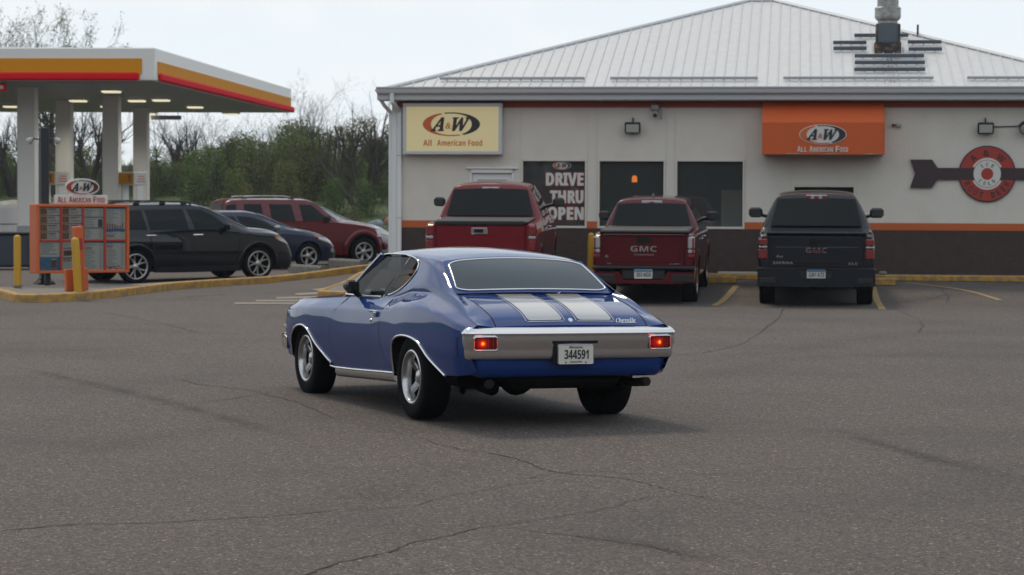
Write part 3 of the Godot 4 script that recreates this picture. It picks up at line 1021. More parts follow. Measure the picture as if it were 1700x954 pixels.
func make_roof(b: Node3D, W: float, D: float) -> void:
	var e0 := -0.25
	var e1 := W + 0.25
	var zf := 0.40
	var zb := -D - 0.3
	var yr := 6.24
	var ye := 3.885
	var r0 := Vector3(6.9, yr, -7.25)
	var r1 := Vector3(7.52, yr, -7.25)
	var sl := (yr - ye) / (zf + 7.25)
	var nrm := Vector3(0, 1, sl).normalized()
	# front slope: one metal strip between each pair of ribs, with its rib
	var pitch := 0.2135
	var n := int((e1 - e0) / pitch)
	for i in n + 1:
		var a := e0 + i * pitch
		var c := minf(a + pitch, e1)
		if c - a < 0.01: continue
		var st := MB.new()
		var za := top_z(a, e0, e1, r0, r1, zf)
		var zc := top_z(c, e0, e1, r0, r1, zf)
		var p := []
		for q in [[a, zf], [c, zf], [c, zc], [a, za]]:
			p.append(Vector3(q[0], ye + (zf - q[1]) * sl, q[1]))
		st.quad(p[0], p[1], p[2], p[3], nrm)
		if i > 0 and absf(za - zf) > 0.05:
			var len := zf - za
			var y := Vector3(0, sl, -1).normalized()
			var L := len * sqrt(1 + sl * sl)
			var xf := Transform3D(Basis(Vector3.RIGHT, y, Vector3.RIGHT.cross(y)), Vector3(a, ye + (zf - (zf + za) / 2) * sl, (zf + za) / 2))
			var w := 0.016
			st.face(xf * Vector3(-w, -L / 2, 0.0), xf * Vector3(-w * 0.5, -L / 2, 0.022), xf * Vector3(-w * 0.5, L / 2, 0.022), xf * Vector3(-w, L / 2, 0), xf.origin - nrm * 0.01)
			st.face(xf * Vector3(w, -L / 2, 0.0), xf * Vector3(w * 0.5, -L / 2, 0.022), xf * Vector3(w * 0.5, L / 2, 0.022), xf * Vector3(w, L / 2, 0), xf.origin - nrm * 0.01)
			st.face(xf * Vector3(-w * 0.5, -L / 2, 0.022), xf * Vector3(w * 0.5, -L / 2, 0.022), xf * Vector3(w * 0.5, L / 2, 0.022), xf * Vector3(-w * 0.5, L / 2, 0.022), xf.origin - nrm * 0.01)
			st.face(xf * Vector3(-w, -L / 2, 0), xf * Vector3(w, -L / 2, 0), xf * Vector3(w * 0.5, -L / 2, 0.022), xf * Vector3(-w * 0.5, -L / 2, 0.022), xf.origin)
		part("roof_panel", st, M.roof_metal, b)
	# the other slopes
	var c := [Vector3(e0, ye, zf), Vector3(e1, ye, zf), Vector3(e1, ye, zb), Vector3(e0, ye, zb)]
	var mid := Vector3(7.2, 3, -7.25)
	var s2 := MB.new(); s2.face(c[0], r0, c[3], c[3], mid); part("side_slope", s2, M.roof_metal, b)
	s2 = MB.new(); s2.face(c[1], c[2], r1, r1, mid); part("side_slope", s2, M.roof_metal, b)
	s2 = MB.new(); s2.face(c[2], c[3], r0, r1, mid); part("back_slope", s2, M.roof_metal, b)
	# folded caps along hips and ridge
	for k in [[c[0], r0], [c[1], r1], [r0, r1], [c[2], r1], [c[3], r0]]:
		var a: Vector3 = k[0]; var e: Vector3 = k[1]
		var y := (e - a).normalized()
		var x := y.cross(Vector3.UP).normalized()
		var cp := MB.new()
		cp.box(Vector3.ZERO, Vector3(0.17, a.distance_to(e) + 0.05, 0.07), 0.03, Transform3D(Basis(x, y, x.cross(y)), (a + e) * 0.5 + Vector3(0, 0.012, 0)))
		part("ridge_cap", cp, M.gutter_metal, b)
	# bars that hold back the snow
	for k in [[0.9, 3.82, -0.32], [4.33, 7.26, -0.32], [7.76, 10.69, -0.32], [11.34, 14.3, -0.32]]:
		snow_bar(b, k[0], k[1], k[2], ye, zf, sl, M.guard_grey, 0.055)
	for k in [[8.77, 9.46, -3.12], [8.77, 9.45, -2.62], [10.31, 11.0, -3.15], [10.3, 10.98, -2.55], [9.19, 10.59, -2.01], [9.18, 10.58, -1.47], [9.16, 10.56, -0.93], [9.22, 10.35, -3.73]]:
		snow_bar(b, k[0], k[1], k[2], ye, zf, sl, M.guard_dark, 0.075)
	# rust and soot run-off below the fan
	for k in [[9.86, 0.05, 0.55], [9.93, 0.025, 0.8], [9.74, 0.03, 0.4], [10.02, 0.04, 0.35]]:
		var sk := MB.new()
		sk.use_col = true
		for i in 24:
			var z0 := lerpf(-2.45, 0.34, i / 24.0)
			var z1 := lerpf(-2.45, 0.34, (i + 1) / 24.0)
			var wv: float = k[1] * (0.6 + 0.4 * sin(i * 1.7 + k[0] * 9.0))
			sk.col = Color(1, 1, 1, k[2] * (0.55 + 0.45 * sin(i * 0.9 + k[0] * 5.0)) * (1.0 - 0.5 * i / 24.0))
			sk.quad(Vector3(k[0] - wv * 0.5, ye + (zf - z0) * sl + 0.005, z0), Vector3(k[0] + wv * 0.5, ye + (zf - z0) * sl + 0.005, z0), Vector3(k[0] + wv * 0.5, ye + (zf - z1) * sl + 0.005, z1), Vector3(k[0] - wv * 0.5, ye + (zf - z1) * sl + 0.005, z1), nrm)
		part("soot_streak", sk, M.tyre_mark, b)
	var pv := MB.new()
	pv.lathe([Vector2(0, 0), Vector2(0.022, 0), Vector2(0.022, 0.30), Vector2(0, 0.30)], at(10.55, ye + (zf + 3.9) * sl - 0.05, -3.9), 10)
	part("vent_pipe", pv, M.sooty_metal, b)
	# exhaust fan: curb, sooty box, bell and cap
	var fz := -2.75
	var fy := ye + (zf - fz) * sl
	var f := thing("exhaust_fan", "sooty kitchen exhaust fan with galvanised bell standing on the metal roof", "exhaust fan", rw(9.88, fy - 0.06, fz), RT)
	f.scale = Vector3(0.97, 0.76, 0.97)
	var cb := MB.new(); cb.box(Vector3(0, 0.10, 0), Vector3(0.56, 0.36, 0.56), 0.01); part("curb", cb, M.sooty_metal, f)
	var bx2 := MB.new(); bx2.box(Vector3(0, 0.52, 0), Vector3(0.50, 0.52, 0.50), 0.015); part("sooty_box", bx2, M.guard_dark, f)
	for k in [-0.235, 0.235]:
		var lg := MB.new(); lg.box(Vector3(k, 0.50, 0.262), Vector3(0.05, 0.52, 0.02), 0.005); part("hinge_plate", lg, M.sooty_metal, f)
	var bell := MB.new()
	bell.lathe([Vector2(0.19, 0.76), Vector2(0.21, 0.80), Vector2(0.21, 0.86), Vector2(0.26, 0.92), Vector2(0.275, 0.97), Vector2(0.275, 1.22), Vector2(0.25, 1.24), Vector2(0.225, 1.245)], Transform3D(), 28)
	part("bell", bell, M.galvanised, f)
	var cap := MB.new()
	cap.lathe([Vector2(0.225, 1.24), Vector2(0.225, 1.48), Vector2(0.21, 1.51), Vector2(0.0, 1.54)], Transform3D(), 28)
	part("motor_cover", cap, M.galvanised, f)
	for y in [1.0, 1.2]:
		var rg := MB.new(); rg.lathe([Vector2(0.276, y - 0.012), Vector2(0.284, y), Vector2(0.276, y + 0.012)], Transform3D(), 28); part("rib_ring", rg, M.galvanised, f)

func top_z(u: float, e0: float, e1: float, r0: Vector3, r1: Vector3, zf: float) -> float:
	if u < r0.x: return lerpf(zf, r0.z, clampf((u - e0) / (r0.x - e0), 0, 1))
	if u > r1.x: return lerpf(zf, r1.z, clampf((e1 - u) / (e1 - r1.x), 0, 1))
	return r0.z

func snow_bar(b: Node3D, u0: float, u1: float, z: float, ye: float, zf: float, sl: float, m: Material, h: float) -> void:
	var y := ye + (zf - z) * sl
	var st := MB.new()
	var tilt := Transform3D(Basis(Vector3.RIGHT, atan(sl)), Vector3((u0 + u1) / 2, y, z))
	st.box(Vector3(0, 0.035 + h * 0.5, 0), Vector3(u1 - u0, h, 0.035), 0.008, tilt)
	st.box(Vector3(0, 0.04, -0.02), Vector3(u1 - u0, 0.012, 0.07), 0.003, tilt)
	part("snow_guard", st, m, b)

# the crossed-ring emblem: a flat ring in two colours, two slanted serif letters and a small ampersand
func emblem(parent: Node3D, xf: Transform3D, a: float, backing: Material, left: Material, right: Material, letters: Material, plate := 1.0) -> void:
	var b := a * 0.41
	if backing:
		var bk := MB.new()
		bk.prism(ellipse(a * plate, b * (1.0 + (plate - 1.0) * 2.0), 44), 0.008, xf * at(0, 0, 0.004))
		part("emblem_plate", bk, backing, parent)
	for side in 2:
		var poly := PackedVector2Array()
		var w0 := deg_to_rad(112.0) if side == 0 else deg_to_rad(-64.0)
		var w1 := deg_to_rad(289.0) if side == 0 else deg_to_rad(105.0)
		for i in 31:
			var w := lerpf(w0, w1, i / 30.0)
			poly.append(Vector2(cos(w) * a, sin(w) * b))
		for i in 31:
			var w := lerpf(w1, w0, i / 30.0)
			var k := absf(cos(w))
			poly.append(Vector2(cos(w) * a * (0.93 - 0.22 * pow(k, 0.7)), sin(w) * b * 0.90))
		var st := MB.new()
		st.prism(poly, 0.004, xf * at(0, 0, 0.010))
		part("emblem_ring", st, left if side == 0 else right, parent)
	var lt := MB.new()
	for q in 7: lt.text("A", serif_bold, xf * at(-a * 0.40 + a * 0.016 * cos(q * 0.9), a * 0.010 * sin(q * 0.9), 0.011 + 0.0002 * q), a * 0.46, a * 0.42, 0.42, 0.003)
	part("emblem_letter", lt, letters, parent)
	lt = MB.new()
	for q in 7: lt.text("W", serif_bold, xf * at(a * 0.28 + a * 0.016 * cos(q * 0.9), a * 0.010 * sin(q * 0.9), 0.011 + 0.0002 * q), a * 0.46, a * 0.60, 0.38, 0.003)
	part("emblem_letter", lt, letters, parent)
	var am := MB.new()
	am.text("&", serif_bold, xf * at(-a * 0.10, -b * 0.12, 0.0145), a * 0.21, a * 0.20, 0.2, 0.003)
	part("emblem_ampersand", am, left, parent)

func small_caps(st: MB, words: Array, xf: Transform3D, h: float, width: float, font: Font) -> void:
	# words with a tall first letter and lower capitals, laid out over the width
	var total := 0.0
	var lens := []
	for w in words:
		var l: float = 0.9 + (w.length() - 1) * 0.62
		lens.append(l)
		total += l
	total += 0.5 * (words.size() - 1)
	var s := width / total
	var x := -width / 2
	for i in words.size():
		var w: String = words[i]
		var hl := h * 0.5
		st.text(w.substr(0, 1), font, xf * at(x + 0.40 * s, 0, 0), h, 0.80 * s, 0, 0.004)
		var rw_: float = (lens[i] - 0.9) * s
		st.text(w.substr(1).to_upper(), font, xf * at(x + 0.88 * s + rw_ / 2, -h * 0.09, 0), h * 0.82, rw_ * 0.98, 0, 0.004)
		x += (lens[i] + 0.5) * s
		hl = 0.0

func make_wall_fittings() -> void:
	# lit box sign at the corner
	var s := thing("lit_box_sign", "lit cream box sign with red and black oval emblem at the wall's left end", "sign", rw(1.235, 2.63, 0.02), RT)
	var st := MB.new()
	st.box(Vector3(0, 0.51, 0.10), Vector3(1.99, 1.02, 0.20), 0.02)
	part("case", st, M.gutter_metal, s)
	st = MB.new()
	for k in [[0, 0.985, 1.99, 0.07], [0, 0.035, 1.99, 0.07]]: st.box(Vector3(k[0], k[1], 0.21), Vector3(k[2], k[3], 0.03), 0.008)
	for x in [-0.96, 0.96]: st.box(Vector3(x, 0.51, 0.21), Vector3(0.07, 0.88, 0.03), 0.008)
	part("retainer_frame", st, M.gutter_metal, s)
	st = MB.new()
	st.box(Vector3(0, 0.51, 0.206), Vector3(1.85, 0.88, 0.012))
	var lit := mat("lit_sign_face", lin(0.50, 0.46, 0.30), 0.4)
	lit.emission_enabled = true
	lit.emission = Color(1.0, 0.90, 0.60)
	lit.emission_energy_multiplier = 0.20
	part("lit_face", st, lit, s)
	emblem(s, at(-0.02, 0.60, 0.205), 0.575, null, M.sign_orange, M.sign_black, M.sign_black)
	st = MB.new()
	var words := ["All", "American", "Food"]
	var wx := [-0.50, -0.02, 0.46]
	var ww := [0.17, 0.57, 0.28]
	for i in 3: st.text(words[i], sans_bold, at(wx[i], 0.232, 0.212), 0.125, ww[i], 0.0, 0.004)
	part("lettering", st, M.sign_orange, s)
	var al := AreaLight3D.new()
	al.name = "sign_glow"
	al.area_size = Vector2(1.8, 0.85)
	al.light_color = Color(1.0, 0.9, 0.65)
	al.light_energy = 0.05
	al.area_normalize_energy = true
	al.shadow_enabled = true
	s.add_child(al)
	al.position = Vector3(0, 0.51, 0.25)
	al.rotation.y = PI
	# awning over the service doorway
	var aw := thing("orange_awning", "orange cloth awning with oval emblem and white lettering above the charcoal pickup", "awning", rw(8.535, 2.64, 0.024), RT)
	var out := 0.62
	st = MB.new()
	var rows := []
	for i in 9:
		var f := i / 8.0
		var row := []
		for j in 25:
			var x := -1.17 + 2.34 * j / 24.0
			var sag := 0.012 * sin(PI * fmod(j / 8.0, 1.0)) * sin(PI * f)
			row.append(Vector3(x, 1.05 - 0.43 * f - sag, 0.01 + (out - 0.01) * f))
		rows.append(row)
	st.grid(rows, Vector3(0, -2, -2))
	part("top_cloth", st, M.awning_cloth, aw)
	st = MB.new()
	rows = []
	for i in 7:
		var f := i / 6.0
		var row := []
		for j in 25:
			var x := -1.17 + 2.34 * j / 24.0
			row.append(Vector3(x, 0.62 - 0.62 * f, out + 0.006 * sin(j * 0.8) * f))
		rows.append(row)
	st.grid(rows, Vector3(0, 0.3, -3))
	part("front_cloth", st, M.awning_cloth, aw)
	for x in [-1.17, 1.17]:
		st = MB.new()
		st.prism(PackedVector2Array([Vector2(0.01, 0.0), Vector2(out, 0.0), Vector2(out, 0.62), Vector2(0.01, 1.05)]), 0.01, Transform3D(Basis(Vector3(0, 0, 1), Vector3.UP, Vector3(-1, 0, 0)), Vector3(x + 0.005, 0, 0)))
		part("side_cloth", st, M.awning_cloth, aw)
	st = MB.new()
	st.tube([Vector3(-1.17, 0.012, out - 0.015), Vector3(1.17, 0.012, out - 0.015)], 0.014, 6)
	for x in [-1.15, 0.0, 1.15]: st.tube([Vector3(x, 0.012, out - 0.015), Vector3(x, 0.06, 0.02)], 0.012, 6)
	part("awning_frame", st, M.galvanised, aw)
	emblem(aw, at(0.0, 0.385, out + 0.006), 0.44, M.sign_white, M.sign_orange, M.sign_black, M.sign_black, 1.035)
	st = MB.new()
	small_caps(st, ["All", "American", "Food"], at(0.0, 0.105, out + 0.008), 0.115, 0.98, sans_bold)
	part("lettering", st, M.sign_white, aw)
	# round sign with an arrow through it
	var rs := thing("round_arrow_sign", "round red sign pierced by a dark brown arrow on the right wall", "sign", rw(11.72, 2.28, 0.02), RT)
	st = MB.new()
	st.lathe([Vector2(0, 0.022), Vector2(0.545, 0.022), Vector2(0.55, 0.02), Vector2(0.55, 0)], Transform3D(Basis(Vector3.RIGHT, PI / 2), Vector3.ZERO), 56)
	part("rim", st, M.sign_black, rs)
	st = MB.new()
	st.prism(ellipse(0.525, 0.525, 56), 0.006, at(0, 0, 0.028))
	part("red_disc", st, M.sign_red, rs)
	st = MB.new()
	st.prism(PackedVector2Array([Vector2(-1.48, 0.275), Vector2(-1.06, 0.275), Vector2(-0.95, 0.115), Vector2(1.15, 0.115), Vector2(1.15, 0.30), Vector2(1.55, 0.0), Vector2(1.15, -0.30), Vector2(1.15, -0.115), Vector2(-0.95, -0.115), Vector2(-1.06, -0.275), Vector2(-1.48, -0.275), Vector2(-1.385, 0.0)]), 0.03, at(0, 0, 0.034))
	part("arrow", st, M.sign_brown, rs)
	st = MB.new()
	st.prism(ellipse(0.262, 0.262, 40), 0.008, at(0, 0, 0.040))
	for q in [1.0, -1.0]:
		var arc := PackedVector2Array()
		for i in 21: arc.append(Vector2.from_angle(lerpf(0.47, PI - 0.47, i / 20.0)) * 0.31)
		for i in 21: arc.append(Vector2.from_angle(lerpf(PI - 0.47, 0.47, i / 20.0)) * 0.272)
		for i in arc.size(): arc[i].y *= q
		st.prism(arc, 0.006, at(0, 0, 0.038))
	part("white_centre", st, M.sign_white, rs)
	st = MB.new()
	st.prism(ellipse(0.115, 0.115, 32), 0.006, at(0, 0, 0.046))
	part("red_dot", st, M.sign_red, rs)
	st = MB.new()
	for k in [["A", 132.0], ["&", 93.0], ["W", 50.0]]: glyph(st, k[0], k[1], 0.405, 0.125, 0.028, false)
	var rb := "ROOT BEER"
	for i in 9:
		if rb[i] != " ": glyph(st, rb[i], 207.0 + i * 15.8, 0.425, 0.12, 0.028, true)
	for i in 3: glyph(st, "ICE"[i], 124.0 - i * 34.0, 0.185, 0.068, 0.041, false)
	for i in 4: glyph(st, "COLD"[i], 226.0 + i * 28.5, 0.19, 0.068, 0.041, true)
	part("lettering", st, M.sign_black, rs)
	# floodlights, camera, wall device
	floodlight(rw(4.815, 3.165, 0.0), "square black floodlight above the three windows")
	floodlight(rw(11.675, 3.165, 0.0), "square black floodlight over the round arrow sign", Vector3(0.62, 0.02, 0))
	var f2 := thing("round_floodlight", "black drum lamp joined by a conduit to the square floodlight at right", "floodlight", rw(12.44, 3.20, 0.0), RT)
	st = MB.new()
	st.lathe([Vector2(0, 0.0), Vector2(0.10, 0.0), Vector2(0.13, 0.05), Vector2(0.13, 0.16), Vector2(0.115, 0.16)], Transform3D(Basis(Vector3.RIGHT, PI / 2 + 0.5), Vector3(0, 0.02, 0.09)), 24)
	part("drum", st, M.post_black, f2)
	st = MB.new()
	st.lathe([Vector2(0.115, 0.155), Vector2(0.06, 0.17), Vector2(0, 0.175)], Transform3D(Basis(Vector3.RIGHT, PI / 2 + 0.5), Vector3(0, 0.02, 0.09)), 24)
	part("lens", st, M.clear_lens, f2)
	st = MB.new()
	st.box(Vector3(0, 0.02, 0.05), Vector3(0.08, 0.08, 0.10), 0.01)
	st.tube([Vector3(-0.13, 0.02, 0.03), Vector3(-0.01, 0.02, 0.03)], 0.025, 8)
	part("bracket", st, M.post_black, f2)
	var cm := thing("security_camera", "small grey security camera under the eave above the middle window", "camera", rw(5.28, 3.40, 0.0), RT)
	st = MB.new(); st.box(Vector3(-0.03, 0.17, 0.05), Vector3(0.17, 0.12, 0.10), 0.02); part("mount", st, M.galvanised, cm)
	st = MB.new(); st.lathe([Vector2(0, 0), Vector2(0.055, 0.0), Vector2(0.055, 0.17), Vector2(0.04, 0.175), Vector2(0, 0.175)], Transform3D(Basis(Vector3.RIGHT, PI / 2 + 0.35) , Vector3(-0.02, 0.07, 0.05)), 16); part("barrel", st, M.guard_grey, cm)
	st = MB.new(); st.lathe([Vector2(0, 0), Vector2(0.04, 0.0), Vector2(0.03, 0.01), Vector2(0, 0.012)], Transform3D(Basis(Vector3.RIGHT, PI / 2 + 0.35), Vector3(-0.02, 0.01, 0.215)), 16); part("lens", st, M.post_black, cm)
	st = MB.new(); st.tube([Vector3(0.05, 0.16, 0.06), Vector3(0.10, 0.10, 0.07), Vector3(0.09, -0.03, 0.04), Vector3(0.10, -0.06, 0.01)], 0.012, 6); part("cable", st, M.guard_grey, cm)
	var hd := thing("wall_speaker", "tiny grey horn speaker on the wall just right of the awning", "speaker", rw(9.97, 3.225, 0.0), RT)
	st = MB.new(); st.box(Vector3(0.04, 0, 0.04), Vector3(0.10, 0.07, 0.08), 0.012); part("body", st, M.guard_grey, hd)
	st = MB.new(); st.lathe([Vector2(0.012, 0), Vector2(0.02, 0.05), Vector2(0.035, 0.08)], Transform3D(Basis(Vector3.BACK, PI / 2), Vector3(-0.01, 0, 0.05)), 14); part("horn", st, M.post_black, hd)
	# window lettering
	var dt := thing("window_lettering", "white red-edged drive thru open lettering inside the first window", "window sign", rw(3.48, 1.22, -0.040), RT)
	var wd := ["DRIVE", "THRU", "OPEN"]
	var wy := [0.93, 0.58, 0.25]
	for i in 3:
		var wd_w: float = [0.74, 0.65, 0.71][i]
		var wd_x: float = [-0.02, 0.02, 0.0][i]
		st = MB.new()
		for q in 8: st.text(wd[i], sans_bold, at(wd_x + 0.022 * cos(q * TAU / 8), wy[i] + 0.020 * sin(q * TAU / 8), -0.003), 0.245, wd_w, 0, 0.001)
		part("red_edge", st, M.sign_red, dt)
		st = MB.new()
		st.text(wd[i], sans_bold, at(wd_x, wy[i], 0.0), 0.245, wd_w, 0, 0.002)
		for q in 6: st.text(wd[i], sans_bold, at(wd_x + 0.009 * cos(q * TAU / 6), wy[i] + 0.007 * sin(q * TAU / 6), 0.0002 * q), 0.245, wd_w, 0, 0.002)
		st.text(wd[i], sans_bold, at(wd_x + 0.008, wy[i], 0.0015), 0.245, wd_w, 0, 0.002)
		part("word", st, M.sign_white, dt)
	emblem(dt, at(-0.08, 1.20, 0.0), 0.175, M.sign_white, M.sign_orange, M.sign_black, M.sign_black, 1.06)
	# pendant lamp seen through the middle window
	var pl := thing("pendant_lamp", "small amber glass pendant lamp hanging behind the middle window", "lamp", rw(4.80, 2.08, -0.75), RT)
	st = MB.new(); st.tube([Vector3(0, 0.16, 0), Vector3(0, 0.77, 0)], 0.006, 5); part("cord", st, M.post_black, pl)
	st = MB.new(); st.lathe([Vector2(0, 0.155), Vector2(0.03, 0.15), Vector2(0.05, 0.12), Vector2(0.056, 0.02), Vector2(0.050, 0.02), Vector2(0.044, 0.115), Vector2(0.0, 0.14)], Transform3D(), 18, true)
	var lg := mat("lamp_glow", lin(0.8, 0.4, 0.1), 0.4)
	lg.emission_enabled = true
	lg.emission = Color(1.0, 0.55, 0.16)
	lg.emission_energy_multiplier = 1.1
	part("lamp_shade", st, lg, pl)
	var ol := OmniLight3D.new()
	ol.name = "lamp_light"
	ol.light_color = Color(1.0, 0.68, 0.35)
	ol.light_energy = 0.12
	ol.light_size = 0.04
	ol.omni_range = 12.0
	ol.omni_attenuation = 2.0
	ol.shadow_enabled = true
	pl.add_child(ol)
	ol.position = Vector3(0, 0.05, 0)
	# kerb along the wall
	var kb := MB.new()
	kb.box(Vector3(7.1, 0.25, 0.42), Vector3(11.2, 0.12, 0.30), 0.02)
	var kerb := part("wall_kerb", kb, M.kerb_paint, self, "structure")
	kerb.position = RO + Vector3(0, 0.0, 0)
	kerb.rotation.y = RT
	kb = MB.new()
	kb.box(Vector3(14.0, 0.25, 0.42), Vector3(2.59, 0.12, 0.30), 0.02)
	kerb = part("wall_kerb", kb, M.kerb_paint, self, "structure")
	kerb.position = RO
	kerb.rotation.y = RT
	kb = MB.new()
	kb.box(Vector3(7.0, 0.28, 0.135), Vector3(13.6, 0.06, 0.24), 0.0)
	kerb = part("walkway", kb, M.concrete, self, "structure")
	kerb.position = RO
	kerb.rotation.y = RT

func glyph(st: MB, ch: String, deg: float, r: float, h: float, z: float, low: bool) -> void:
	var a := deg_to_rad(deg)
	var turn := a - PI / 2 if not low else a + PI / 2
	st.text(ch, sans_bold, Transform3D(Basis(Vector3.BACK, turn), Vector3(cos(a) * r, sin(a) * r, z)), h, 0.0 if ch in ["I", "&", "W", "A"] else h * 0.62, 0, 0.003)

func floodlight(where: Vector3, label: String, wire := Vector3.ZERO) -> void:
	var f := thing("floodlight", label, "floodlight", where, RT, "floodlights on the restaurant wall")
	var st := MB.new()
	var xf := Transform3D(Basis(Vector3.RIGHT, 0.25), Vector3(0, 0, 0.14))
	st.box(Vector3.ZERO, Vector3(0.31, 0.22, 0.09), 0.015, xf)
	for i in 5: st.box(Vector3(-0.1 + i * 0.05, 0, -0.055), Vector3(0.012, 0.18, 0.03), 0.0, xf)
	part("housing", st, M.post_black, f)
	st = MB.new()
	st.box(Vector3(0, 0, 0.047), Vector3(0.25, 0.16, 0.006), 0.0, xf)
	part("lens", st, M.pale_panel, f)
	st = MB.new()
	st.box(Vector3(0, 0.14, 0.03), Vector3(0.025, 0.13, 0.06), 0.005)
	st.tube([Vector3(0, 0.20, 0.01), Vector3(0, 0.10, 0.06), Vector3(0, 0.02, 0.10)], 0.014, 6)
	if wire != Vector3.ZERO: st.tube([Vector3(0.15, 0.03, 0.02), Vector3(wire.x, wire.y + 0.02, 0.02)], 0.011, 6)
	part("bracket", st, M.post_black, f)

func make_canopy() -> void:
	var c := thing("filling_station_canopy", "white filling station canopy with yellow and red bands on four columns", "canopy", Vector3(-9.77, 0, -66.0), -0.0571)
	var y0 := 4.92
	var y1 := 5.82
	var w := 16.0
	var d := 25.0
	var st := MB.new()
	st.box(Vector3(-w / 2, (y0 + y1) / 2, -d / 2), Vector3(w, y1 - y0, d), 0.03)
	part("fascia", st, M.canopy_white, c)
	# soffit boards, each with its lap joint
	for i in 24:
		st = MB.new()
		st.box(Vector3(-w / 2, y0 - 0.012, -0.55 - i * 1.0 - 0.48), Vector3(w - 0.3, 0.02, 0.965), 0.006)
		part("soffit_board", st, M.soffit_grey, c)
	for k in [[Vector3(-w / 2 - 0.18, 5.31, 0.012), Vector3(w - 0.36, 0.43, 0.02)], [Vector3(0.012, 5.275, -d / 2 - 0.1), Vector3(0.02, 0.37, d - 0.45)]]:
		st = MB.new()
		st.box(k[0], k[1], 0.004)
		part("yellow_band", st, M.band_yellow, c)
	st = MB.new()
	st.box(Vector3(-w / 2 - 0.22, 5.03, 0.05), Vector3(w - 0.4, 0.22, 0.12), 0.05)
	part("red_bar", st, M.band_red, c)
	st = MB.new()
	st.box(Vector3(0.05, 5.03, -d / 2 - 0.30), Vector3(0.12, 0.22, d - 0.15), 0.05)
	part("red_bar", st, M.band_red, c)
	for k in [Vector2(-14.05, -70), Vector2(-14.84, -80), Vector2(-12.61, -76), Vector2(-13.22, -86)]:
		st = MB.new()
		var l: Vector3 = c.transform.affine_inverse() * Vector3(k.x, 0, k.y)
		st.box(Vector3(l.x, y0 / 2, l.z), Vector3(0.50, y0, 0.50), 0.03)
		var col := part("column", st, M.column_white, c)
		st = MB.new()
		st.box(Vector3(l.x, 0.45, l.z), Vector3(0.54, 0.9, 0.54), 0.02)
		part("column_guard", st, M.guard_grey, col)
		for s in [-1.0, 1.0]:
			st = MB.new()
			st.box(Vector3(l.x + s * 0.24, y0 / 2, l.z + 0.252), Vector3(0.02, y0 - 0.1, 0.008), 0.0)
			part("edge_trim", st, M.canopy_white, col)
	var lens := mat("canopy_light_lens", lin(0.8, 0.8, 0.7), 0.4)
	lens.emission_enabled = true
	lens.emission = Color(1.0, 0.96, 0.80)
	lens.emission_energy_multiplier = 0.75
	var first: Node3D
	var names := ["nearest the front edge at the corner column", "above the left rear column", "between the two front columns", "halfway along the right side", "towards the far right side", "at the far left behind the first column", "beside the top of the right front column", "at the far edge behind the right columns", "at the far right corner", "at the near left"]
	var spots := [Vector2(-11.79, -70.95), Vector2(-14.04, -78.06), Vector2(-12.11, -77.85), Vector2(-11.25, -77.3), Vector2(-10.95, -83.28), Vector2(-17.31, -83.45), Vector2(-13.89, -83.07), Vector2(-13.63, -90.3), Vector2(-10.53, -90.3), Vector2(-16.6, -72.4)]
	for i in spots.size():
		var k: Vector2 = spots[i]
		var f: Node3D
		var lb: String = "lit square canopy light " + names[i]
		if i == 0:
			f = thing("canopy_light", lb, "light fixture", Vector3(k.x, 4.90, k.y), -0.0571, "lights under the canopy")
			st = MB.new(); st.box(Vector3(0, -0.03, 0), Vector3(0.60, 0.06, 0.60), 0.012); part("housing", st, M.canopy_white, f)
			st = MB.new(); st.box(Vector3(0, -0.085, 0), Vector3(0.50, 0.05, 0.50), 0.02); part("lens", st, lens, f)
			first = f
			continue
		f = dup(first, "canopy_light", lb, "light fixture", "lights under the canopy", Vector3(k.x, 4.90, k.y), -0.0571)
	for k in spots:
		var sp := SpotLight3D.new()
		sp.name = "canopy_light_beam"
		sp.light_color = Color(1.0, 0.98, 0.92)
		sp.light_energy = 5.0
		sp.spot_angle = 75.0
		sp.spot_angle_attenuation = 0.8
		sp.spot_range = 20.0
		sp.spot_attenuation = 2.0
		sp.light_size = 0.25
		sp.shadow_enabled = true
		add_child(sp, true)
		sp.position = Vector3(k.x, 4.76, k.y)
		sp.rotation.x = -PI / 2
	# price strip under the front edge, left
	var ps := thing("red_price_strip", "small red and white strip sign hanging under the canopy's front edge", "sign", Vector3(-13.95, 4.60, -66.6))
	st = MB.new(); st.box(Vector3(-0.75, 0.15, 0), Vector3(1.5, 0.22, 0.05), 0.008); part("board", st, M.band_red, ps)
	st = MB.new(); st.box(Vector3(-0.75, 0.28, 0), Vector3(1.5, 0.03, 0.03), 0.0); part("hanger", st, M.galvanised, ps)
	st = MB.new()
	for i in 6: st.box(Vector3(-0.15 - i * 0.22, 0.15, 0.028), Vector3(0.13, 0.10, 0.006))
	part("white_print", st, M.sign_white, ps)
	# bar hanging below the far edge
	var hb := thing("hanging_bar", "grey clearance bar hanging below the far edge of the canopy", "clearance bar", Vector3(-13.0, 4.62, -90.6))
	st = MB.new(); st.box(Vector3(0, 0.08, 0), Vector3(1.15, 0.16, 0.10), 0.02); part("bar", st, M.guard_grey, hb)
	st = MB.new()
	for x in [-0.45, 0.45]: st.tube([Vector3(x, 0.15, 0), Vector3(x, 0.34, 0)], 0.012, 5)
	part("chain", st, M.galvanised, hb)
	# pumps
	pump(Vector3(-14.44, 0, -76), "yellow and white fuel pump behind the dark signpost")
	pump(Vector3(-11.97, 0, -76), "yellow and white fuel pump between the two right columns")

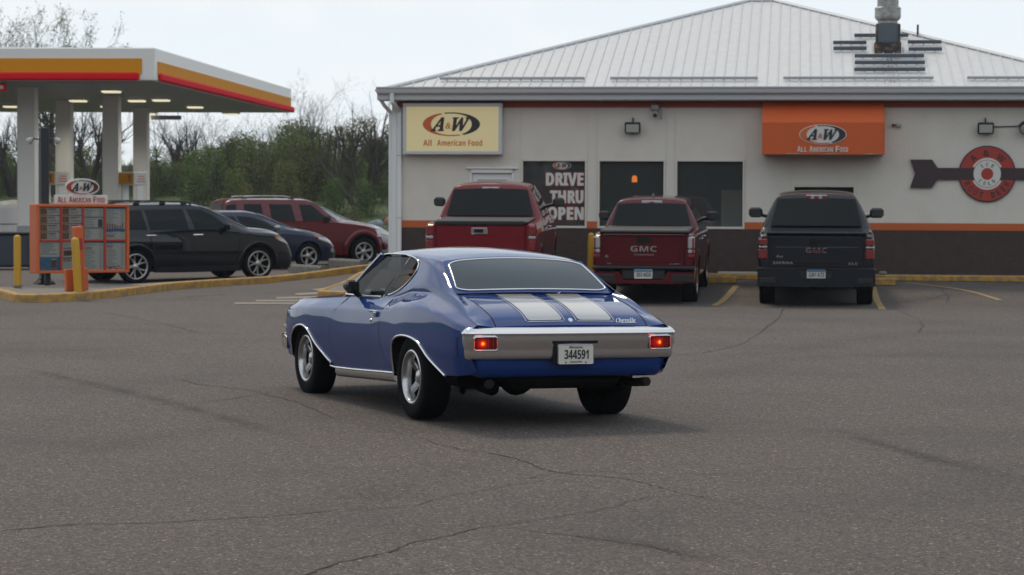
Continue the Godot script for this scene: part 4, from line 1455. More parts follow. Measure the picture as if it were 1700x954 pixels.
func pump(where: Vector3, label: String) -> void:
	var p := thing("fuel_pump", label, "fuel pump", where, -0.5, "fuel pumps under the canopy")
	var st := MB.new(); st.box(Vector3(0, 0.08, 0), Vector3(1.0, 0.16, 1.0), 0.03); part("plinth", st, M.concrete, p)
	st = MB.new(); st.box(Vector3(0, 0.86, 0), Vector3(0.62, 1.4, 0.50), 0.03); part("cabinet", st, M.sign_white, p)
	st = MB.new(); st.box(Vector3(0, 1.15, 0.255), Vector3(0.5, 0.5, 0.02), 0.01); part("screen_panel", st, M.post_black, p)
	for s in [-1.0, 1.0]:
		st = MB.new(); st.box(Vector3(s * 0.27, 1.82, 0), Vector3(0.05, 0.56, 0.30), 0.01); part("upright", st, M.white_metal, p)
		st = MB.new(); st.tube([Vector3(s * 0.34, 1.5, 0.1), Vector3(s * 0.40, 1.0, 0.15), Vector3(s * 0.36, 0.6, 0.12), Vector3(s * 0.33, 1.1, 0.2)], 0.02, 6); part("hose", st, M.rubber, p)
	st = MB.new(); st.box(Vector3(0, 2.31, 0), Vector3(0.66, 0.42, 0.66), 0.02); part("topper", st, M.sign_white, p)
	st = MB.new(); st.box(Vector3(0, 2.31, 0.335), Vector3(0.58, 0.34, 0.01), 0.0); part("yellow_face", st, M.band_yellow, p)
	st = MB.new(); st.text("1", sans_bold, at(0.13, 2.31, 0.341), 0.22, 0.09); part("numeral", st, M.sign_brown, p)
	st = MB.new()
	for i in 3: st.box(Vector3(0.334, 2.22 + i * 0.08, -0.02), Vector3(0.008, 0.022, 0.44 - i * 0.07))
	part("red_print", st, M.band_red, p)

# ---- wheels ----
func wheel(parent: Node3D, x: float, l: float, R: float, w: float, rr: float, style: String, rim_mat: Material, inset := 0.03) -> void:
	# x: outer face of the tyre (its sign is the side), l: along the car, R: tyre radius
	var side := signf(x)
	var o := Node3D.new()
	var k := 0
	while parent.has_node("wheel" if k == 0 else "wheel_%03d" % k): k += 1
	o.name = "wheel" if k == 0 else "wheel_%03d" % k
	parent.add_child(o)
	o.position = Vector3(x - side * w * 0.5, R, -l)
	# y of the lathe becomes the outward direction
	o.rotation.z = -side * PI / 2
	var st := MB.new()
	st.lathe([Vector2(rr - 0.005, -w * 0.40), Vector2(rr + 0.02, -w * 0.47), Vector2(R * 0.90, -w * 0.5), Vector2(R * 0.96, -w * 0.46), Vector2(R * 0.99, -w * 0.38), Vector2(R, -w * 0.26), Vector2(R, w * 0.26), Vector2(R * 0.99, w * 0.38), Vector2(R * 0.96, w * 0.46), Vector2(R * 0.90, w * 0.5), Vector2(rr + 0.03, w * 0.49), Vector2(rr + 0.008, w * 0.45), Vector2(rr - 0.005, w * 0.40)], Transform3D(), 36, true)
	# tread grooves
	for g in [-0.2, 0.0, 0.2]:
		st.lathe([Vector2(R + 0.0005, w * (g - 0.035)), Vector2(R - 0.006, w * (g - 0.02)), Vector2(R - 0.006, w * (g + 0.02)), Vector2(R + 0.0005, w * (g + 0.035))], Transform3D(), 36)
	part("tyre", st, M.rubber, o)
	var face := w * 0.5 - inset
	st = MB.new()
	st.lathe([Vector2(rr + 0.008, w * 0.46), Vector2(rr, w * 0.485), Vector2(rr - 0.012, w * 0.48), Vector2(rr - 0.022, w * 0.43), Vector2(rr - 0.026, face - 0.01)], Transform3D(), 36, true)
	var n := 5
	if style == "six": n = 6
	var ri := rr - 0.022
	for i in n:
		var a := TAU * (i + 0.25) / n
		if style == "split":
			for q in [-1.0, 1.0]:
				spoke(st, a + q * 0.06, a + q * 0.27, 0.05, ri, 0.034, 0.024, face, 0.03)
		elif style == "five":
			spoke(st, a, a, 0.04, ri, 0.075, 0.055, face, 0.035)
		elif style == "six":
			spoke(st, a, a, 0.04, ri, 0.055, 0.075, face, 0.03)
		elif style == "thrust":
			spoke(st, a, a, 0.03, ri, 0.085, 0.07, face, 0.04)
		else:
			for q in [-1.0, 1.0]:
				spoke(st, a + q * 0.10, a + q * 0.13, 0.05, ri, 0.032, 0.034, face, 0.03)
	st.lathe([Vector2(0.075, face - 0.04), Vector2(0.07, face + 0.005), Vector2(0.035, face + 0.02), Vector2(0.0, face + 0.022)], Transform3D(), 20, true)
	part("rim", st, rim_mat, o)
	st = MB.new()
	st.lathe([Vector2(rr - 0.026, face - 0.01), Vector2(rr - 0.03, face - 0.05), Vector2(rr - 0.05, -w * 0.2)], Transform3D(), 28)
	st.lathe([Vector2(rr - 0.03, -0.02), Vector2(0.0, -0.02)], Transform3D(), 28)
	st.lathe([Vector2(rr - 0.08, face - 0.08), Vector2(0.0, face - 0.08)], Transform3D(), 28)
	part("rim_barrel", st, M.underbody, o)

func spoke(st: MB, a0: float, a1: float, r0: float, r1: float, w0: float, w1: float, y: float, deep: float) -> void:
	var rows := []
	for i in 5:
		var f := i / 4.0
		var r := lerpf(r0, r1, f)
		var a := lerpf(a0, a1, f)
		var w := lerpf(w0, w1, f) * 0.5
		var d := Vector3(cos(a), 0, sin(a))
		var s := Vector3(-sin(a), 0, cos(a))
		var yy := y - 0.012 * sin(PI * f) + 0.01 * f
		rows.append([d * r - s * w + Vector3(0, yy - deep, 0), d * r - s * w * 0.9 + Vector3(0, yy - 0.006, 0), d * r - s * w * 0.55 + Vector3(0, yy, 0), d * r + s * w * 0.55 + Vector3(0, yy, 0), d * r + s * w * 0.9 + Vector3(0, yy - 0.006, 0), d * r + s * w + Vector3(0, yy - deep, 0)])
	var aw := Vector3(cos(a0), 0, sin(a0)) * (r0 + r1) * 0.5 + Vector3(0, y - 1.0, 0)
	st.grid(rows, aw)

# ---- generic bodies: rows [l, lower y, sill x, widest x, its y, belt x, belt y, rail x, rail y, centre y] ----
func bx_side(T: Array, l: float, y: float) -> float:
	var yl := ip(T, l, 1); var xs := ip(T, l, 2); var xm := ip(T, l, 3); var ym := ip(T, l, 4)
	var xb := ip(T, l, 5); var yb := ip(T, l, 6); var xr := ip(T, l, 7); var yr := ip(T, l, 8)
	if y < ym:
		var t := clampf((ym - y) / maxf(ym - yl, 0.01), 0, 1)
		return xm - (xm - xs) * t * t
	if y < yb:
		var t := clampf((y - ym) / maxf(yb - ym, 0.01), 0, 1)
		return xm - (xm - xb) * pow(t, 2.4)
	var f := clampf((y - yb) / maxf(yr - yb, 0.01), 0, 1)
	return lerpf(xb, xr, f) + 0.02 * sin(PI * f) * minf(1.0, (yr - yb) / 0.3)

func body(called: String, T: Array, arches: Array, m: Material, parent: Node3D) -> MeshInstance3D:
	# arches: [l, centre y, radius]
	var ls := []
	var l: float = T[0][0]
	var l1: float = T[T.size() - 1][0]
	while l < l1:
		ls.append(l)
		l += 0.07
	ls.append(l1)
	for r in T: ls.append(r[0])
	for a in arches:
		for i in 25:
			var w := PI * i / 24.0
			ls.append(a[0] + cos(w) * a[2])
		ls.append(a[0] - a[2] - 0.004)
		ls.append(a[0] + a[2] + 0.004)
	ls.sort()
	var cols := []
	for q in ls:
		if cols.is_empty() or q - cols[-1] > 0.0035: cols.append(q)
	var rows := []
	for q in cols:
		var low := ip(T, q, 1)
		for a in arches:
			var d: float = absf(q - a[0])
			if d < a[2]: low = maxf(low, a[1] + sqrt(a[2] * a[2] - d * d))
		var yb := ip(T, q, 6); var xr := ip(T, q, 7); var yr := ip(T, q, 8); var yc := ip(T, q, 9)
		var half := []
		for i in 10: 
			var y := lerpf(low, yb, i / 9.0)
			half.append(Vector3(bx_side(T, q, y), y, -q))
		for i in range(1, 7):
			var y := lerpf(yb, yr, i / 6.0)
			half.append(Vector3(lerpf(ip(T, q, 5), xr, i / 6.0) + 0.02 * sin(PI * i / 6.0) * minf(1.0, (yr - yb) / 0.3), y, -q))
		for i in range(1, 9):
			var w := PI / 2 * i / 8.0
			half.append(Vector3(xr * pow(cos(w), 0.9) if i < 8 else 0.0, yr + (yc - yr) * pow(sin(w), 0.9), -q))
		var row := PackedVector3Array()
		for p in half: row.append(p)
		for i in range(half.size() - 2, -1, -1): row.append(half[i] * Vector3(-1, 1, 1))
		rows.append(row)
	var st := MB.new()
	st.grid(rows, Vector3(0, 0.6, -(T[0][0] + l1) * 0.5))
	for e in [0, rows.size() - 1]:
		var nn := Vector3(0, 0, 1) if e == 0 else Vector3(0, 0, -1)
		var r: PackedVector3Array = rows[e]
		var h := r.size() - 1
		for i in h / 2:
			st.t(r[i], r[i + 1], r[h - i - 1], nn, nn, nn)
			st.t(r[i], r[h - i - 1], r[h - i], nn, nn, nn)
	var o := part(called, st, m, parent)
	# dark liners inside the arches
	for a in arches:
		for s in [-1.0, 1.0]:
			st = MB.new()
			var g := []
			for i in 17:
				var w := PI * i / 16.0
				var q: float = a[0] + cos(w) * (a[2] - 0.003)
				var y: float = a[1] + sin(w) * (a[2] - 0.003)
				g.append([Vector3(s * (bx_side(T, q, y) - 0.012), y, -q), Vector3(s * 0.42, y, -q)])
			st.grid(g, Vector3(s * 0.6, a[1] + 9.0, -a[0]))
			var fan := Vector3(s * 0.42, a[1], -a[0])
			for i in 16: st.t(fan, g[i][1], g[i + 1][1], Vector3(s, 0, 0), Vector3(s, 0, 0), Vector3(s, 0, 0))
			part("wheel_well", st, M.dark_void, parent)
	return o

func panel(called: String, T: Array, bot: Array, top: Array, side: float, off: float, m: Material, parent: Node3D, rows_ := 5, count := 14) -> MeshInstance3D:
	# a sheet lying on the side of a body between two lines of (l, y)
	var b := resample(bot, count)
	var t := resample(top, count)
	var P := []
	for j in rows_:
		var v := float(j) / (rows_ - 1)
		var row := []
		for i in count:
			var q: Vector2 = b[i].lerp(t[i], v)
			row.append(Vector3(side * (bx_side(T, q.x, q.y) + off), q.y, -q.x))
		P.append(row)
	var st := MB.new()
	st.grid(P, Vector3(0, 0.8, P[0][count / 2].z))
	# a rim back to the body so that the sheet has thickness
	var edge := []
	for p in P[0]: edge.append(p)
	for j in range(1, rows_): edge.append(P[j][count - 1])
	for i in range(count - 2, -1, -1): edge.append(P[rows_ - 1][i])
	for j in range(rows_ - 2, -1, -1): edge.append(P[j][0])
	var mid := Vector3.ZERO
	for p in edge: mid += p
	mid /= edge.size()
	for i in edge.size() - 1:
		st.face(edge[i], edge[i + 1], edge[i + 1] - Vector3(side * (off + 0.01), 0, 0), edge[i] - Vector3(side * (off + 0.01), 0, 0), mid)
	return part(called, st, m, parent)

func top_panel(called: String, T: Array, l0: float, l1: float, f0: float, f1: float, off: float, m: Material, parent: Node3D) -> void:
	# a sheet across the top between two stations (windscreens)
	var P := []
	for j in 7:
		var v := j / 6.0
		var l := lerpf(l0, l1, v)
		var xr := ip(T, l, 7); var yr := ip(T, l, 8); var yc := ip(T, l, 9)
		var row := []
		for i in 21:
			var w := PI * (0.5 - (i - 10) / 20.0)
			var f := lerpf(f0, f1, v)
			w = PI / 2 + (w - PI / 2) * f
			var cw := cos(w)
			row.append(Vector3(xr * signf(cw) * pow(absf(cw), 0.9), yr + (yc - yr) * pow(sin(w), 0.9) + off, -l - off * 0.5))
		P.append(row)
	var st := MB.new()
	st.grid(P, Vector3(0, 0, -(l0 + l1) / 2))
	part(called, st, m, parent)

func slab(called: String, at_: Vector3, size: Vector3, bev: float, m: Material, parent: Node3D, xf := Transform3D()) -> MeshInstance3D:
	var st := MB.new()
	st.box(Vector3.ZERO, size, bev, Transform3D(xf.basis, at_))
	return part(called, st, m, parent)

func plate(parent: Node3D, at_: Vector3, number: String, top: String, low: String, blue: bool) -> void:
	# registration plate 0.305 x 0.152 facing backwards (+z)
	var st := MB.new()
	st.prism(rrrect_c(0.305, 0.153, 0.014), 0.006, at(at_.x, at_.y, at_.z))
	var p := part("registration_plate", st, M.plate_white, parent)
	st = MB.new()
	if blue:
		st.box(Vector3(at_.x, at_.y + 0.052, at_.z + 0.001), Vector3(0.296, 0.042, 0.002))
		part("blue_header", st, M.plate_blue, p)
		st = MB.new()
	if top: st.text(top, sans, at(at_.x, at_.y + 0.056, at_.z + 0.002), 0.018, 0.11, 0, 0.002)
	st.text(number, sans_bold, at(at_.x + 0.005, at_.y - (0.0 if not blue else 0.012), at_.z + 0.002), 0.072 if not blue else 0.066, 0.205 if not blue else 0.25, 0, 0.002)
	if low: st.text(low, sans, at(at_.x, at_.y - 0.058, at_.z + 0.002), 0.013, 0.10, 0, 0.002)
	if not blue:
		for s in [-1.0, 1.0]: st.lathe([Vector2(0.006, 0), Vector2(0.006, 0.004), Vector2(0, 0.004)], Transform3D(Basis(Vector3.RIGHT, PI / 2), at_ + Vector3(s * 0.085, -0.062, 0)), 10)
	part("numerals", st, M.ink, p)
	st = MB.new()
	var pts := []
	for q in rrrect_c(0.300, 0.148, 0.014): pts.append(Vector3(at_.x + q.x, at_.y + q.y, at_.z + 0.001))
	st.tube(pts, 0.0035, 4, true)
	part("raised_rim", st, M.worn_chrome if not blue else M.plate_white, p)

func rrrect_c(w: float, h: float, r: float) -> PackedVector2Array:
	return rrect(w, h, r, 3)

# ---- cars parked on the left ----
func make_parked_cars() -> void:
	make_suv()
	make_hatch()
	make_boxy_suv()
	make_silver()

func make_suv() -> void:
	var c := thing("dark_suv", "dark charcoal SUV with split-spoke alloy wheels and roof rails behind the menu board", "SUV", Vector3(-8.35, -0.05, -51.1), -deg_to_rad(56), "cars parked on the left")
	c.rotation.x = 0.012
	var T := [[-1.04, 0.45, 0.72, 0.78, 0.75, 0.74, 0.98, 0.70, 1.0, 1.02], [-1.0, 0.38, 0.78, 0.84, 0.75, 0.80, 1.02, 0.70, 1.20, 1.25], [-0.85, 0.32, 0.82, 0.89, 0.75, 0.85, 1.05, 0.66, 1.50, 1.57], [-0.6, 0.28, 0.83, 0.905, 0.75, 0.865, 1.06, 0.63, 1.60, 1.67], [0.3, 0.22, 0.84, 0.915, 0.72, 0.875, 1.05, 0.63, 1.61, 1.69], [1.2, 0.20, 0.84, 0.915, 0.70, 0.875, 1.04, 0.63, 1.60, 1.69], [1.65, 0.20, 0.84, 0.915, 0.70, 0.87, 1.04, 0.63, 1.55, 1.645], [2.1, 0.20, 0.84, 0.915, 0.70, 0.86, 1.04, 0.66, 1.38, 1.46], [2.65, 0.21, 0.84, 0.915, 0.70, 0.85, 1.02, 0.71, 1.12, 1.19], [2.8, 0.22, 0.84, 0.915, 0.71, 0.84, 1.01, 0.70, 1.08, 1.14], [3.2, 0.25, 0.84, 0.91, 0.71, 0.82, 0.99, 0.64, 1.05, 1.10], [3.45, 0.25, 0.80, 0.88, 0.68, 0.79, 0.94, 0.60, 1.00, 1.04], [3.58, 0.24, 0.77, 0.85, 0.62, 0.76, 0.86, 0.58, 0.93, 0.96], [3.68, 0.24, 0.73, 0.81, 0.56, 0.73, 0.76, 0.52, 0.82, 0.84], [3.78, 0.25, 0.66, 0.73, 0.48, 0.64, 0.62, 0.45, 0.66, 0.68], [3.83, 0.27, 0.55, 0.62, 0.44, 0.54, 0.54, 0.36, 0.57, 0.58]]
	body("body", T, [[0.0, 0.36, 0.42], [2.89, 0.36, 0.42]], M.ink_paint, c)
	for s in [-1.0, 1.0]:
		panel("front_window", T, [Vector2(1.40, 1.10), Vector2(2.20, 1.09)], [Vector2(1.29, 1.53), Vector2(1.62, 1.52), Vector2(1.9, 1.40), Vector2(2.20, 1.12)], s, 0.006, M.car_glass, c)
		panel("rear_window", T, [Vector2(0.36, 1.11), Vector2(1.25, 1.10)], [Vector2(0.30, 1.53), Vector2(1.19, 1.54)], s, 0.006, M.car_glass, c)
		panel("quarter_window", T, [Vector2(-0.66, 1.14), Vector2(0.28, 1.11)], [Vector2(-0.52, 1.50), Vector2(0.22, 1.53)], s, 0.006, M.car_glass, c)
		for l in [0.35, 1.44]:
			slab("door_handle", Vector3(s * 0.905, 0.99, -l), Vector3(0.035, 0.035, 0.24), 0.012, M.chrome, c)
		panel("sill_cladding", T, [Vector2(0.47, 0.21), Vector2(2.42, 0.21)], [Vector2(0.45, 0.33), Vector2(2.44, 0.33)], s, 0.012, M.black_plastic, c)
		panel("door_seam", T, [Vector2(1.33, 0.36), Vector2(1.34, 0.36)], [Vector2(1.31, 1.06), Vector2(1.32, 1.06)], s, 0.003, M.dark_void, c, 5, 3)
		panel("door_seam", T, [Vector2(0.40, 0.70), Vector2(0.41, 0.70)], [Vector2(0.30, 1.06), Vector2(0.31, 1.06)], s, 0.003, M.dark_void, c, 5, 3)
		panel("door_seam", T, [Vector2(2.36, 0.36), Vector2(2.37, 0.36)], [Vector2(2.44, 1.02), Vector2(2.45, 1.02)], s, 0.003, M.dark_void, c, 5, 3)
		panel("headlight", T, [Vector2(3.40, 0.83), Vector2(3.64, 0.75)], [Vector2(3.36, 0.94), Vector2(3.60, 0.84)], s, 0.016, M.clear_lens, c)
		panel("indicator", T, [Vector2(3.32, 0.86), Vector2(3.39, 0.84)], [Vector2(3.30, 0.93), Vector2(3.35, 0.935)], s, 0.016, M.amber_lens, c)
		arch_lip(c, T, 0.0, 0.36, 0.42, s, M.ink_paint, 0.05, 0.02)
		arch_lip(c, T, 2.89, 0.36, 0.42, s, M.ink_paint, 0.05, 0.02)
		var mr := MB.new()
		mr.box(Vector3.ZERO, Vector3(0.20, 0.15, 0.11), 0.04, at(s * 0.98, 1.16, -2.10))
		mr.tube([Vector3(s * 0.84, 1.09, -2.12), Vector3(s * 0.92, 1.12, -2.11)], 0.03, 6)
		part("mirror", mr, M.ink_paint, c)
		var rail := MB.new()
		rail.tube(spline([Vector3(s * 0.60, 1.635, 0.55), Vector3(s * 0.61, 1.70, 0.40), Vector3(s * 0.61, 1.72, -0.35), Vector3(s * 0.61, 1.69, -1.25), Vector3(s * 0.60, 1.62, -1.42)], 4), 0.018, 6)
		for z in [0.42, -0.15, -0.75, -1.25]: rail.box(Vector3(s * 0.605, 1.665, z), Vector3(0.05, 0.06, 0.14), 0.015)
		part("roof_rail", rail, M.black_plastic, c)
	top_panel("windscreen", T, 1.66, 2.66, 0.93, 0.93, 0.008, M.car_glass, c)
	slab("underbody", Vector3(0, 0.30, -1.4), Vector3(1.3, 0.16, 4.4), 0.05, M.underbody, c)
	slab("grille", Vector3(0, 0.66, -3.80), Vector3(0.86, 0.16, 0.08), 0.03, M.chrome, c)
	for s in [-1.0, 1.0]:
		wheel(c, s * 0.905, 0.0, 0.35, 0.225, 0.262, "split", M.alloy)
		wheel(c, s * 0.905, 2.89, 0.35, 0.225, 0.262, "split", M.alloy)

func arch_lip(c: Node3D, T: Array, l: float, y: float, r: float, s: float, m: Material, w: float, out: float) -> void:
	var g := []
	for i in 21:
		var a := PI * (i - 1.0) / 18.0
		var d := Vector2(cos(a), sin(a))
		var p0 := Vector2(l, y) + d * r
		var p1 := Vector2(l, y) + d * (r + w)
		var x0 := bx_side(T, p0.x, p0.y)
		var x1 := bx_side(T, p1.x, p1.y)
		g.append([Vector3(s * (x0 - 0.03), p0.y, -p0.x), Vector3(s * (x0 + out), p0.y, -p0.x), Vector3(s * (x1 + out * 0.6), p1.y, -p1.x), Vector3(s * (x1 - 0.01), p1.y + 0.008, -p1.x)])
	var st := MB.new()
	st.grid(g, Vector3(0, y, -l))
	part("arch_lip", st, m, c)

func make_hatch() -> void:
	var c := thing("navy_sedan", "low navy blue car with five-spoke wheels between the dark SUV and red SUV", "car", Vector3(-7.74, 0, -58.6), -deg_to_rad(58), "cars parked on the left")
	var T := [[-0.95, 0.35, 0.62, 0.70, 0.70, 0.62, 0.92, 0.5, 0.95, 0.96], [-0.88, 0.28, 0.74, 0.80, 0.70, 0.74, 0.97, 0.55, 1.0, 1.01], [-0.6, 0.25, 0.79, 0.87, 0.70, 0.80, 1.0, 0.60, 1.03, 1.05], [-0.3, 0.20, 0.80, 0.885, 0.68, 0.81, 1.0, 0.60, 1.12, 1.17], [0.1, 0.19, 0.80, 0.89, 0.66, 0.82, 0.99, 0.58, 1.28, 1.36], [0.6, 0.18, 0.80, 0.89, 0.65, 0.82, 0.97, 0.56, 1.36, 1.44], [1.1, 0.18, 0.80, 0.89, 0.65, 0.82, 0.95, 0.56, 1.36, 1.44], [1.5, 0.18, 0.80, 0.89, 0.65, 0.81, 0.95, 0.56, 1.29, 1.38], [2.0, 0.18, 0.80, 0.89, 0.65, 0.81, 0.95, 0.60, 1.10, 1.19], [2.45, 0.19, 0.80, 0.885, 0.65, 0.79, 0.93, 0.62, 0.98, 1.02], [2.8, 0.20, 0.80, 0.88, 0.65, 0.76, 0.88, 0.55, 0.92, 0.965], [3.2, 0.20, 0.75, 0.83, 0.58, 0.68, 0.79, 0.45, 0.83, 0.87], [3.45, 0.20, 0.64, 0.71, 0.50, 0.58, 0.66, 0.38, 0.69, 0.72], [3.6, 0.22, 0.48, 0.54, 0.42, 0.44, 0.52, 0.3, 0.54, 0.55]]
	body("body", T, [[0.0, 0.32, 0.365], [2.69, 0.32, 0.365]], M.navy_paint, c)
	for s in [-1.0, 1.0]:
		panel("front_window", T, [Vector2(0.95, 1.0), Vector2(1.86, 0.985)], [Vector2(0.85, 1.30), Vector2(1.22, 1.28), Vector2(1.6, 1.16), Vector2(1.86, 1.0)], s, 0.006, M.car_glass, c)
		panel("rear_window", T, [Vector2(0.05, 1.03), Vector2(0.86, 1.0)], [Vector2(0.10, 1.18), Vector2(0.40, 1.28), Vector2(0.77, 1.30)], s, 0.006, M.car_glass, c)
		panel("headlight", T, [Vector2(2.98, 0.72), Vector2(3.40, 0.60)], [Vector2(2.96, 0.80), Vector2(3.36, 0.70)], s, 0.012, M.clear_lens, c)
		panel("indicator", T, [Vector2(2.86, 0.80), Vector2(2.99, 0.76)], [Vector2(2.86, 0.83), Vector2(2.98, 0.81)], s, 0.014, M.amber_lens, c)
		panel("fog_light", T, [Vector2(3.36, 0.40), Vector2(3.47, 0.40)], [Vector2(3.34, 0.50), Vector2(3.45, 0.50)], s, 0.010, M.clear_lens, c)
		panel("door_seam", T, [Vector2(0.92, 0.30), Vector2(0.93, 0.30)], [Vector2(0.90, 0.97), Vector2(0.91, 0.97)], s, 0.003, M.dark_void, c, 5, 3)
		slab("door_handle", Vector3(s * 0.885, 0.86, -1.08), Vector3(0.03, 0.03, 0.2), 0.01, M.navy_paint, c)
		var mr := MB.new()
		mr.box(Vector3.ZERO, Vector3(0.19, 0.12, 0.12), 0.045, at(s * 0.93, 1.02, -1.80))
		mr.tube([Vector3(s * 0.80, 0.97, -1.82), Vector3(s * 0.88, 0.99, -1.81)], 0.025, 6)
		part("mirror", mr, M.silver_paint, c)
		arch_lip(c, T, 2.69, 0.32, 0.365, s, M.navy_paint, 0.03, 0.008)
		wheel(c, s * 0.875, 0.0, 0.315, 0.205, 0.215, "five", M.alloy)
		wheel(c, s * 0.875, 2.69, 0.315, 0.205, 0.215, "five", M.alloy)
	top_panel("windscreen", T, 1.45, 2.42, 0.92, 0.92, 0.008, M.car_glass, c)
	top_panel("rear_screen", T, -0.28, 0.42, 0.9, 0.9, 0.008, M.car_glass, c)
	slab("underbody", Vector3(0, 0.26, -1.35), Vector3(1.2, 0.14, 4.1), 0.05, M.underbody, c)

func make_boxy_suv() -> void:
	var c := thing("red_suv", "boxy dark red SUV with silver roof rails and flared arches by the navy car", "SUV", Vector3(-6.68, 0, -61.98), -deg_to_rad(68), "cars parked on the left")
	var T := [[-0.93, 0.45, 0.78, 0.80, 0.7, 0.80, 1.10, 0.66, 1.56, 1.60], [-0.90, 0.42, 0.82, 0.86, 0.7, 0.85, 1.12, 0.66, 1.60, 1.64], [-0.7, 0.35, 0.84, 0.875, 0.7, 0.86, 1.12, 0.64, 1.665, 1.715], [0.3, 0.30, 0.84, 0.88, 0.7, 0.865, 1.12, 0.64, 1.68, 1.73], [1.2, 0.28, 0.84, 0.88, 0.7, 0.865, 1.11, 0.64, 1.67, 1.72], [1.45, 0.28, 0.84, 0.88, 0.7, 0.86, 1.11, 0.64, 1.61, 1.66], [1.75, 0.28, 0.84, 0.88, 0.7, 0.85, 1.11, 0.67, 1.38, 1.43], [2.05, 0.28, 0.84, 0.88, 0.7, 0.84, 1.10, 0.72, 1.17, 1.22], [2.15, 0.28, 0.84, 0.88, 0.7, 0.83, 1.10, 0.70, 1.13, 1.18], [2.7, 0.32, 0.80, 0.85, 0.7, 0.77, 1.04, 0.58, 1.09, 1.14], [3.1, 0.40, 0.74, 0.78, 0.7, 0.68, 0.96, 0.50, 1.0, 1.05], [3.26, 0.42, 0.70, 0.72, 0.65, 0.62, 0.86, 0.45, 0.90, 0.93], [3.32, 0.42, 0.66, 0.68, 0.6, 0.58, 0.74, 0.42, 0.78, 0.80]]
	body("body", T, [[0.0, 0.37, 0.44], [2.72, 0.37, 0.44]], M.boxy_red_paint, c)
	for s in [-1.0, 1.0]:
		panel("front_window", T, [Vector2(1.10, 1.14), Vector2(1.78, 1.17)], [Vector2(1.03, 1.57), Vector2(1.36, 1.57), Vector2(1.78, 1.20)], s, 0.006, M.car_glass, c)
		panel("rear_window", T, [Vector2(0.27, 1.15), Vector2(0.90, 1.14)], [Vector2(0.24, 1.58), Vector2(0.82, 1.57)], s, 0.006, M.car_glass, c)
		panel("rear_corner_glass", T, [Vector2(-0.91, 1.2), Vector2(-0.66, 1.18)], [Vector2(-0.89, 1.55), Vector2(-0.62, 1.58)], s, 0.006, M.car_glass, c)
		panel("quarter_window", T, [Vector2(-0.46, 1.18), Vector2(0.06, 1.17)], [Vector2(-0.42, 1.58), Vector2(0.03, 1.58)], s, 0.006, M.car_glass, c)
		panel("door_seam", T, [Vector2(1.00, 0.45), Vector2(1.01, 0.45)], [Vector2(0.97, 1.12), Vector2(0.98, 1.12)], s, 0.003, M.dark_void, c, 5, 3)
		panel("headlight", T, [Vector2(3.13, 0.75), Vector2(3.25, 0.74)], [Vector2(3.10, 0.93), Vector2(3.21, 0.90)], s, 0.012, M.clear_lens, c)
		panel("indicator", T, [Vector2(3.16, 0.58), Vector2(3.26, 0.58)], [Vector2(3.16, 0.68), Vector2(3.26, 0.68)], s, 0.012, M.red_lens, c)
		arch_lip(c, T, 0.0, 0.37, 0.44, s, M.boxy_red_paint, 0.11, 0.07)
		arch_lip(c, T, 2.72, 0.37, 0.44, s, M.boxy_red_paint, 0.11, 0.09)
		slab("door_handle", Vector3(s * 0.88, 0.98, -1.12), Vector3(0.03, 0.04, 0.2), 0.01, M.boxy_red_paint, c)
		var mr := MB.new()
		mr.box(Vector3.ZERO, Vector3(0.18, 0.17, 0.12), 0.04, at(s * 0.94, 1.22, -1.74))
		mr.tube([Vector3(s * 0.82, 1.16, -1.76), Vector3(s * 0.9, 1.2, -1.75)], 0.025, 6)
		part("mirror", mr, M.black_plastic, c)
		var rail := MB.new()
		rail.tube(spline([Vector3(s * 0.58, 1.70, 0.45), Vector3(s * 0.58, 1.77, 0.30), Vector3(s * 0.58, 1.785, -0.3), Vector3(s * 0.58, 1.77, -0.75), Vector3(s * 0.58, 1.69, -0.92)], 4), 0.017, 6)
		part("roof_rail", rail, M.alloy, c)
		for z in [0.38, -0.86]: slab("rail_foot", Vector3(s * 0.58, 1.735, z), Vector3(0.05, 0.05, 0.16), 0.015, M.black_plastic, c)
		wheel(c, s * 0.93, 0.0, 0.36, 0.23, 0.232, "six", M.alloy)
		wheel(c, s * 0.93, 2.72, 0.36, 0.23, 0.232, "six", M.alloy)
	top_panel("windscreen", T, 1.44, 2.06, 0.92, 0.92, 0.008, M.car_glass, c)
	slab("rear_screen", Vector3(0, 1.38, 0.925), Vector3(1.16, 0.40, 0.03), 0.01, M.car_glass, c)
	slab("front_bumper", Vector3(0, 0.50, -3.36), Vector3(1.5, 0.2, 0.16), 0.05, M.boxy_red_paint, c)
	slab("underbody", Vector3(0, 0.38, -1.2), Vector3(1.3, 0.2, 4.0), 0.05, M.underbody, c)

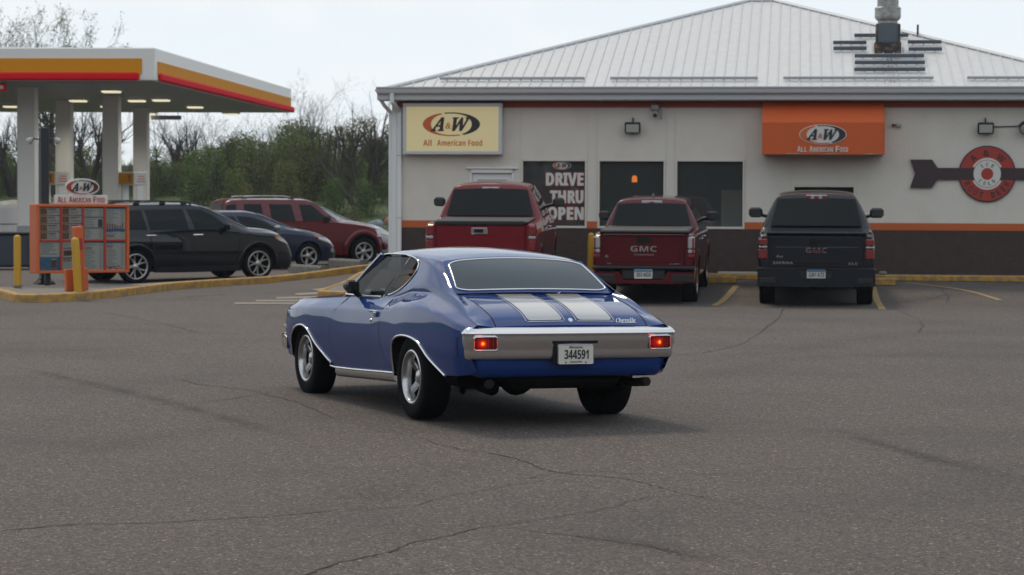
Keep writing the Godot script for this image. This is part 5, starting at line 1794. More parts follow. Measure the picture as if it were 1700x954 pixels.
func make_silver() -> void:
	var c := thing("silver_sedan", "pale silver car half hidden behind the boxy red SUV", "car", Vector3(-6.9, 0, -66.9), -deg_to_rad(66), "cars parked on the left")
	var T := [[-1.0, 0.35, 0.62, 0.70, 0.70, 0.62, 0.95, 0.5, 0.98, 1.0], [-0.9, 0.28, 0.78, 0.84, 0.70, 0.76, 1.02, 0.55, 1.06, 1.08], [-0.2, 0.22, 0.82, 0.89, 0.68, 0.82, 1.03, 0.6, 1.2, 1.26], [0.4, 0.2, 0.82, 0.90, 0.66, 0.83, 1.0, 0.58, 1.44, 1.52], [1.1, 0.2, 0.82, 0.90, 0.65, 0.83, 0.99, 0.57, 1.48, 1.56], [1.5, 0.2, 0.82, 0.90, 0.65, 0.82, 0.99, 0.57, 1.43, 1.51], [2.1, 0.2, 0.82, 0.90, 0.65, 0.82, 0.99, 0.62, 1.17, 1.26], [2.55, 0.2, 0.82, 0.89, 0.65, 0.80, 0.97, 0.64, 1.03, 1.08], [2.9, 0.21, 0.80, 0.88, 0.65, 0.76, 0.94, 0.55, 0.98, 1.03], [3.3, 0.22, 0.76, 0.83, 0.58, 0.68, 0.86, 0.45, 0.90, 0.95], [3.55, 0.22, 0.64, 0.70, 0.50, 0.56, 0.72, 0.38, 0.75, 0.78], [3.66, 0.24, 0.5, 0.55, 0.42, 0.42, 0.56, 0.3, 0.58, 0.6]]
	body("body", T, [[0.0, 0.32, 0.37], [2.75, 0.32, 0.37]], M.silver_paint, c)
	for s in [-1.0, 1.0]:
		panel("front_window", T, [Vector2(1.0, 1.04), Vector2(2.0, 1.03)], [Vector2(0.9, 1.40), Vector2(1.35, 1.39), Vector2(1.75, 1.22), Vector2(2.0, 1.05)], s, 0.006, M.car_glass, c)
		panel("rear_window", T, [Vector2(0.05, 1.06), Vector2(0.92, 1.04)], [Vector2(0.12, 1.24), Vector2(0.42, 1.38), Vector2(0.82, 1.40)], s, 0.006, M.car_glass, c)
		panel("headlight", T, [Vector2(3.05, 0.78), Vector2(3.48, 0.66)], [Vector2(3.02, 0.87), Vector2(3.42, 0.77)], s, 0.012, M.clear_lens, c)
		var mr := MB.new()
		mr.box(Vector3.ZERO, Vector3(0.2, 0.14, 0.13), 0.045, at(s * 0.96, 1.10, -1.95))
		mr.tube([Vector3(s * 0.82, 1.03, -1.97), Vector3(s * 0.9, 1.07, -1.96)], 0.025, 6)
		part("mirror", mr, M.silver_paint, c)
		wheel(c, s * 0.885, 0.0, 0.32, 0.205, 0.215, "five", M.alloy)
		wheel(c, s * 0.885, 2.75, 0.32, 0.205, 0.215, "five", M.alloy)
	top_panel("windscreen", T, 1.45, 2.52, 0.92, 0.92, 0.008, M.car_glass, c)
	slab("underbody", Vector3(0, 0.28, -1.35), Vector3(1.2, 0.16, 4.1), 0.05, M.underbody, c)

# ---- pickups in front of the restaurant ----
func pickup(called: String, label: String, where: Vector3, yaw: float, pitch: float, k: float, lift: float, R: float, m: Material, wb: float, roof: float) -> Array:
	var c := thing(called, label, "pickup truck", where, -deg_to_rad(yaw), "pickups parked facing the restaurant")
	c.rotation.x = pitch
	var cl := 0.62
	var T := [
		[-1.15, 0.66, 0.90, 0.925, 0.90, 0.90, 1.20, 0.82, 1.215, 1.22], [-1.10, 0.62, 0.94, 0.965, 0.90, 0.93, 1.225, 0.84, 1.235, 1.24],
		[-0.95, 0.56, 0.95, 0.975, 0.90, 0.94, 1.235, 0.85, 1.245, 1.25], [0.57, 0.46, 0.95, 0.975, 0.90, 0.94, 1.245, 0.85, 1.255, 1.26],
		[0.60, 0.45, 0.95, 0.975, 0.90, 0.935, 1.25, 0.85, 1.27, 1.28], [cl, 0.45, 0.95, 0.975, 0.90, 0.935, 1.25, 0.83, 1.33, 1.35], [0.78, 0.44, 0.95, 0.975, 0.88, 0.935, 1.25, 0.685, roof - 0.085, roof - 0.02],
		[0.95, 0.44, 0.95, 0.975, 0.88, 0.935, 1.25, 0.67, roof - 0.065, roof], [1.7, 0.43, 0.95, 0.975, 0.88, 0.935, 1.24, 0.665, roof - 0.055, roof + 0.015], [2.4, 0.43, 0.95, 0.975, 0.88, 0.935, 1.235, 0.67, roof - 0.085, roof - 0.01],
		[2.7, 0.43, 0.95, 0.975, 0.88, 0.935, 1.23, 0.70, roof - 0.25, roof - 0.17], [3.15, 0.43, 0.95, 0.975, 0.88, 0.925, 1.22, 0.76, 1.26, 1.32],
		[3.3, 0.44, 0.95, 0.975, 0.86, 0.915, 1.21, 0.74, 1.235, 1.28], [3.9, 0.46, 0.94, 0.97, 0.84, 0.89, 1.17, 0.70, 1.21, 1.25], [4.35, 0.46, 0.90, 0.93, 0.80, 0.84, 1.08, 0.66, 1.13, 1.16], [4.58, 0.50, 0.82, 0.85, 0.75, 0.78, 0.98, 0.6, 1.02, 1.03]]
	for r in T:
		for i in [2, 3, 5, 7]: r[i] *= k
		for i in [1, 4, 6, 8, 9]: r[i] += lift
		if r[0] > 2.8: r[0] += wb - 3.55
	var ra := R + 0.10
	body("body", T, [[0.0, R, ra], [wb, R, ra]], m, c)
	for s in [-1.0, 1.0]:
		var b: float = 1.25 + lift
		panel("front_window", T, [Vector2(1.72, b + 0.03), Vector2(2.75, b + 0.02)], [Vector2(1.72, roof + lift - 0.13), Vector2(2.3, roof + lift - 0.14), Vector2(2.75, b + 0.06)], s, 0.006, M.car_glass, c)
		panel("rear_window", T, [Vector2(0.92, b + 0.04), Vector2(1.62, b + 0.03)], [Vector2(0.98, roof + lift - 0.14), Vector2(1.62, roof + lift - 0.13)], s, 0.006, M.car_glass, c)
		for l in [0.66, 1.67, 2.86]:
			panel("door_seam" if l > 0.7 else "bed_gap", T, [Vector2(l, 0.52 + lift), Vector2(l + 0.012, 0.52 + lift)], [Vector2(l, b), Vector2(l + 0.012, b)], s, 0.002, M.dark_void, c, 6, 3)
		for l in [1.0, 1.95]: slab("door_handle", Vector3(s * 0.985 * k, 1.06 + lift, -l), Vector3(0.035, 0.04, 0.20), 0.012, M.chrome, c)
		arch_lip(c, T, 0.0, R, ra, s, m, 0.05, 0.012)
		arch_lip(c, T, wb, R, ra, s, m, 0.05, 0.012)
		wheel(c, s * 0.955 * k, 0.0, R, 0.26, 0.24, "five", M.alloy)
		wheel(c, s * 0.955 * k, wb, R, 0.26, 0.24, "five", M.alloy)
		slab("tailgate_gap", Vector3(s * 0.775 * k, 0.96 + lift, 1.152), Vector3(0.012, 0.52, 0.006), 0.0, M.dark_void, c)
	# rear glass on the cab's back wall
	var y0: float = 1.31 + lift
	var y1: float = roof + lift - 0.105
	var P := []
	for j in 7:
		var v := j / 6.0
		var y := lerpf(y0, y1, v)
		var z := -lerpf(0.625, 0.775, (y - 1.33 - lift) / (roof - 0.085 - 1.33))
		var hw := lerpf(0.785, 0.665, v) * k
		var row := []
		for i in 17:
			var f := (i - 8) / 8.0
			row.append(Vector3(f * hw, y + (0.02 * v * (1 - f * f)), z + 0.062))
		P.append(row)
	var st := MB.new()
	st.grid(P, Vector3(0, y0, -3))
	part("rear_screen", st, M.car_glass, c)
	# tailgate and its raised panel
	var tg := slab("tailgate", Vector3(0, 0.955 + lift, 1.15), Vector3(1.535 * k, 0.52, 0.04), 0.014, m, c)
	slab("pressed_panel", Vector3(0, 0.90 + lift, 1.168), Vector3(1.36 * k, 0.28, 0.02), 0.009, m, tg)
	slab("underbody", Vector3(0, 0.50 + lift * 0.7, -1.6), Vector3(1.1, 0.22, 5.0), 0.05, M.underbody, c)
	st = MB.new()
	st.tube([Vector3(-0.75 * k, R, 0), Vector3(0.75 * k, R, 0)], 0.05, 8)
	st.lathe([Vector2(0, -0.14), Vector2(0.09, -0.12), Vector2(0.15, -0.04), Vector2(0.15, 0.04), Vector2(0.09, 0.12), Vector2(0, 0.14)], Transform3D(Basis(Vector3.RIGHT, PI / 2), Vector3(0, R, 0)), 14, true)
	for s in [-1.0, 1.0]: st.box(Vector3(s * 0.48, R + 0.06, 0), Vector3(0.07, 0.05, 1.5), 0.01)
	part("rear_axle", st, M.underbody, c)
	st = MB.new()
	st.tube([Vector3(0.55 * k, 0.42 + lift * 0.6, -1.2), Vector3(0.58 * k, 0.44 + lift * 0.6, 0.3), Vector3(0.60 * k, 0.46 + lift * 0.6, 0.95)], 0.035, 8)
	part("exhaust_pipe", st, M.rusty_steel, c)
	st = MB.new()
	st.tube([Vector3(-0.4, 0.47 + lift * 0.6, 0.6), Vector3(0.4, 0.47 + lift * 0.6, 0.6)], 0.03, 6)
	st.box(Vector3(0, 0.45 + lift * 0.6, 1.0), Vector3(0.09, 0.09, 0.3), 0.01)
	part("tow_receiver", st, M.underbody, c)
	return [c, T]

func truck_mirror(c: Node3D, s: float, x: float, y: float, l: float, w: float, h: float, shell: Material) -> void:
	var st := MB.new()
	st.box(Vector3.ZERO, Vector3(w, h, 0.10), 0.045, at(s * x, y, -l))
	st.tube([Vector3(s * (x - w * 0.35), y - h * 0.25, -l - 0.02), Vector3(s * (x - w * 0.5 - 0.12), y - h * 0.45, -l - 0.06)], 0.035, 6)
	var o := part("mirror", st, shell, c)
	st = MB.new()
	st.box(Vector3.ZERO, Vector3(w * 0.78, h * 0.74, 0.008), 0.003, at(s * (x + 0.005), y, -l + 0.051))
	part("mirror_glass", st, M.mirror_dark, o)

func make_trucks() -> void:
	# charcoal full-size pickup, right
	var r := pickup("charcoal_pickup", "dark charcoal full-size pickup under the orange awning, seen square from behind", Vector3(5.17, -0.01, -41.0), 7.0, 0.034, 0.995, 0.0, 0.39, M.charcoal_paint, 3.64, 1.87)
	var c: Node3D = r[0]
	slab("tonneau_cover", Vector3(0, 1.265, 0.30), Vector3(1.66, 0.05, 1.74), 0.018, M.charcoal_paint, c)
	for s in [-1.0, 1.0]:
		tail_light(c, s, 0.872, 1.0, 0.15, 0.345, 1.14, [["red_lens", 1.06, 1.175], ["clear_lens", 1.01, 1.055], ["red_lens", 0.83, 1.005]], s * 0.0)
		truck_mirror(c, s, 1.08, 1.46, 2.45, 0.25, 0.18, M.black_plastic)
	var bp := MB.new()
	bp.prism(PackedVector2Array([Vector2(-0.965, 0.40), Vector2(-0.965, 0.68), Vector2(-0.30, 0.68), Vector2(-0.24, 0.53), Vector2(0.24, 0.53), Vector2(0.30, 0.68), Vector2(0.965, 0.68), Vector2(0.965, 0.40), Vector2(0.5, 0.385), Vector2(-0.5, 0.385)]), 0.24, at(0, 0, 1.30))
	part("bumper", bp, M.charcoal_paint, c)
	slab("step_pad", Vector3(0, 0.60, 1.22), Vector3(0.6, 0.16, 0.06), 0.01, M.black_plastic, c)
	slab("bumper_pad", Vector3(0, 0.687, 1.18), Vector3(1.88, 0.014, 0.22), 0.005, M.black_plastic, c)
	for s in [-1.0, 1.0]: slab("bumper_step", Vector3(s * 0.80, 0.49, 1.298), Vector3(0.26, 0.09, 0.02), 0.008, M.black_plastic, c)
	plate(c, Vector3(0.0, 0.595, 1.262), "GRF·A73", "", "", true)
	slab("tailgate_handle", Vector3(0, 1.115, 1.172), Vector3(0.24, 0.075, 0.012), 0.005, M.dark_void, c)
	var tx := MB.new()
	tx.text("GMC", sans_bold, at(0, 0.985, 1.184), 0.085, 0.345, 0, 0.008)
	part("maker_letters", tx, M.worn_chrome, c)
	tx = MB.new()
	tx.text("GMC", sans_bold, at(0, 0.985, 1.188), 0.065, 0.325, 0, 0.008)
	part("red_letters", tx, M.badge_red, c)
	tx = MB.new()
	tx.text("SIERRA", sans_bold, at(-0.545, 0.775, 1.1795), 0.042, 0.33, 0, 0.005)
	tx.text("SLE", sans_bold, at(0.60, 0.768, 1.1795), 0.04, 0.15, 0, 0.005)
	tx.text("4", sans_bold, at(-0.635, 0.885, 1.1795), 0.05, 0, 0.2, 0.005)
	tx.text("x4", sans_bold, at(-0.58, 0.878, 1.1795), 0.035, 0, 0.2, 0.005)
	part("badges", tx, M.worn_chrome, c)
	third_lamp(c, 1.80, 0.36, 0.075, 0.73, true)
	# dark red mid-size pickup, middle
	r = pickup("dark_red_pickup", "dark red mid-size pickup in the middle, with slim clear and red tail lamps", Vector3(2.36, -0.01, -41.6), 7.4, 0.034, 0.885, -0.01, 0.385, M.dark_red_paint, 3.4, 1.78)
	c = r[0]
	slab("tonneau_cover", Vector3(0, 1.265, 0.28), Vector3(1.50, 0.055, 1.76), 0.018, M.black_plastic, c)
	slab("tailgate_lip", Vector3(0, 1.215, 1.17), Vector3(1.38, 0.035, 0.06), 0.012, M.dark_red_paint, c)
	for s in [-1.0, 1.0]:
		tail_light(c, s, 0.79, 1.0, 0.115, 0.37, 1.14, [["clear_lens", 0.985, 1.19], ["clear_lens", 0.905, 0.98], ["red_lens", 0.825, 0.90]], 0.0)
		slab("red_strip", Vector3(s * 0.825, 1.04, 1.158), Vector3(0.03, 0.27, 0.03), 0.008, M.red_lens, c)
		truck_mirror(c, s, 0.98, 1.40, 2.35, 0.21, 0.16, M.black_plastic)
	bp = MB.new()
	bp.prism(PackedVector2Array([Vector2(-0.855, 0.43), Vector2(-0.855, 0.60), Vector2(-0.40, 0.60), Vector2(-0.33, 0.47), Vector2(0.33, 0.47), Vector2(0.40, 0.60), Vector2(0.855, 0.60), Vector2(0.855, 0.43), Vector2(0.5, 0.405), Vector2(-0.5, 0.405)]), 0.22, at(0, 0, 1.28))
	part("bumper", bp, M.dark_red_paint, c)
	slab("bumper_pad", Vector3(0, 0.668, 1.17), Vector3(1.72, 0.05, 0.16), 0.015, M.black_plastic, c)
	slab("step_pad", Vector3(0, 0.55, 1.20), Vector3(0.72, 0.15, 0.06), 0.01, M.black_plastic, c)
	for s in [-1.0, 1.0]: slab("bumper_step", Vector3(s * 0.66, 0.50, 1.282), Vector3(0.36, 0.12, 0.02), 0.008, M.black_plastic, c)
	plate(c, Vector3(0.0, 0.565, 1.242), "353 MZA", "", "", true)
	slab("tailgate_handle", Vector3(0, 1.125, 1.172), Vector3(0.235, 0.10, 0.014), 0.006, M.dark_void, c)
	tx = MB.new()
	tx.text("GMC", sans_bold, at(0, 0.985, 1.180), 0.095, 0.44, 0, 0.006)
	part("maker_letters", tx, M.worn_chrome, c)
	tx = MB.new()
	tx.text("CANYON", sans_bold, at(0, 0.885, 1.180), 0.022, 0.33, 0, 0.004)
	part("lower_lettering", tx, M.worn_chrome, c)
	tx = MB.new()
	tx.text("ALL TERRAIN", sans_bold, at(0.52, 0.735, 1.172), 0.022, 0.18, 0, 0.004)
	tx.text("V6", sans_bold, at(-0.58, 0.735, 1.172), 0.026, 0.07, 0, 0.004)
	tx.text("4x4", sans_bold, at(-0.60, 0.86, 1.172), 0.045, 0.10, 0.2, 0.004)
	part("badges", tx, M.worn_chrome, c)
	third_lamp(c, 1.695, 0.36, 0.06, 0.74, false)
	var fin := MB.new()
	fin.prism(PackedVector2Array([Vector2(0, 0), Vector2(0.16, 0), Vector2(0.13, 0.05), Vector2(0.09, 0.07)]), 0.035, Transform3D(Basis(Vector3(0, 0, -1), Vector3.UP, Vector3.RIGHT), Vector3(0.018, 1.775, -0.95)))
	part("fin_aerial", fin, M.black_plastic, c)
	# bright red full-size pickup, left, lifted
	r = pickup("bright_red_pickup", "tall bright red pickup with chrome tailgate handle beside the drive thru window", Vector3(-0.437, -0.01, -42.15), 4.8, 0.034, 0.985, 0.145, 0.43, M.red_paint, 3.64, 1.87)
	c = r[0]
	slab("tonneau_cover", Vector3(0, 1.415, 0.30), Vector3(1.62, 0.03, 1.76), 0.012, M.weathered_vinyl, c)
	slab("tonneau_rail", Vector3(0, 1.40, 1.165), Vector3(1.50, 0.075, 0.05), 0.015, M.black_plastic, c)
	for s in [-1.0, 1.0]:
		tail_light(c, s, 0.868, 1.145, 0.13, 0.44, 1.14, [["red_lens", 1.19, 1.36], ["clear_lens", 1.12, 1.185], ["red_lens", 0.93, 1.115]], 0.0)
		truck_mirror(c, s, 1.10, 1.63, 2.35, 0.22, 0.17, M.black_plastic)
	slab("handle_bezel", Vector3(-0.02, 1.265, 1.182), Vector3(0.285, 0.115, 0.02), 0.01, M.chrome, c)
	slab("tailgate_handle", Vector3(-0.03, 1.265, 1.192), Vector3(0.16, 0.06, 0.014), 0.006, M.dark_void, c)
	tx = MB.new()
	tx.prism(PackedVector2Array([Vector2(-0.11, 0.018), Vector2(-0.04, 0.018), Vector2(-0.035, 0.035), Vector2(0.045, 0.035), Vector2(0.04, 0.018), Vector2(0.11, 0.018), Vector2(0.10, -0.018), Vector2(0.03, -0.018), Vector2(0.025, -0.035), Vector2(-0.055, -0.035), Vector2(-0.05, -0.018), Vector2(-0.12, -0.018)]), 0.012, at(-0.01, 1.06, 1.188))
	part("tailgate_emblem", tx, M.red_paint, c)
	slab("bumper", Vector3(0, 0.68, 1.20), Vector3(1.92, 0.24, 0.22), 0.05, M.chrome, c)
	third_lamp(c, 1.93, 0.30, 0.05, 0.74, false)

func tail_light(c: Node3D, s: float, x: float, _y: float, w: float, _h: float, z: float, bits: Array, _e: float) -> void:
	var o: Node3D
	for b in bits:
		var st := MB.new()
		st.box(Vector3.ZERO, Vector3(w, b[2] - b[1], 0.10), 0.022, Transform3D(Basis(Vector3.UP, s * 0.18), Vector3(s * x, (b[1] + b[2]) / 2, z - 0.025)))
		if o == null:
			o = part("tail_light", st, M[b[0]], c)
		else:
			part("lens", st, M[b[0]], o)

func third_lamp(c: Node3D, y: float, w: float, h: float, l: float, red: bool) -> void:
	var st := MB.new()
	st.box(Vector3.ZERO, Vector3(w, h, 0.03), 0.01, at(0, y, -l + 0.015))
	var o := part("high_brake_lamp", st, M.clear_lens, c)
	for s in ([-0.38, 0.38, 0.0] if red else [0.0]):
		st = MB.new()
		st.box(Vector3.ZERO, Vector3(w * 0.24, h * 0.75, 0.03), 0.008, at(w * s, y - (h * 0.1 if s == 0.0 else 0.0), -l + 0.021))
		part("red_segment", st, M.red_lens, o)

# ---- the blue muscle car ----
const MC := [  # l, sill x, x at .45, x at .62, shoulder y, shoulder x, belt y, belt x
	[-1.17, 0.72, 0.80, 0.862, 0.745, 0.868, 0.805, 0.795], [-0.9, 0.85, 0.89, 0.914, 0.80, 0.910, 0.872, 0.795], [-0.5, 0.88, 0.91, 0.932, 0.865, 0.920, 0.945, 0.775],
	[0.0, 0.885, 0.915, 0.937, 0.895, 0.918, 1.0, 0.755], [0.4, 0.88, 0.91, 0.93, 0.875, 0.908, 0.995, 0.755], [0.7, 0.875, 0.905, 0.92, 0.835, 0.905, 0.955, 0.772], [1.0, 0.87, 0.90, 0.915, 0.815, 0.90, 0.938, 0.785],
	[1.6, 0.87, 0.90, 0.915, 0.80, 0.90, 0.928, 0.795], [2.1, 0.875, 0.905, 0.92, 0.79, 0.91, 0.91, 0.80], [2.6, 0.88, 0.91, 0.93, 0.785, 0.92, 0.888, 0.81],
	[3.0, 0.875, 0.905, 0.925, 0.775, 0.91, 0.872, 0.80], [3.4, 0.85, 0.875, 0.89, 0.755, 0.87, 0.848, 0.76], [3.62, 0.78, 0.81, 0.825, 0.74, 0.80, 0.82, 0.70], [3.72, 0.72, 0.75, 0.765, 0.73, 0.74, 0.79, 0.66]]
const MC_LOW := [Vector2(-1.17, 0.455), Vector2(-1.08, 0.418), Vector2(-0.95, 0.402), Vector2(-0.72, 0.392), Vector2(-0.43, 0.508), Vector2(-0.30, 0.585), Vector2(-0.19, 0.635), Vector2(-0.03, 0.662), Vector2(0.14, 0.668), Vector2(0.27, 0.655), Vector2(0.36, 0.625), Vector2(0.41, 0.575), Vector2(0.432, 0.48), Vector2(0.44, 0.346), Vector2(0.46, 0.344), Vector2(1.955, 0.300), Vector2(2.08, 0.343), Vector2(2.217, 0.400), Vector2(2.42, 0.490), Vector2(2.57, 0.590), Vector2(2.68, 0.628), Vector2(2.80, 0.640), Vector2(2.95, 0.620), Vector2(3.08, 0.56), Vector2(3.17, 0.47), Vector2(3.20, 0.345), Vector2(3.22, 0.335), Vector2(3.6, 0.345), Vector2(3.72, 0.37)]

func mc_x(l: float, y: float) -> float:
	var ys := [0.29, 0.45, 0.62, ip(MC, l, 4), ip(MC, l, 6)]
	var xs := [ip(MC, l, 1), ip(MC, l, 2), ip(MC, l, 3), ip(MC, l, 5), ip(MC, l, 7)]
	var tab := []
	for i in 5: tab.append([ys[i], xs[i]])
	return ip(tab, y, 1)

func mc_low(l: float) -> float:
	for i in MC_LOW.size() - 1:
		if l <= MC_LOW[i + 1].x:
			var a: Vector2 = MC_LOW[i]; var b: Vector2 = MC_LOW[i + 1]
			return lerpf(a.y, b.y, clampf((l - a.x) / (b.x - a.x), 0, 1))
	return MC_LOW[-1].y

const GAP_R := [[0.30, 0.50], [0.352, 0.53], [0.476, 0.655], [0.58, 0.73], [0.69, 0.762], [0.80, 0.755], [0.95, 0.742]]
const GAP_F := [[0.29, 1.87], [0.35, 1.92], [0.45, 2.0], [0.576, 2.045], [0.70, 2.02], [0.80, 1.94], [0.92, 1.83]]

func mc_side(called: String, a: Variant, b: Variant, dense: Array, s: float, parent: Node3D) -> void:
	# a body side between two edges, each a number or a gap line
	var fs := []
	for i in 41: fs.append(i / 40.0)
	fs.append_array(dense)
	fs.sort()
	var P := []
	var N := []
	var yr := 0.9
	var la := edge(a, yr); var lb := edge(b, yr)
	var last := -9.0
	for f in fs:
		if f - last < 0.002: continue
		last = f
		var l0 := lerpf(la, lb, f)
		# lower end of this column
		var y := 0.4
		# the lowest y at which the column's own line meets the opening
		y = 0.25
		while y < 0.75 and mc_low(lerpf(edge(a, y), edge(b, y), f)) > y: y += 0.004
		var top := ip(MC, l0, 6)
		var row := []
		for j in 15:
			var t := j / 14.0
			var yy := lerpf(y, top, 1.0 - pow(1.0 - t, 1.25))
			var l := lerpf(edge(a, yy), edge(b, yy), f)
			row.append(Vector3(s * mc_x(l, yy), yy, -l))
		var nr := PackedVector3Array()
		for p in row:
			var fy := (mc_x(-p.z, p.y + 0.008) - mc_x(-p.z, p.y - 0.008)) / 0.016
			var fl := (mc_x(-p.z + 0.02, p.y) - mc_x(-p.z - 0.02, p.y)) / 0.04
			nr.append(Vector3(s, -fy, fl).normalized())
		# turn the lower edge under
		var e: Vector3 = row[0]
		row.push_front(e + Vector3(-s * 0.014, 0.003, 0))
		nr.insert(0, nr[0])
		P.append(row)
		N.append(nr)
	var st := MB.new()
	st.grid(P, Vector3(0, 0.5, -lerpf(la, lb, 0.5)), false, false, N)
	part(called, st, M.blue_paint, parent)

func edge(e: Variant, y: float) -> float:
	return ip(e, y, 1) if e is Array else e

const DECK := [[-1.165, 0.785], [-1.13, 0.815], [-1.05, 0.862], [-0.9, 0.908], [-0.75, 0.938], [-0.6, 0.960], [-0.5, 0.975], [-0.40, 0.990]]
const ROOF_C := [[0.14, 1.285], [0.3, 1.313], [0.5, 1.333], [0.8, 1.352], [1.05, 1.358], [1.3, 1.348], [1.48, 1.322]]
const ROOF_R := [[0.08, 1.245, 0.612], [0.3, 1.266, 0.628], [0.6, 1.28, 0.638], [0.9, 1.29, 0.64], [1.2, 1.29, 0.642], [1.42, 1.278, 0.635]]

func deck_p(x: float, l: float) -> Vector3:
	return Vector3(x, ip(DECK, l, 1) + 0.012 * (1.0 - pow(x / 0.66, 2.0)), -l)

func make_muscle_car() -> void:
	var c := thing("blue_muscle_car", "blue two-door muscle car with white deck stripes driving across the car park", "car", Vector3(0.028, -0.004, -19.72), deg_to_rad(23.1))
	c.rotation.z = -deg_to_rad(0.6)
	c.rotation.x = -deg_to_rad(0.4)
	for s in [-1.0, 1.0]:
		var d := []
		for i in 60: d.append(lerpf(0.30, 0.86, i / 59.0))
		mc_side("rear_quarter", -1.165, GAP_R, d, s, c)
		mc_side("door", [[0.29, 0.506], [0.352, 0.536], [0.476, 0.661], [0.58, 0.736], [0.69, 0.768], [0.80, 0.761], [0.95, 0.748]], [[0.29, 1.864], [0.35, 1.914], [0.45, 1.994], [0.576, 2.039], [0.70, 2.014], [0.80, 1.934], [0.92, 1.824]], [], s, c)
		d = []
		for i in 70: d.append(lerpf(0.0, 0.86, i / 69.0))
		mc_side("front_fender", GAP_F, 3.72, d, s, c)
		# bright strip along the wheel openings
		for r in [[4, 13], [15, 25]]:
			var lipp := []
			for i in range(r[0] - 1, r[1] + 1):
				var q: Vector2 = MC_LOW[i]
				lipp.append(Vector3(s * (mc_x(q.x, q.y) + 0.004), q.y, -q.x))
			var ls := MB.new()
			ls.tube(spline(lipp, 3), 0.011, 6)
			part("arch_trim", ls, M.chrome, c)
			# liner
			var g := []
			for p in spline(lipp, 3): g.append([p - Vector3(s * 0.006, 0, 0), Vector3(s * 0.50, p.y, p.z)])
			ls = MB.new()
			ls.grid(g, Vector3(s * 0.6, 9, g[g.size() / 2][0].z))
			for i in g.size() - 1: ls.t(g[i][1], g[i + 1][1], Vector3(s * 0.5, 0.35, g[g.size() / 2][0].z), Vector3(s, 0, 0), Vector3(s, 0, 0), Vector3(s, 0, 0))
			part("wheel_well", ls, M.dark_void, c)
		# rocker moulding
		var rk := []
		for i in 21:
			var l := lerpf(0.44, 1.96, i / 20.0)
			var y := lerpf(0.346, 0.300, i / 20.0)
			var x := mc_x(l, y)
			rk.append([Vector3(s * (x + 0.001), y + 0.002, -l), Vector3(s * (x + 0.010), y - 0.004, -l), Vector3(s * (x + 0.008), y - 0.045, -l), Vector3(s * (x - 0.012), y - 0.075, -l), Vector3(s * (x - 0.05), y - 0.082, -l)])
		var st := MB.new()
		st.grid(rk, Vector3(0, 0.6, -1.2))
		part("rocker_moulding", st, M.worn_chrome, c)
		# flank behind the side window: from the belt up to the roof, back along the sail
		var bot := []
		for i in 25:
			var l := lerpf(1.06, -0.95, i / 24.0)
			bot.append(Vector3(s * ip(MC, l, 7), ip(MC, l, 6), -l))
		var left := resample(spline([Vector3(s * 0.783, 0.9365, -1.06), Vector3(s * 0.765, 0.965, -0.84), Vector3(s * 0.745, 1.01, -0.68), Vector3(s * 0.70, 1.10, -0.555), Vector3(s * 0.665, 1.185, -0.50), Vector3(s * 0.645, 1.235, -0.54), Vector3(s * 0.634, 1.268, -0.66), Vector3(s * 0.634, 1.281, -0.80)], 6), 21)
		var right := resample(spline([Vector3(s * 0.796, 0.861, 0.95), Vector3(s * 0.755, 0.935, 0.74), Vector3(s * 0.725, 0.985, 0.52), Vector3(s * 0.695, 1.06, 0.30), Vector3(s * 0.658, 1.15, 0.12), Vector3(s * 0.612, 1.245, -0.08)], 6), 21)
		var top := []
		for i in 25:
			var l := lerpf(0.80, 0.08, i / 24.0)
			top.append(Vector3(s * ip(ROOF_R, l, 2), ip(ROOF_R, l, 1), -l))
		top[0] = left[20]
		top[24] = right[20]
		bot[0] = left[0]; bot[24] = right[0]
		st = MB.new()
		var cp := coons(bot, top, left, right)
		for j in cp.size():
			for i in cp[j].size():
				var u: float = i / 24.0; var v: float = j / 20.0
				cp[j][i].x += s * 0.030 * sin(PI * u) * sin(PI * v)
		st.grid(cp, Vector3(0, 0.9, -0.2))
		part("sail_panel", st, M.blue_paint, c)
		# quarter top between the sail and the boot lid
		var q := []
		for i in 25:
			var l := lerpf(-1.165, -0.40, i / 24.0)
			var o: Vector3
			if l <= -0.95: o = Vector3(s * ip(MC, l, 7), ip(MC, l, 6), -l)
			else:
				o = right[0]
				for k in 20:
					if -right[k].z <= l and -right[k + 1].z >= l:
						o = right[k].lerp(right[k + 1], (l + right[k].z) / maxf(right[k].z - right[k + 1].z, 1e-5))
			var inn := deck_p(s * 0.648, l)
			var row := []
			for k in 7:
				var t := k / 6.0
				row.append(o.lerp(inn, t) + Vector3(0, -0.012 * sin(PI * t) * clampf((l + 1.165) * 4.0, 0, 1), 0))
			q.append(row)
		st = MB.new()
		st.grid(q, Vector3(0, 0, 0.8))
		part("quarter_top", st, M.blue_paint, c)
		# dark depth behind both door gaps
		for gp in [GAP_R, GAP_F]:
			var gl := []
			for k in 12:
				var yy := lerpf(0.32, 0.915, k / 11.0)
				var ll := ip(gp, yy, 1) + 0.003
				gl.append(Vector3(s * (mc_x(ll, yy) - 0.012), yy, -ll))
			st = MB.new()
			st.tube(gl, 0.011, 6)
			part("door_seal", st, M.dark_void, c)
		# gills at the rear
		for k in 7:
			slab("gill_slot", Vector3(s * mc_x(-0.99, 0.565 + k * 0.022), 0.565 + k * 0.022, 0.99), Vector3(0.012, 0.009, 0.035), 0.002, M.dark_void, c)
		# marker badge on the front fender
		slab("marker_lamp", Vector3(s * (mc_x(3.42, 0.60) + 0.0), 0.60, -3.42), Vector3(0.014, 0.035, 0.10), 0.004, M.clear_lens, c)
		# drip rail and window edge
		st = MB.new()
		var dr := [Vector3(s * 0.66, 1.285, -1.43)]
		for i in range(20, 0, -1): dr.append(left[i] + Vector3(s * 0.007, 0.002, 0))
		var rail := []
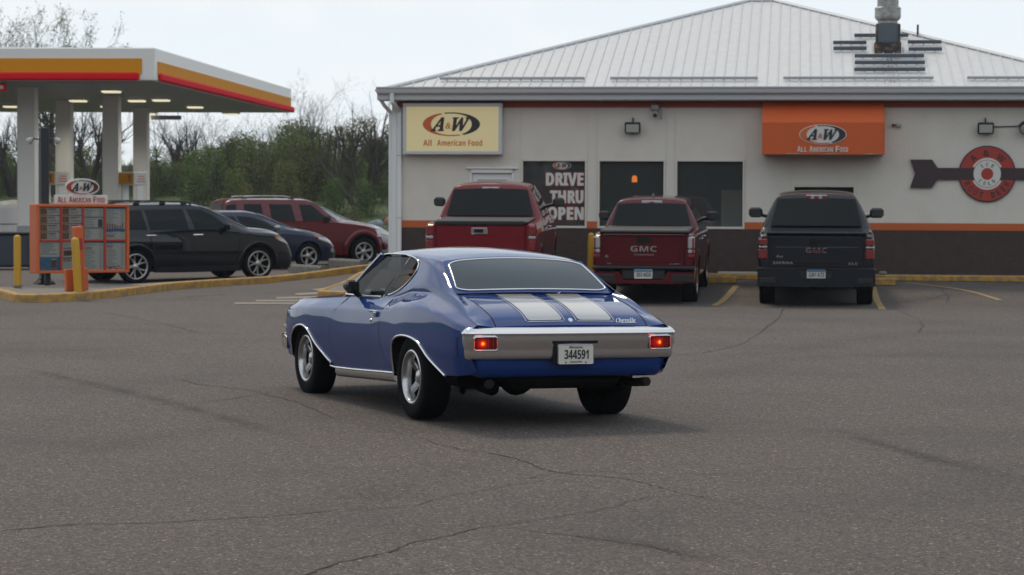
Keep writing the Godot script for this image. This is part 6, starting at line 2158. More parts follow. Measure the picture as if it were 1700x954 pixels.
		for i in 9:
			var l := lerpf(1.42, 0.82, i / 8.0)
			rail.append(Vector3(s * (ip(ROOF_R, l, 2) + 0.010), ip(ROOF_R, l, 1) + 0.002, -l))
		for i in range(20, 2, -1): rail.append(left[i] + Vector3(s * 0.006, 0.001, 0))
		st.tube(rail, 0.0085, 6)
		part("drip_rail", st, M.chrome, c)
		# windscreen pillar
		st = MB.new()
		st.tube(spline([Vector3(s * 0.755, 0.90, -2.06), Vector3(s * 0.735, 0.99, -1.90), Vector3(s * 0.69, 1.14, -1.66), Vector3(s * 0.640, 1.283, -1.42)], 4), 0.028, 8)
		part("windscreen_pillar", st, M.blue_paint, c)
		st = MB.new()
		st.tube(spline([Vector3(s * 0.775, 0.93, -2.0), Vector3(s * 0.757, 0.99, -1.885), Vector3(s * 0.715, 1.14, -1.645), Vector3(s * 0.660, 1.288, -1.415)], 4), 0.0075, 6)
		part("pillar_trim", st, M.chrome, c)
		st = MB.new()
		st.tube([Vector3(s * 0.715, 0.90, -1.99), Vector3(s * 0.675, 1.10, -1.68), Vector3(s * 0.610, 1.265, -1.40)], 0.045, 8)
		part("inner_pillar", st, M.seat_cloth, c)
		# side glass: door and quarter panes with a thin divider
		door_glass(c, s, [Vector2(1.07, 0.935), Vector2(1.93, 0.928)], [Vector2(0.76, 1.270), Vector2(1.42, 1.272)], "door_glass")
		door_glass(c, s, [Vector2(0.66, 1.02), Vector2(1.06, 0.937)], [Vector2(0.57, 1.243), Vector2(0.75, 1.270)], "quarter_glass")
		st = MB.new()
		st.tube([Vector3(s * 0.772, 0.93, -1.065), Vector3(s * 0.638, 1.272, -0.755)], 0.007, 6)
		part("glass_divider", st, M.worn_chrome, c)
		st = MB.new()
		st.tube([Vector3(s * 0.795, 0.935, -1.95), Vector3(s * 0.793, 0.934, -1.5), Vector3(s * 0.785, 0.940, -1.06)], 0.008, 6)
		part("belt_trim", st, M.worn_chrome, c)
		# inner door card below the glass, so that the cabin is closed
		slab("door_card", Vector3(s * 0.74, 0.66, -1.25), Vector3(0.05, 0.50, 1.6), 0.02, M.seat_cloth, c)
		# door handle and keyhole
		st = MB.new()
		st.box(Vector3(s * (mc_x(0.92, 0.82) + 0.012), 0.835, -0.92), Vector3(0.022, 0.022, 0.17), 0.008)
		st.box(Vector3(s * (mc_x(0.84, 0.80) + 0.010), 0.812, -0.86), Vector3(0.03, 0.05, 0.05), 0.012)
		part("door_handle", st, M.worn_chrome, c)
		st = MB.new()
		st.lathe([Vector2(0, 0), Vector2(0.016, 0), Vector2(0.012, 0.008), Vector2(0, 0.009)], Transform3D(Basis(Vector3.BACK, -s * PI / 2), Vector3(s * mc_x(0.98, 0.76), 0.755, -0.98)), 12)
		part("lock", st, M.chrome, c)
		# mirror
		st = MB.new()
		st.box(Vector3.ZERO, Vector3(0.12, 0.105, 0.15), 0.04, at(s * 0.885, 1.005, -1.56))
		st.tube([Vector3(s * 0.80, 0.935, -1.58), Vector3(s * 0.86, 0.97, -1.57)], 0.022, 8)
		var mm := part("mirror", st, M.black_plastic, c)
		st = MB.new()
		st.box(Vector3(s * 0.885, 1.005, -1.483), Vector3(0.095, 0.078, 0.006), 0.0)
		part("mirror_glass", st, M.mirror_dark, mm)
	# roof
	var P := []
	for i in 25:
		var f := i / 24.0
		var row := []
		for j in 25:
			var w := (j - 12) / 12.0
			var lr := lerpf(0.08, 1.42, f)
			var lc := lerpf(0.14, 1.48, f)
			var k := pow(absf(w), 1.6)
			var l := lerpf(lc, lr, k)
			var yc := ip(ROOF_C, lc, 1); var yr := ip(ROOF_R, lr, 1); var xr := ip(ROOF_R, lr, 2)
			var ww := absf(w)
			row.append(Vector3(xr * w, yr + (yc - yr) * pow(cos(ww * PI / 2), 0.62), -l))
		P.append(row)
	var st := MB.new()
	st.grid(P, Vector3(0, 0.5, -0.8))
	part("roof", st, M.blue_paint, c)
	# rear window: painted surround, dark pane and bright frame on one curved sheet
	st = MB.new()
	var sur := []
	for i in 13:
		var row := []
		for j in 21: row.append(rear_pane(j / 20.0, i / 12.0, 0.0))
		sur.append(row)
	st.grid(sur, Vector3(0, 0.5, -0.8))
	part("window_surround", st, M.blue_paint, c)
	var outline := []
	for p in rrect(0.945, 0.865, 0.10, 6): outline.append(Vector2(0.5 + p.x, 0.495 + p.y))
	st = MB.new()
	var gl := []
	for i in 13:
		var v := lerpf(0.0625, 0.9275, i / 12.0)
		# width at this height inside the rounded outline
		var hw := 0.4725
		var dy := absf(v - 0.495) - (0.4325 - 0.10)
		if dy > 0.0: hw = 0.4725 - 0.10 + sqrt(maxf(0.0, 0.01 - dy * dy))
		var row := []
		for j in 21: row.append(rear_pane(0.5 + hw * (j - 10) / 10.0, v, 0.004))
		gl.append(row)
	st.grid(gl, Vector3(0, 0.5, -0.8))
	part("rear_window", st, M.rear_glass, c)
	st = MB.new()
	var fr := []
	outline.append(outline[0])
	var dense_o := resample(outline, 121)
	for k in 120: fr.append(rear_pane(dense_o[k].x, dense_o[k].y, 0.004))
	st.tube(fr, 0.0075, 6, true)
	part("rear_window_frame", st, M.worn_chrome, c)
	# boot lid, shelf and stripes
	deck_sheet(c, "boot_lid", -0.640, 0.640, -1.16, -0.515, 0.0, M.blue_paint)
	deck_sheet(c, "shelf_panel", -0.648, 0.648, -0.507, -0.35, 0.0, M.blue_paint)
	deck_sheet(c, "lid_gap", -0.652, 0.652, -1.155, -0.40, -0.008, M.dark_void)
	for s in [-1.0, 1.0]:
		stripe(c, "white_stripe", s * 0.212, 0.295, -1.115, -0.515, 0.003, M.stripe_paint)
		deck_sheet(c, "white_stripe", s * 0.212 - 0.1475, s * 0.212 + 0.1475, -0.507, -0.405, 0.003, M.stripe_paint)
		for e in [-1.0, 1.0]: deck_sheet(c, "pin_stripe", s * 0.212 + e * 0.163 - 0.004, s * 0.212 + e * 0.163 + 0.004, -1.118, -0.515, 0.003, M.stripe_paint)
		deck_sheet(c, "pin_stripe", s * 0.212 - 0.155, s * 0.212 + 0.155, -1.131, -1.124, 0.003, M.stripe_paint)
	st = MB.new()
	st.lathe([Vector2(0, 0), Vector2(0.02, 0), Vector2(0.018, 0.008), Vector2(0.008, 0.008), Vector2(0.0, 0.004)], Transform3D(Basis(Vector3.RIGHT, 0.95), deck_p(0, -1.118)), 16)
	part("boot_lock", st, M.chrome, c)
	st = MB.new()
	var ep := deck_p(0.475, -1.118)
	var ex := Transform3D(Basis(Vector3.RIGHT, -0.60), ep + Vector3(0, 0.003, 0.005))
	st.text("Chevelle", serif_bold, ex, 0.040, 0.17, 0.35, 0.005)
	st.box(Vector3(0.02, -0.022, 0.003), Vector3(0.13, 0.004, 0.004), 0.0, ex)
	part("script_badge", st, M.chrome, c)
	mc_rear(c)
	mc_front(c)
	mc_cabin(c)
	reshape(c)
	for s in [-1.0, 1.0]:
		wheel(c, s * 0.920, 0.0, 0.338, 0.238, 0.215, "thrust", M.polished_alloy, 0.075)
		wheel(c, s * 0.875, 2.845, 0.330, 0.215, 0.210, "thrust", M.polished_alloy, 0.065)

func reshape(c: Node3D) -> void:
	# proportions of both overhangs and of the upper body
	for o in c.find_children("*", "MeshInstance3D", true, false):
		var ar: Array = (o.mesh as ArrayMesh).surface_get_arrays(0)
		var vs: PackedVector3Array = ar[Mesh.ARRAY_VERTEX]
		for i in vs.size():
			var p: Vector3 = (o.transform if o.get_parent() == c else Transform3D()) * vs[i]
			if p.z > 0.45: p.z = 0.45 + (p.z - 0.45) * 0.93
			if p.z < -3.1: p.z = -3.1 + (p.z + 3.1) * 0.88
			p.y += 0.021 * smoothstep(0.88, 1.0, p.y)
			vs[i] = p
		ar[Mesh.ARRAY_VERTEX] = vs
		var m := ArrayMesh.new()
		m.add_surface_from_arrays(Mesh.PRIMITIVE_TRIANGLES, ar)
		o.mesh = m
	for o in c.find_children("*", "OmniLight3D", true, false): o.position.z = 0.45 + (o.position.z - 0.45) * 0.93

func rear_pane(u: float, v: float, off: float) -> Vector3:
	# u across, v up; the bowed plane between the shelf and the roof
	var w := (u - 0.5) * 2.0
	var b := Vector3(w * 0.708, 0.995 + 0.014 * (1.0 - w * w), 0.365 + 0.07 * (1.0 - w * w))
	var t := Vector3(w * 0.614, 1.247 + 0.038 * (1.0 - pow(absf(w), 2.2)), -0.08 - 0.06 * (1.0 - w * w))
	var p := b.lerp(t, v)
	var n := Vector3(0, 0.84, 0.54)
	return p + n * (0.020 * sin(PI * v) * (0.4 + 0.6 * (1.0 - w * w)) + off + 0.006)

func deck_sheet(c: Node3D, called: String, x0: float, x1: float, l0: float, l1: float, off: float, m: Material) -> void:
	var P := []
	for i in 25:
		var l := lerpf(l0, l1, i / 24.0)
		var row := []
		for j in 13: row.append(deck_p(lerpf(x0, x1, j / 12.0), l) + Vector3(0, off * 0.8, off * 0.6))
		P.append(row)
	var st := MB.new()
	st.grid(P, Vector3(0, 0, 0.5))
	part(called, st, m, c)

func stripe(c: Node3D, called: String, xc: float, w: float, l0: float, l1: float, off: float, m: Material) -> void:
	# a stripe with rounded rear corners
	var P := []
	for i in 31:
		var l := lerpf(l0, l1, pow(i / 30.0, 1.6))
		var cut := 0.03 * (1.0 - sqrt(clampf(1.0 - pow(maxf(0.0, 1.0 - (l - l0) / 0.03), 2.0), 0, 1)))
		var row := []
		for j in 9: row.append(deck_p(xc + (w * 0.5 - cut) * (j - 4) / 4.0, l) + Vector3(0, off * 0.8, off * 0.6))
		P.append(row)
	var st := MB.new()
	st.grid(P, Vector3(0, 0, 0.5))
	part(called, st, m, c)

func door_glass(c: Node3D, s: float, bot: Array, top: Array, called: String) -> void:
	var P := []
	for j in 7:
		var v := j / 6.0
		var row := []
		for i in 9:
			var f := i / 8.0
			var q: Vector2 = bot[0].lerp(bot[1], f).lerp(top[0].lerp(top[1], f), v)
			var x := 0.775 - (q.y - 0.93) * 0.40 + 0.012 * sin(PI * v)
			row.append(Vector3(s * x, q.y, -q.x))
		P.append(row)
	var st := MB.new()
	st.grid(P, Vector3(0, 1, P[0][4].z))
	part(called, st, M.car_glass_clear, c)

func mc_rear(c: Node3D) -> void:
	# bumper: a section swept along the bowed tail
	var path := [Vector2(0.876, -1.06), Vector2(0.889, -1.115), Vector2(0.880, -1.155), Vector2(0.850, -1.177), Vector2(0.79, -1.186), Vector2(0.62, -1.20), Vector2(0.3, -1.212), Vector2(0.0, -1.216)]
	path = spline(path, 4)
	var full := []
	for p in path: full.append(p)
	for i in range(path.size() - 2, -1, -1): full.append(Vector2(-path[i].x, path[i].y))
	var prof := [Vector2(-0.06, 0.788), Vector2(-0.034, 0.787), Vector2(-0.018, 0.780), Vector2(0.0, 0.765), Vector2(0.014, 0.748), Vector2(0.018, 0.736), Vector2(0.012, 0.727), Vector2(0.010, 0.715), Vector2(0.012, 0.695), Vector2(0.009, 0.66), Vector2(-0.004, 0.622), Vector2(-0.005, 0.605), Vector2(-0.005, 0.590), Vector2(-0.007, 0.57), Vector2(-0.012, 0.55), Vector2(-0.024, 0.537), Vector2(-0.06, 0.532)]
	var rows := []
	for i in full.size():
		var d: Vector2 = (full[mini(i + 1, full.size() - 1)] - full[maxi(i - 1, 0)]).normalized()
		var o := Vector2(-d.y, d.x)
		if o.y > 0 and absf(full[i].x) < 0.85: o = -o
		if absf(full[i].x) >= 0.85 and o.x * full[i].x < 0: o = -o
		var row := []
		for q in prof:
			var p: Vector2 = full[i] + o * q.x
			row.append(Vector3(p.x, q.y, -p.y))
		rows.append(row)
	var st := MB.new()
	st.grid(rows, Vector3(0, 0.66, 0))
	var b := part("rear_bumper", st, M.worn_chrome, c)
	b.name = "rear_bumper"
	# tail lamps let into the bumper
	for s in [-1.0, 1.0]:
		var xf := Transform3D(Basis(Vector3.UP, s * 0.075), Vector3(s * 0.742, 0.664, 1.196))
		st = MB.new()
		var fr := []
		for p in rrect(0.188, 0.102, 0.016, 3): fr.append(xf * Vector3(p.x, p.y, 0.012))
		st.tube(fr, 0.0065, 6, true)
		var t := part("tail_lamp", st, M.worn_chrome, c)
		st = MB.new()
		st.prism(rrect(0.184, 0.098, 0.014, 3), 0.01, xf * at(0, 0, 0.010))
		part("housing", st, M.black_plastic, t)
		st = MB.new()
		st.prism(rrect(0.168, 0.082, 0.010, 3), 0.008, xf * at(0, 0, 0.017))
		var lens := part("lens", st, tail_lens(s), t)
		# planar coordinates for the glow of the bulb behind the lens
		var am: ArrayMesh = lens.mesh
		var ar := am.surface_get_arrays(0)
		var uv := PackedVector2Array()
		var inv := xf.affine_inverse()
		for p in ar[Mesh.ARRAY_VERTEX]:
			var l: Vector3 = inv * p
			uv.append(Vector2(l.x / 0.168 + 0.5, 0.5 - l.y / 0.082))
		ar[Mesh.ARRAY_TEX_UV] = uv
		var m2 := ArrayMesh.new()
		m2.add_surface_from_arrays(Mesh.PRIMITIVE_TRIANGLES, ar)
		lens.mesh = m2
		var ol := OmniLight3D.new()
		ol.name = "tail_lamp_light"
		ol.light_color = Color(1.0, 0.12, 0.04)
		ol.light_energy = 0.003
		ol.light_size = 0.03
		ol.omni_range = 30.0
		ol.omni_attenuation = 2.0
		ol.shadow_enabled = true
		t.add_child(ol)
		ol.position = xf * Vector3(-0.03, 0, 0.06)
		for k in 4: slab("lens_rib", xf * Vector3(-0.06 + k * 0.04, 0, 0.019), Vector3(0.003, 0.078, 0.004), 0.0, M.red_lens, t)
	# number plate in its recess
	st = MB.new()
	st.box(Vector3(0.0, 0.672, 1.214), Vector3(0.395, 0.030, 0.03), 0.008)
	st.box(Vector3(-0.168, 0.585, 1.210), Vector3(0.028, 0.16, 0.03), 0.004)
	part("plate_recess", st, M.dark_void, c)
	plate(c, Vector3(0.0, 0.577, 1.242), "344591", "Minnesota", "COLLECTOR", false)
	# painted valance
	var rows2 := []
	for i in 31:
		var x := lerpf(-0.86, 0.86, i / 30.0)
		var e := clampf((absf(x) - 0.74) / 0.12, 0, 1)
		var yl := 0.395 + 0.07 * e * e
		var z := 1.165 - 0.10 * e * e
		rows2.append([Vector3(x, 0.54, z), Vector3(x, 0.48, z - 0.004), Vector3(x, yl + 0.02, z - 0.03), Vector3(x, yl, z - 0.06), Vector3(x, yl + 0.01, z - 0.10)])
	st = MB.new()
	st.grid(rows2, Vector3(0, 0.5, 0.5))
	part("rear_valance", st, M.blue_paint, c)
	# tail panel behind the bumper
	slab("tail_panel", Vector3(0, 0.64, 1.12), Vector3(1.60, 0.20, 0.05), 0.01, M.blue_paint, c)
	var tp := []
	for i in 41:
		var x := lerpf(-0.795, 0.795, i / 40.0)
		var yt: float = deck_p(x, -1.162).y if absf(x) < 0.648 else lerpf(deck_p(0.648, -1.162).y, 0.805, (absf(x) - 0.648) / 0.147)
		tp.append([Vector3(x, yt + 0.001, 1.160), Vector3(x, 0.70, 1.164)])
	st = MB.new()
	st.grid(tp, Vector3(0, 0.7, 0))
	part("tail_panel", st, M.blue_paint, c)
	# underside: tank, axle, silencers, pipes
	slab("fuel_tank", Vector3(0.0, 0.375, 0.80), Vector3(0.95, 0.15, 0.52), 0.05, M.underbody, c)
	slab("floor_pan", Vector3(0, 0.36, -1.3), Vector3(1.5, 0.14, 3.9), 0.04, M.underbody, c)
	st = MB.new()
	st.tube([Vector3(-0.72, 0.335, 0), Vector3(0.72, 0.335, 0)], 0.045, 10)
	st.lathe([Vector2(0, -0.15), Vector2(0.08, -0.13), Vector2(0.14, -0.05), Vector2(0.15, 0.0), Vector2(0.14, 0.05), Vector2(0.08, 0.13), Vector2(0, 0.15)], Transform3D(Basis(Vector3.RIGHT, PI / 2), Vector3(0, 0.325, 0.02)), 16, true)
	part("rear_axle", st, M.underbody, c)
	for s in [-1.0, 1.0]:
		st = MB.new()
		st.tube(spline([Vector3(s * 0.30, 0.27, -1.2), Vector3(s * 0.32, 0.27, -0.5), Vector3(s * 0.36, 0.36, -0.1), Vector3(s * 0.46, 0.42, 0.2), Vector3(s * 0.50, 0.34, 0.5), Vector3(s * 0.58, 0.33, 0.85), Vector3(s * 0.66, 0.345, 1.10)], 5), 0.034, 8)
		st.tube([Vector3(s * 0.47, 0.315, 0.42), Vector3(s * 0.49, 0.305, 0.45), Vector3(s * 0.55, 0.30, 0.85), Vector3(s * 0.57, 0.31, 0.90)], [0.035, 0.06, 0.06, 0.035], 12)
		part("exhaust_pipe", st, M.underbody, c)
		st = MB.new()
		st.tube([Vector3(s * 0.66, 0.345, 1.06), Vector3(s * 0.675, 0.348, 1.12)], 0.036, 12)
		part("exhaust_tip", st, M.dark_void, c)
		st = MB.new()
		for k in 5: st.tube([Vector3(s * 0.50, 0.36 + k * 0.03, -0.02), Vector3(s * 0.56, 0.37 + k * 0.03, 0.04), Vector3(s * 0.50, 0.38 + k * 0.03, 0.08)], 0.012, 5)
		st.box(Vector3(s * 0.52, 0.33, 0.14), Vector3(0.05, 0.26, 0.05), 0.02)
		part("rear_spring", st, M.underbody, c)

var tail_mats := {}
func tail_lens(s: float) -> Material:
	var key := "tail_lamp_lens" if s < 0 else "tail_lamp_lens_right"
	if tail_mats.has(key): return tail_mats[key]
	var m := mat(key, lin(0.10, 0.004, 0.004), 0.15)
	var w := 96
	var h := 48
	var im := Image.create(w, h, false, Image.FORMAT_RGBF)
	for y in h:
		for x in w:
			var dx := (x + 0.5) / w - (0.36 if s < 0 else 0.44)
			var dy := ((y + 0.5) / h - 0.5) * 0.48
			var r := sqrt(dx * dx + dy * dy)
			var core := exp(-pow(r / 0.060, 2.0))
			var mid := exp(-pow(r / 0.125, 2.0))
			var wide := exp(-pow(r / 0.30, 2.0))
			im.set_pixel(x, y, Color(1.1 * core + 0.85 * mid + 0.13 * wide, 0.85 * core + 0.02 * mid, 0.03 * core + 0.004 * mid))
	m.emission_enabled = true
	m.emission = Color.BLACK
	m.emission_texture = ImageTexture.create_from_image(im)
	m.emission_energy_multiplier = 1.0
	m.uv1_scale = Vector3.ONE
	m.texture_repeat = false
	tail_mats[key] = m
	return m

func mc_front(c: Node3D) -> void:
	# bonnet with a raised middle, nose, grille and bumper
	var P := []
	for i in 31:
		var l := lerpf(2.02, 3.72, i / 30.0)
		var yb := ip(MC, l, 6); var xb := ip(MC, l, 7)
		var row := []
		for j in 25:
			var w := (j - 12) / 12.0
			var y := yb + 0.045 * (1.0 - pow(absf(w), 2.5)) * clampf((3.75 - l) * 3.0, 0.2, 1.0) + 0.022 * smoothstep(0.42, 0.34, absf(w)) * clampf((3.6 - l) * 4.0, 0, 1)
			row.append(Vector3(xb * w, y, -l))
		P.append(row)
	var st := MB.new()
	st.grid(P, Vector3(0, 0, -2.9))
	part("bonnet", st, M.blue_paint, c)
	for s in [-1.0, 1.0]: deck_like(c, s)
	st = MB.new()
	st.box(Vector3(0, 0.64, -3.70), Vector3(1.40, 0.26, 0.06), 0.02)
	part("grille", st, M.black_plastic, c)
	for s in [-1.0, 1.0]:
		for k in 2:
			st = MB.new()
			st.lathe([Vector2(0.0, 0.035), Vector2(0.075, 0.03), Vector2(0.09, 0.02), Vector2(0.09, 0.0)], Transform3D(Basis(Vector3.RIGHT, -PI / 2), Vector3(s * (0.58 - k * 0.2), 0.67, -3.72)), 18)
			part("headlight", st, M.clear_lens, c)
	st = MB.new()
	var rows := []
	for i in 25:
		var f := (i - 12) / 12.0
		var x := 0.92 * f
		var l := 3.83 - 0.06 * f * f
		if absf(f) > 0.9: l -= (absf(f) - 0.9) * 4.0
		if absf(f) > 0.95: x = signf(f) * (0.874 + (absf(f) - 0.95) * 0.3)
		rows.append([Vector3(x * 0.97, 0.535, -l + 0.05), Vector3(x, 0.52, -l), Vector3(x, 0.46, -l - 0.012), Vector3(x, 0.40, -l), Vector3(x * 0.97, 0.375, -l + 0.05)])
	st.grid(rows, Vector3(0, 0.45, -3.0))
	part("front_bumper", st, M.chrome, c)
	slab("front_valance", Vector3(0, 0.35, -3.62), Vector3(1.5, 0.14, 0.1), 0.03, M.blue_paint, c)
	# windscreen
	P = []
	for i in 9:
		var v := i / 8.0
		var row := []
		for j in 17:
			var w := (j - 8) / 8.0
			var b := Vector3(w * 0.74, 0.935 + 0.02 * (1 - w * w), -1.98 - 0.28 * (1 - w * w))
			var t := Vector3(w * 0.63, 1.275 + 0.035 * (1 - w * w), -1.43 - 0.06 * (1 - w * w))
			row.append(b.lerp(t, v))
		P.append(row)
	st = MB.new()
	st.grid(P, Vector3(0, 0.9, 0))
	part("windscreen", st, M.car_glass_clear, c)

func deck_like(c: Node3D, s: float) -> void:
	# bonnet stripe
	var P := []
	for i in 15:
		var l := lerpf(2.15, 3.6, i / 14.0)
		var row := []
		for j in 5:
			var x := s * 0.22 + (j - 2) * 0.05
			var w := x / ip(MC, l, 7)
			var y := ip(MC, l, 6) + 0.045 * (1.0 - pow(absf(w), 2.5)) * clampf((3.75 - l) * 3.0, 0.2, 1.0) + 0.022 * smoothstep(0.42, 0.34, absf(w)) * clampf((3.6 - l) * 4.0, 0, 1)
			row.append(Vector3(x, y + 0.004, -l))
		P.append(row)
	var st := MB.new()
	st.grid(P, Vector3(0, 0, -2.9))
	part("white_stripe", st, M.stripe_paint, c)

func mc_cabin(c: Node3D) -> void:
	slab("cabin_floor", Vector3(0, 0.44, -1.1), Vector3(1.45, 0.04, 1.9), 0.0, M.seat_cloth, c)
	slab("dashboard", Vector3(0, 0.86, -1.92), Vector3(1.42, 0.18, 0.30), 0.06, M.seat_cloth, c)
	slab("rear_bulkhead", Vector3(0, 0.72, 0.20), Vector3(1.36, 0.54, 0.04), 0.0, M.seat_cloth, c)
	slab("parcel_shelf", Vector3(0, 0.965, 0.06), Vector3(1.28, 0.03, 0.5), 0.0, M.seat_cloth, c)
	slab("rear_seat", Vector3(0, 0.74, -0.10), Vector3(1.3, 0.42, 0.2), 0.06, M.seat_cloth, c)
	for s in [-1.0, 1.0]:
		var st := MB.new()
		st.box(Vector3(s * 0.36, 0.58, -1.10), Vector3(0.54, 0.16, 0.52), 0.06)
		st.box(Vector3.ZERO, Vector3(0.52, 0.56, 0.15), 0.06, Transform3D(Basis(Vector3.RIGHT, 0.22), Vector3(s * 0.36, 0.84, -0.84)))
		part("front_seat", st, M.seat_cloth, c)
	var st := MB.new()
	var ring := []
	var xf := Transform3D(Basis(Vector3.RIGHT, 0.35), Vector3(-0.36, 0.93, -1.62))
	for i in 24: ring.append(xf * Vector3(cos(TAU * i / 24) * 0.19, sin(TAU * i / 24) * 0.19, 0))
	st.tube(ring, 0.013, 6, true)
	st.tube([xf * Vector3(-0.18, 0, 0), xf * Vector3(0.18, 0, 0)], 0.012, 5)
	st.tube([xf * Vector3(0, 0, 0), xf * Vector3(0, -0.06, -0.3)], 0.025, 6)
	part("steering_wheel", st, M.black_plastic, c)
	slab("inner_mirror", Vector3(0, 1.22, -1.50), Vector3(0.22, 0.06, 0.03), 0.01, M.black_plastic, c)

# ---- woods ----
func limb(st: MB, tips: Array, rng: RandomNumberGenerator, a: Vector3, dir: Vector3, len: float, r: float, depth: int, most: int, twist: float, low: Array) -> void:
	var pts := [a]
	var rad := [r]
	var d := dir
	var n := 4 if depth < 2 else 3
	for i in n:
		d = (d + Vector3(rng.randf_range(-1, 1), rng.randf_range(-0.5, 0.9), rng.randf_range(-1, 1)) * twist).normalized()
		pts.append(pts[i] + d * len / n)
		rad.append(maxf(r * (1.0 - 0.62 * (i + 1) / n), 0.006))
	var target: MB = low[0] if depth < 2 else st
	target.tube(pts, rad, 6 if depth == 0 else (4 if depth < 3 else 3))
	if depth >= most:
		tips.append_array(pts.slice(1))
		return
	var kids: int = [8, 5, 4, 3, 0][mini(depth, 4)]
	for k in kids:
		var f := rng.randf_range(0.32, 1.0) if depth > 0 else rng.randf_range(0.35, 1.0)
		var x := f * n
		var i := mini(int(x), n - 1)
		var p: Vector3 = pts[i].lerp(pts[i + 1], x - i)
		var axis: Vector3 = (pts[i + 1] - pts[i]).normalized()
		var side := axis.cross(Vector3(rng.randf_range(-1, 1), rng.randf_range(-1, 1), rng.randf_range(-1, 1))).normalized()
		var ang := rng.randf_range(0.35, 0.95)
		var dd := (axis * cos(ang) + side * sin(ang) + Vector3.UP * 0.18).normalized()
		limb(st, tips, rng, p, dd, len * rng.randf_range(0.40, 0.66), lerpf(rad[i], rad[i + 1], x - i) * rng.randf_range(0.45, 0.68), depth + 1, most, twist * 1.1, low)

func buds(tips: Array, rng: RandomNumberGenerator, per: int, size: float, spread: float, thin := 0.0) -> MB:
	var st := MB.new()
	st.use_col = true
	for p in tips:
		if thin > 0.0 and rng.randf() < thin: continue
		for k in per:
			var q: Vector3 = p + Vector3(rng.randf_range(-1, 1), rng.randf_range(-1, 1), rng.randf_range(-1, 1)) * spread
			var u := Vector3(rng.randf_range(-1, 1), rng.randf_range(-1, 1), rng.randf_range(-1, 1)).normalized()
			var w := u.cross(Vector3(rng.randf_range(-1, 1), rng.randf_range(-1, 1), rng.randf_range(-1, 1))).normalized()
			var s := size * rng.randf_range(0.5, 1.2)
			var g := rng.randf_range(0.6, 1.6)
			st.col = Color(g * rng.randf_range(0.8, 1.25), g, g * rng.randf_range(0.6, 1.2))
			var nn := u.cross(w)
			st.t(q - u * s, q + w * s * 0.5, q + u * s, nn, nn, nn)
			st.t(q - u * s, q - w * s * 0.5, q + u * s, nn, nn, nn)
	return st

func tree_meshes(seed_: int, h: float, r: float, most: int, twist: float, lean: float, per: int) -> Array:
	var rng := RandomNumberGenerator.new()
	rng.seed = seed_
	var low := [MB.new()]
	var st := MB.new()
	var tips := []
	limb(st, tips, rng, Vector3(0, -0.3, 0), Vector3(lean, 1, 0).normalized(), h * 0.72, r, 0, most, twist, low)
	return [low[0].mesh(), st.mesh(), buds(tips, rng, per, 0.05, 0.12, 0.72).mesh()]

func leafy_meshes(seed_: int) -> Array:
	var rng := RandomNumberGenerator.new()
	rng.seed = seed_
	var low := [MB.new()]
	var st := MB.new()
	var tips := []
	limb(st, tips, rng, Vector3(0, -0.3, 0), Vector3(0.03, 1, 0).normalized(), 7.2, 0.26, 0, 4, 0.17, low)
	return [low[0].mesh(), st.mesh(), buds(tips, rng, 2, 0.07, 0.16, 0.35).mesh()]

func forked_meshes(seed_: int, h: float) -> Array:
	# several heavy stems from one foot
	var rng := RandomNumberGenerator.new()
	rng.seed = seed_
	var low := [MB.new()]
	var st := MB.new()
	var tips := []
	for k in [[-0.66, 1.1, 0.36], [-0.10, 0.95, 0.32], [0.10, 1.05, 0.42], [0.24, 0.9, 0.30], [0.04, 0.8, 0.26]]:
		limb(st, tips, rng, Vector3(k[0] * 0.3, -0.3, 0), Vector3(k[0], 1, rng.randf_range(-0.2, 0.2)).normalized(), h * k[1] * 0.8, k[2], 0, 3, 0.13, low)
	return [low[0].mesh(), st.mesh(), buds(tips, rng, 1, 0.05, 0.12, 0.8).mesh()]

func tree(called: String, label: String, ms: Array, where: Vector3, turn: float, tall: float, bark: Material) -> void:
	var s: float = tall / (ms[1] as ArrayMesh).get_aabb().end.y
	var t := thing(called, label, "tree", where, turn, "bare spring trees behind the filling station")
	shared("trunk", ms[0], bark, t, Transform3D(Basis().scaled(Vector3.ONE * s), Vector3.ZERO))
	var cr := shared("crown", ms[1], M.twig_plain, t, Transform3D(Basis().scaled(Vector3.ONE * s), Vector3.ZERO))
	shared("buds", ms[2], M.bud_leaf, cr)

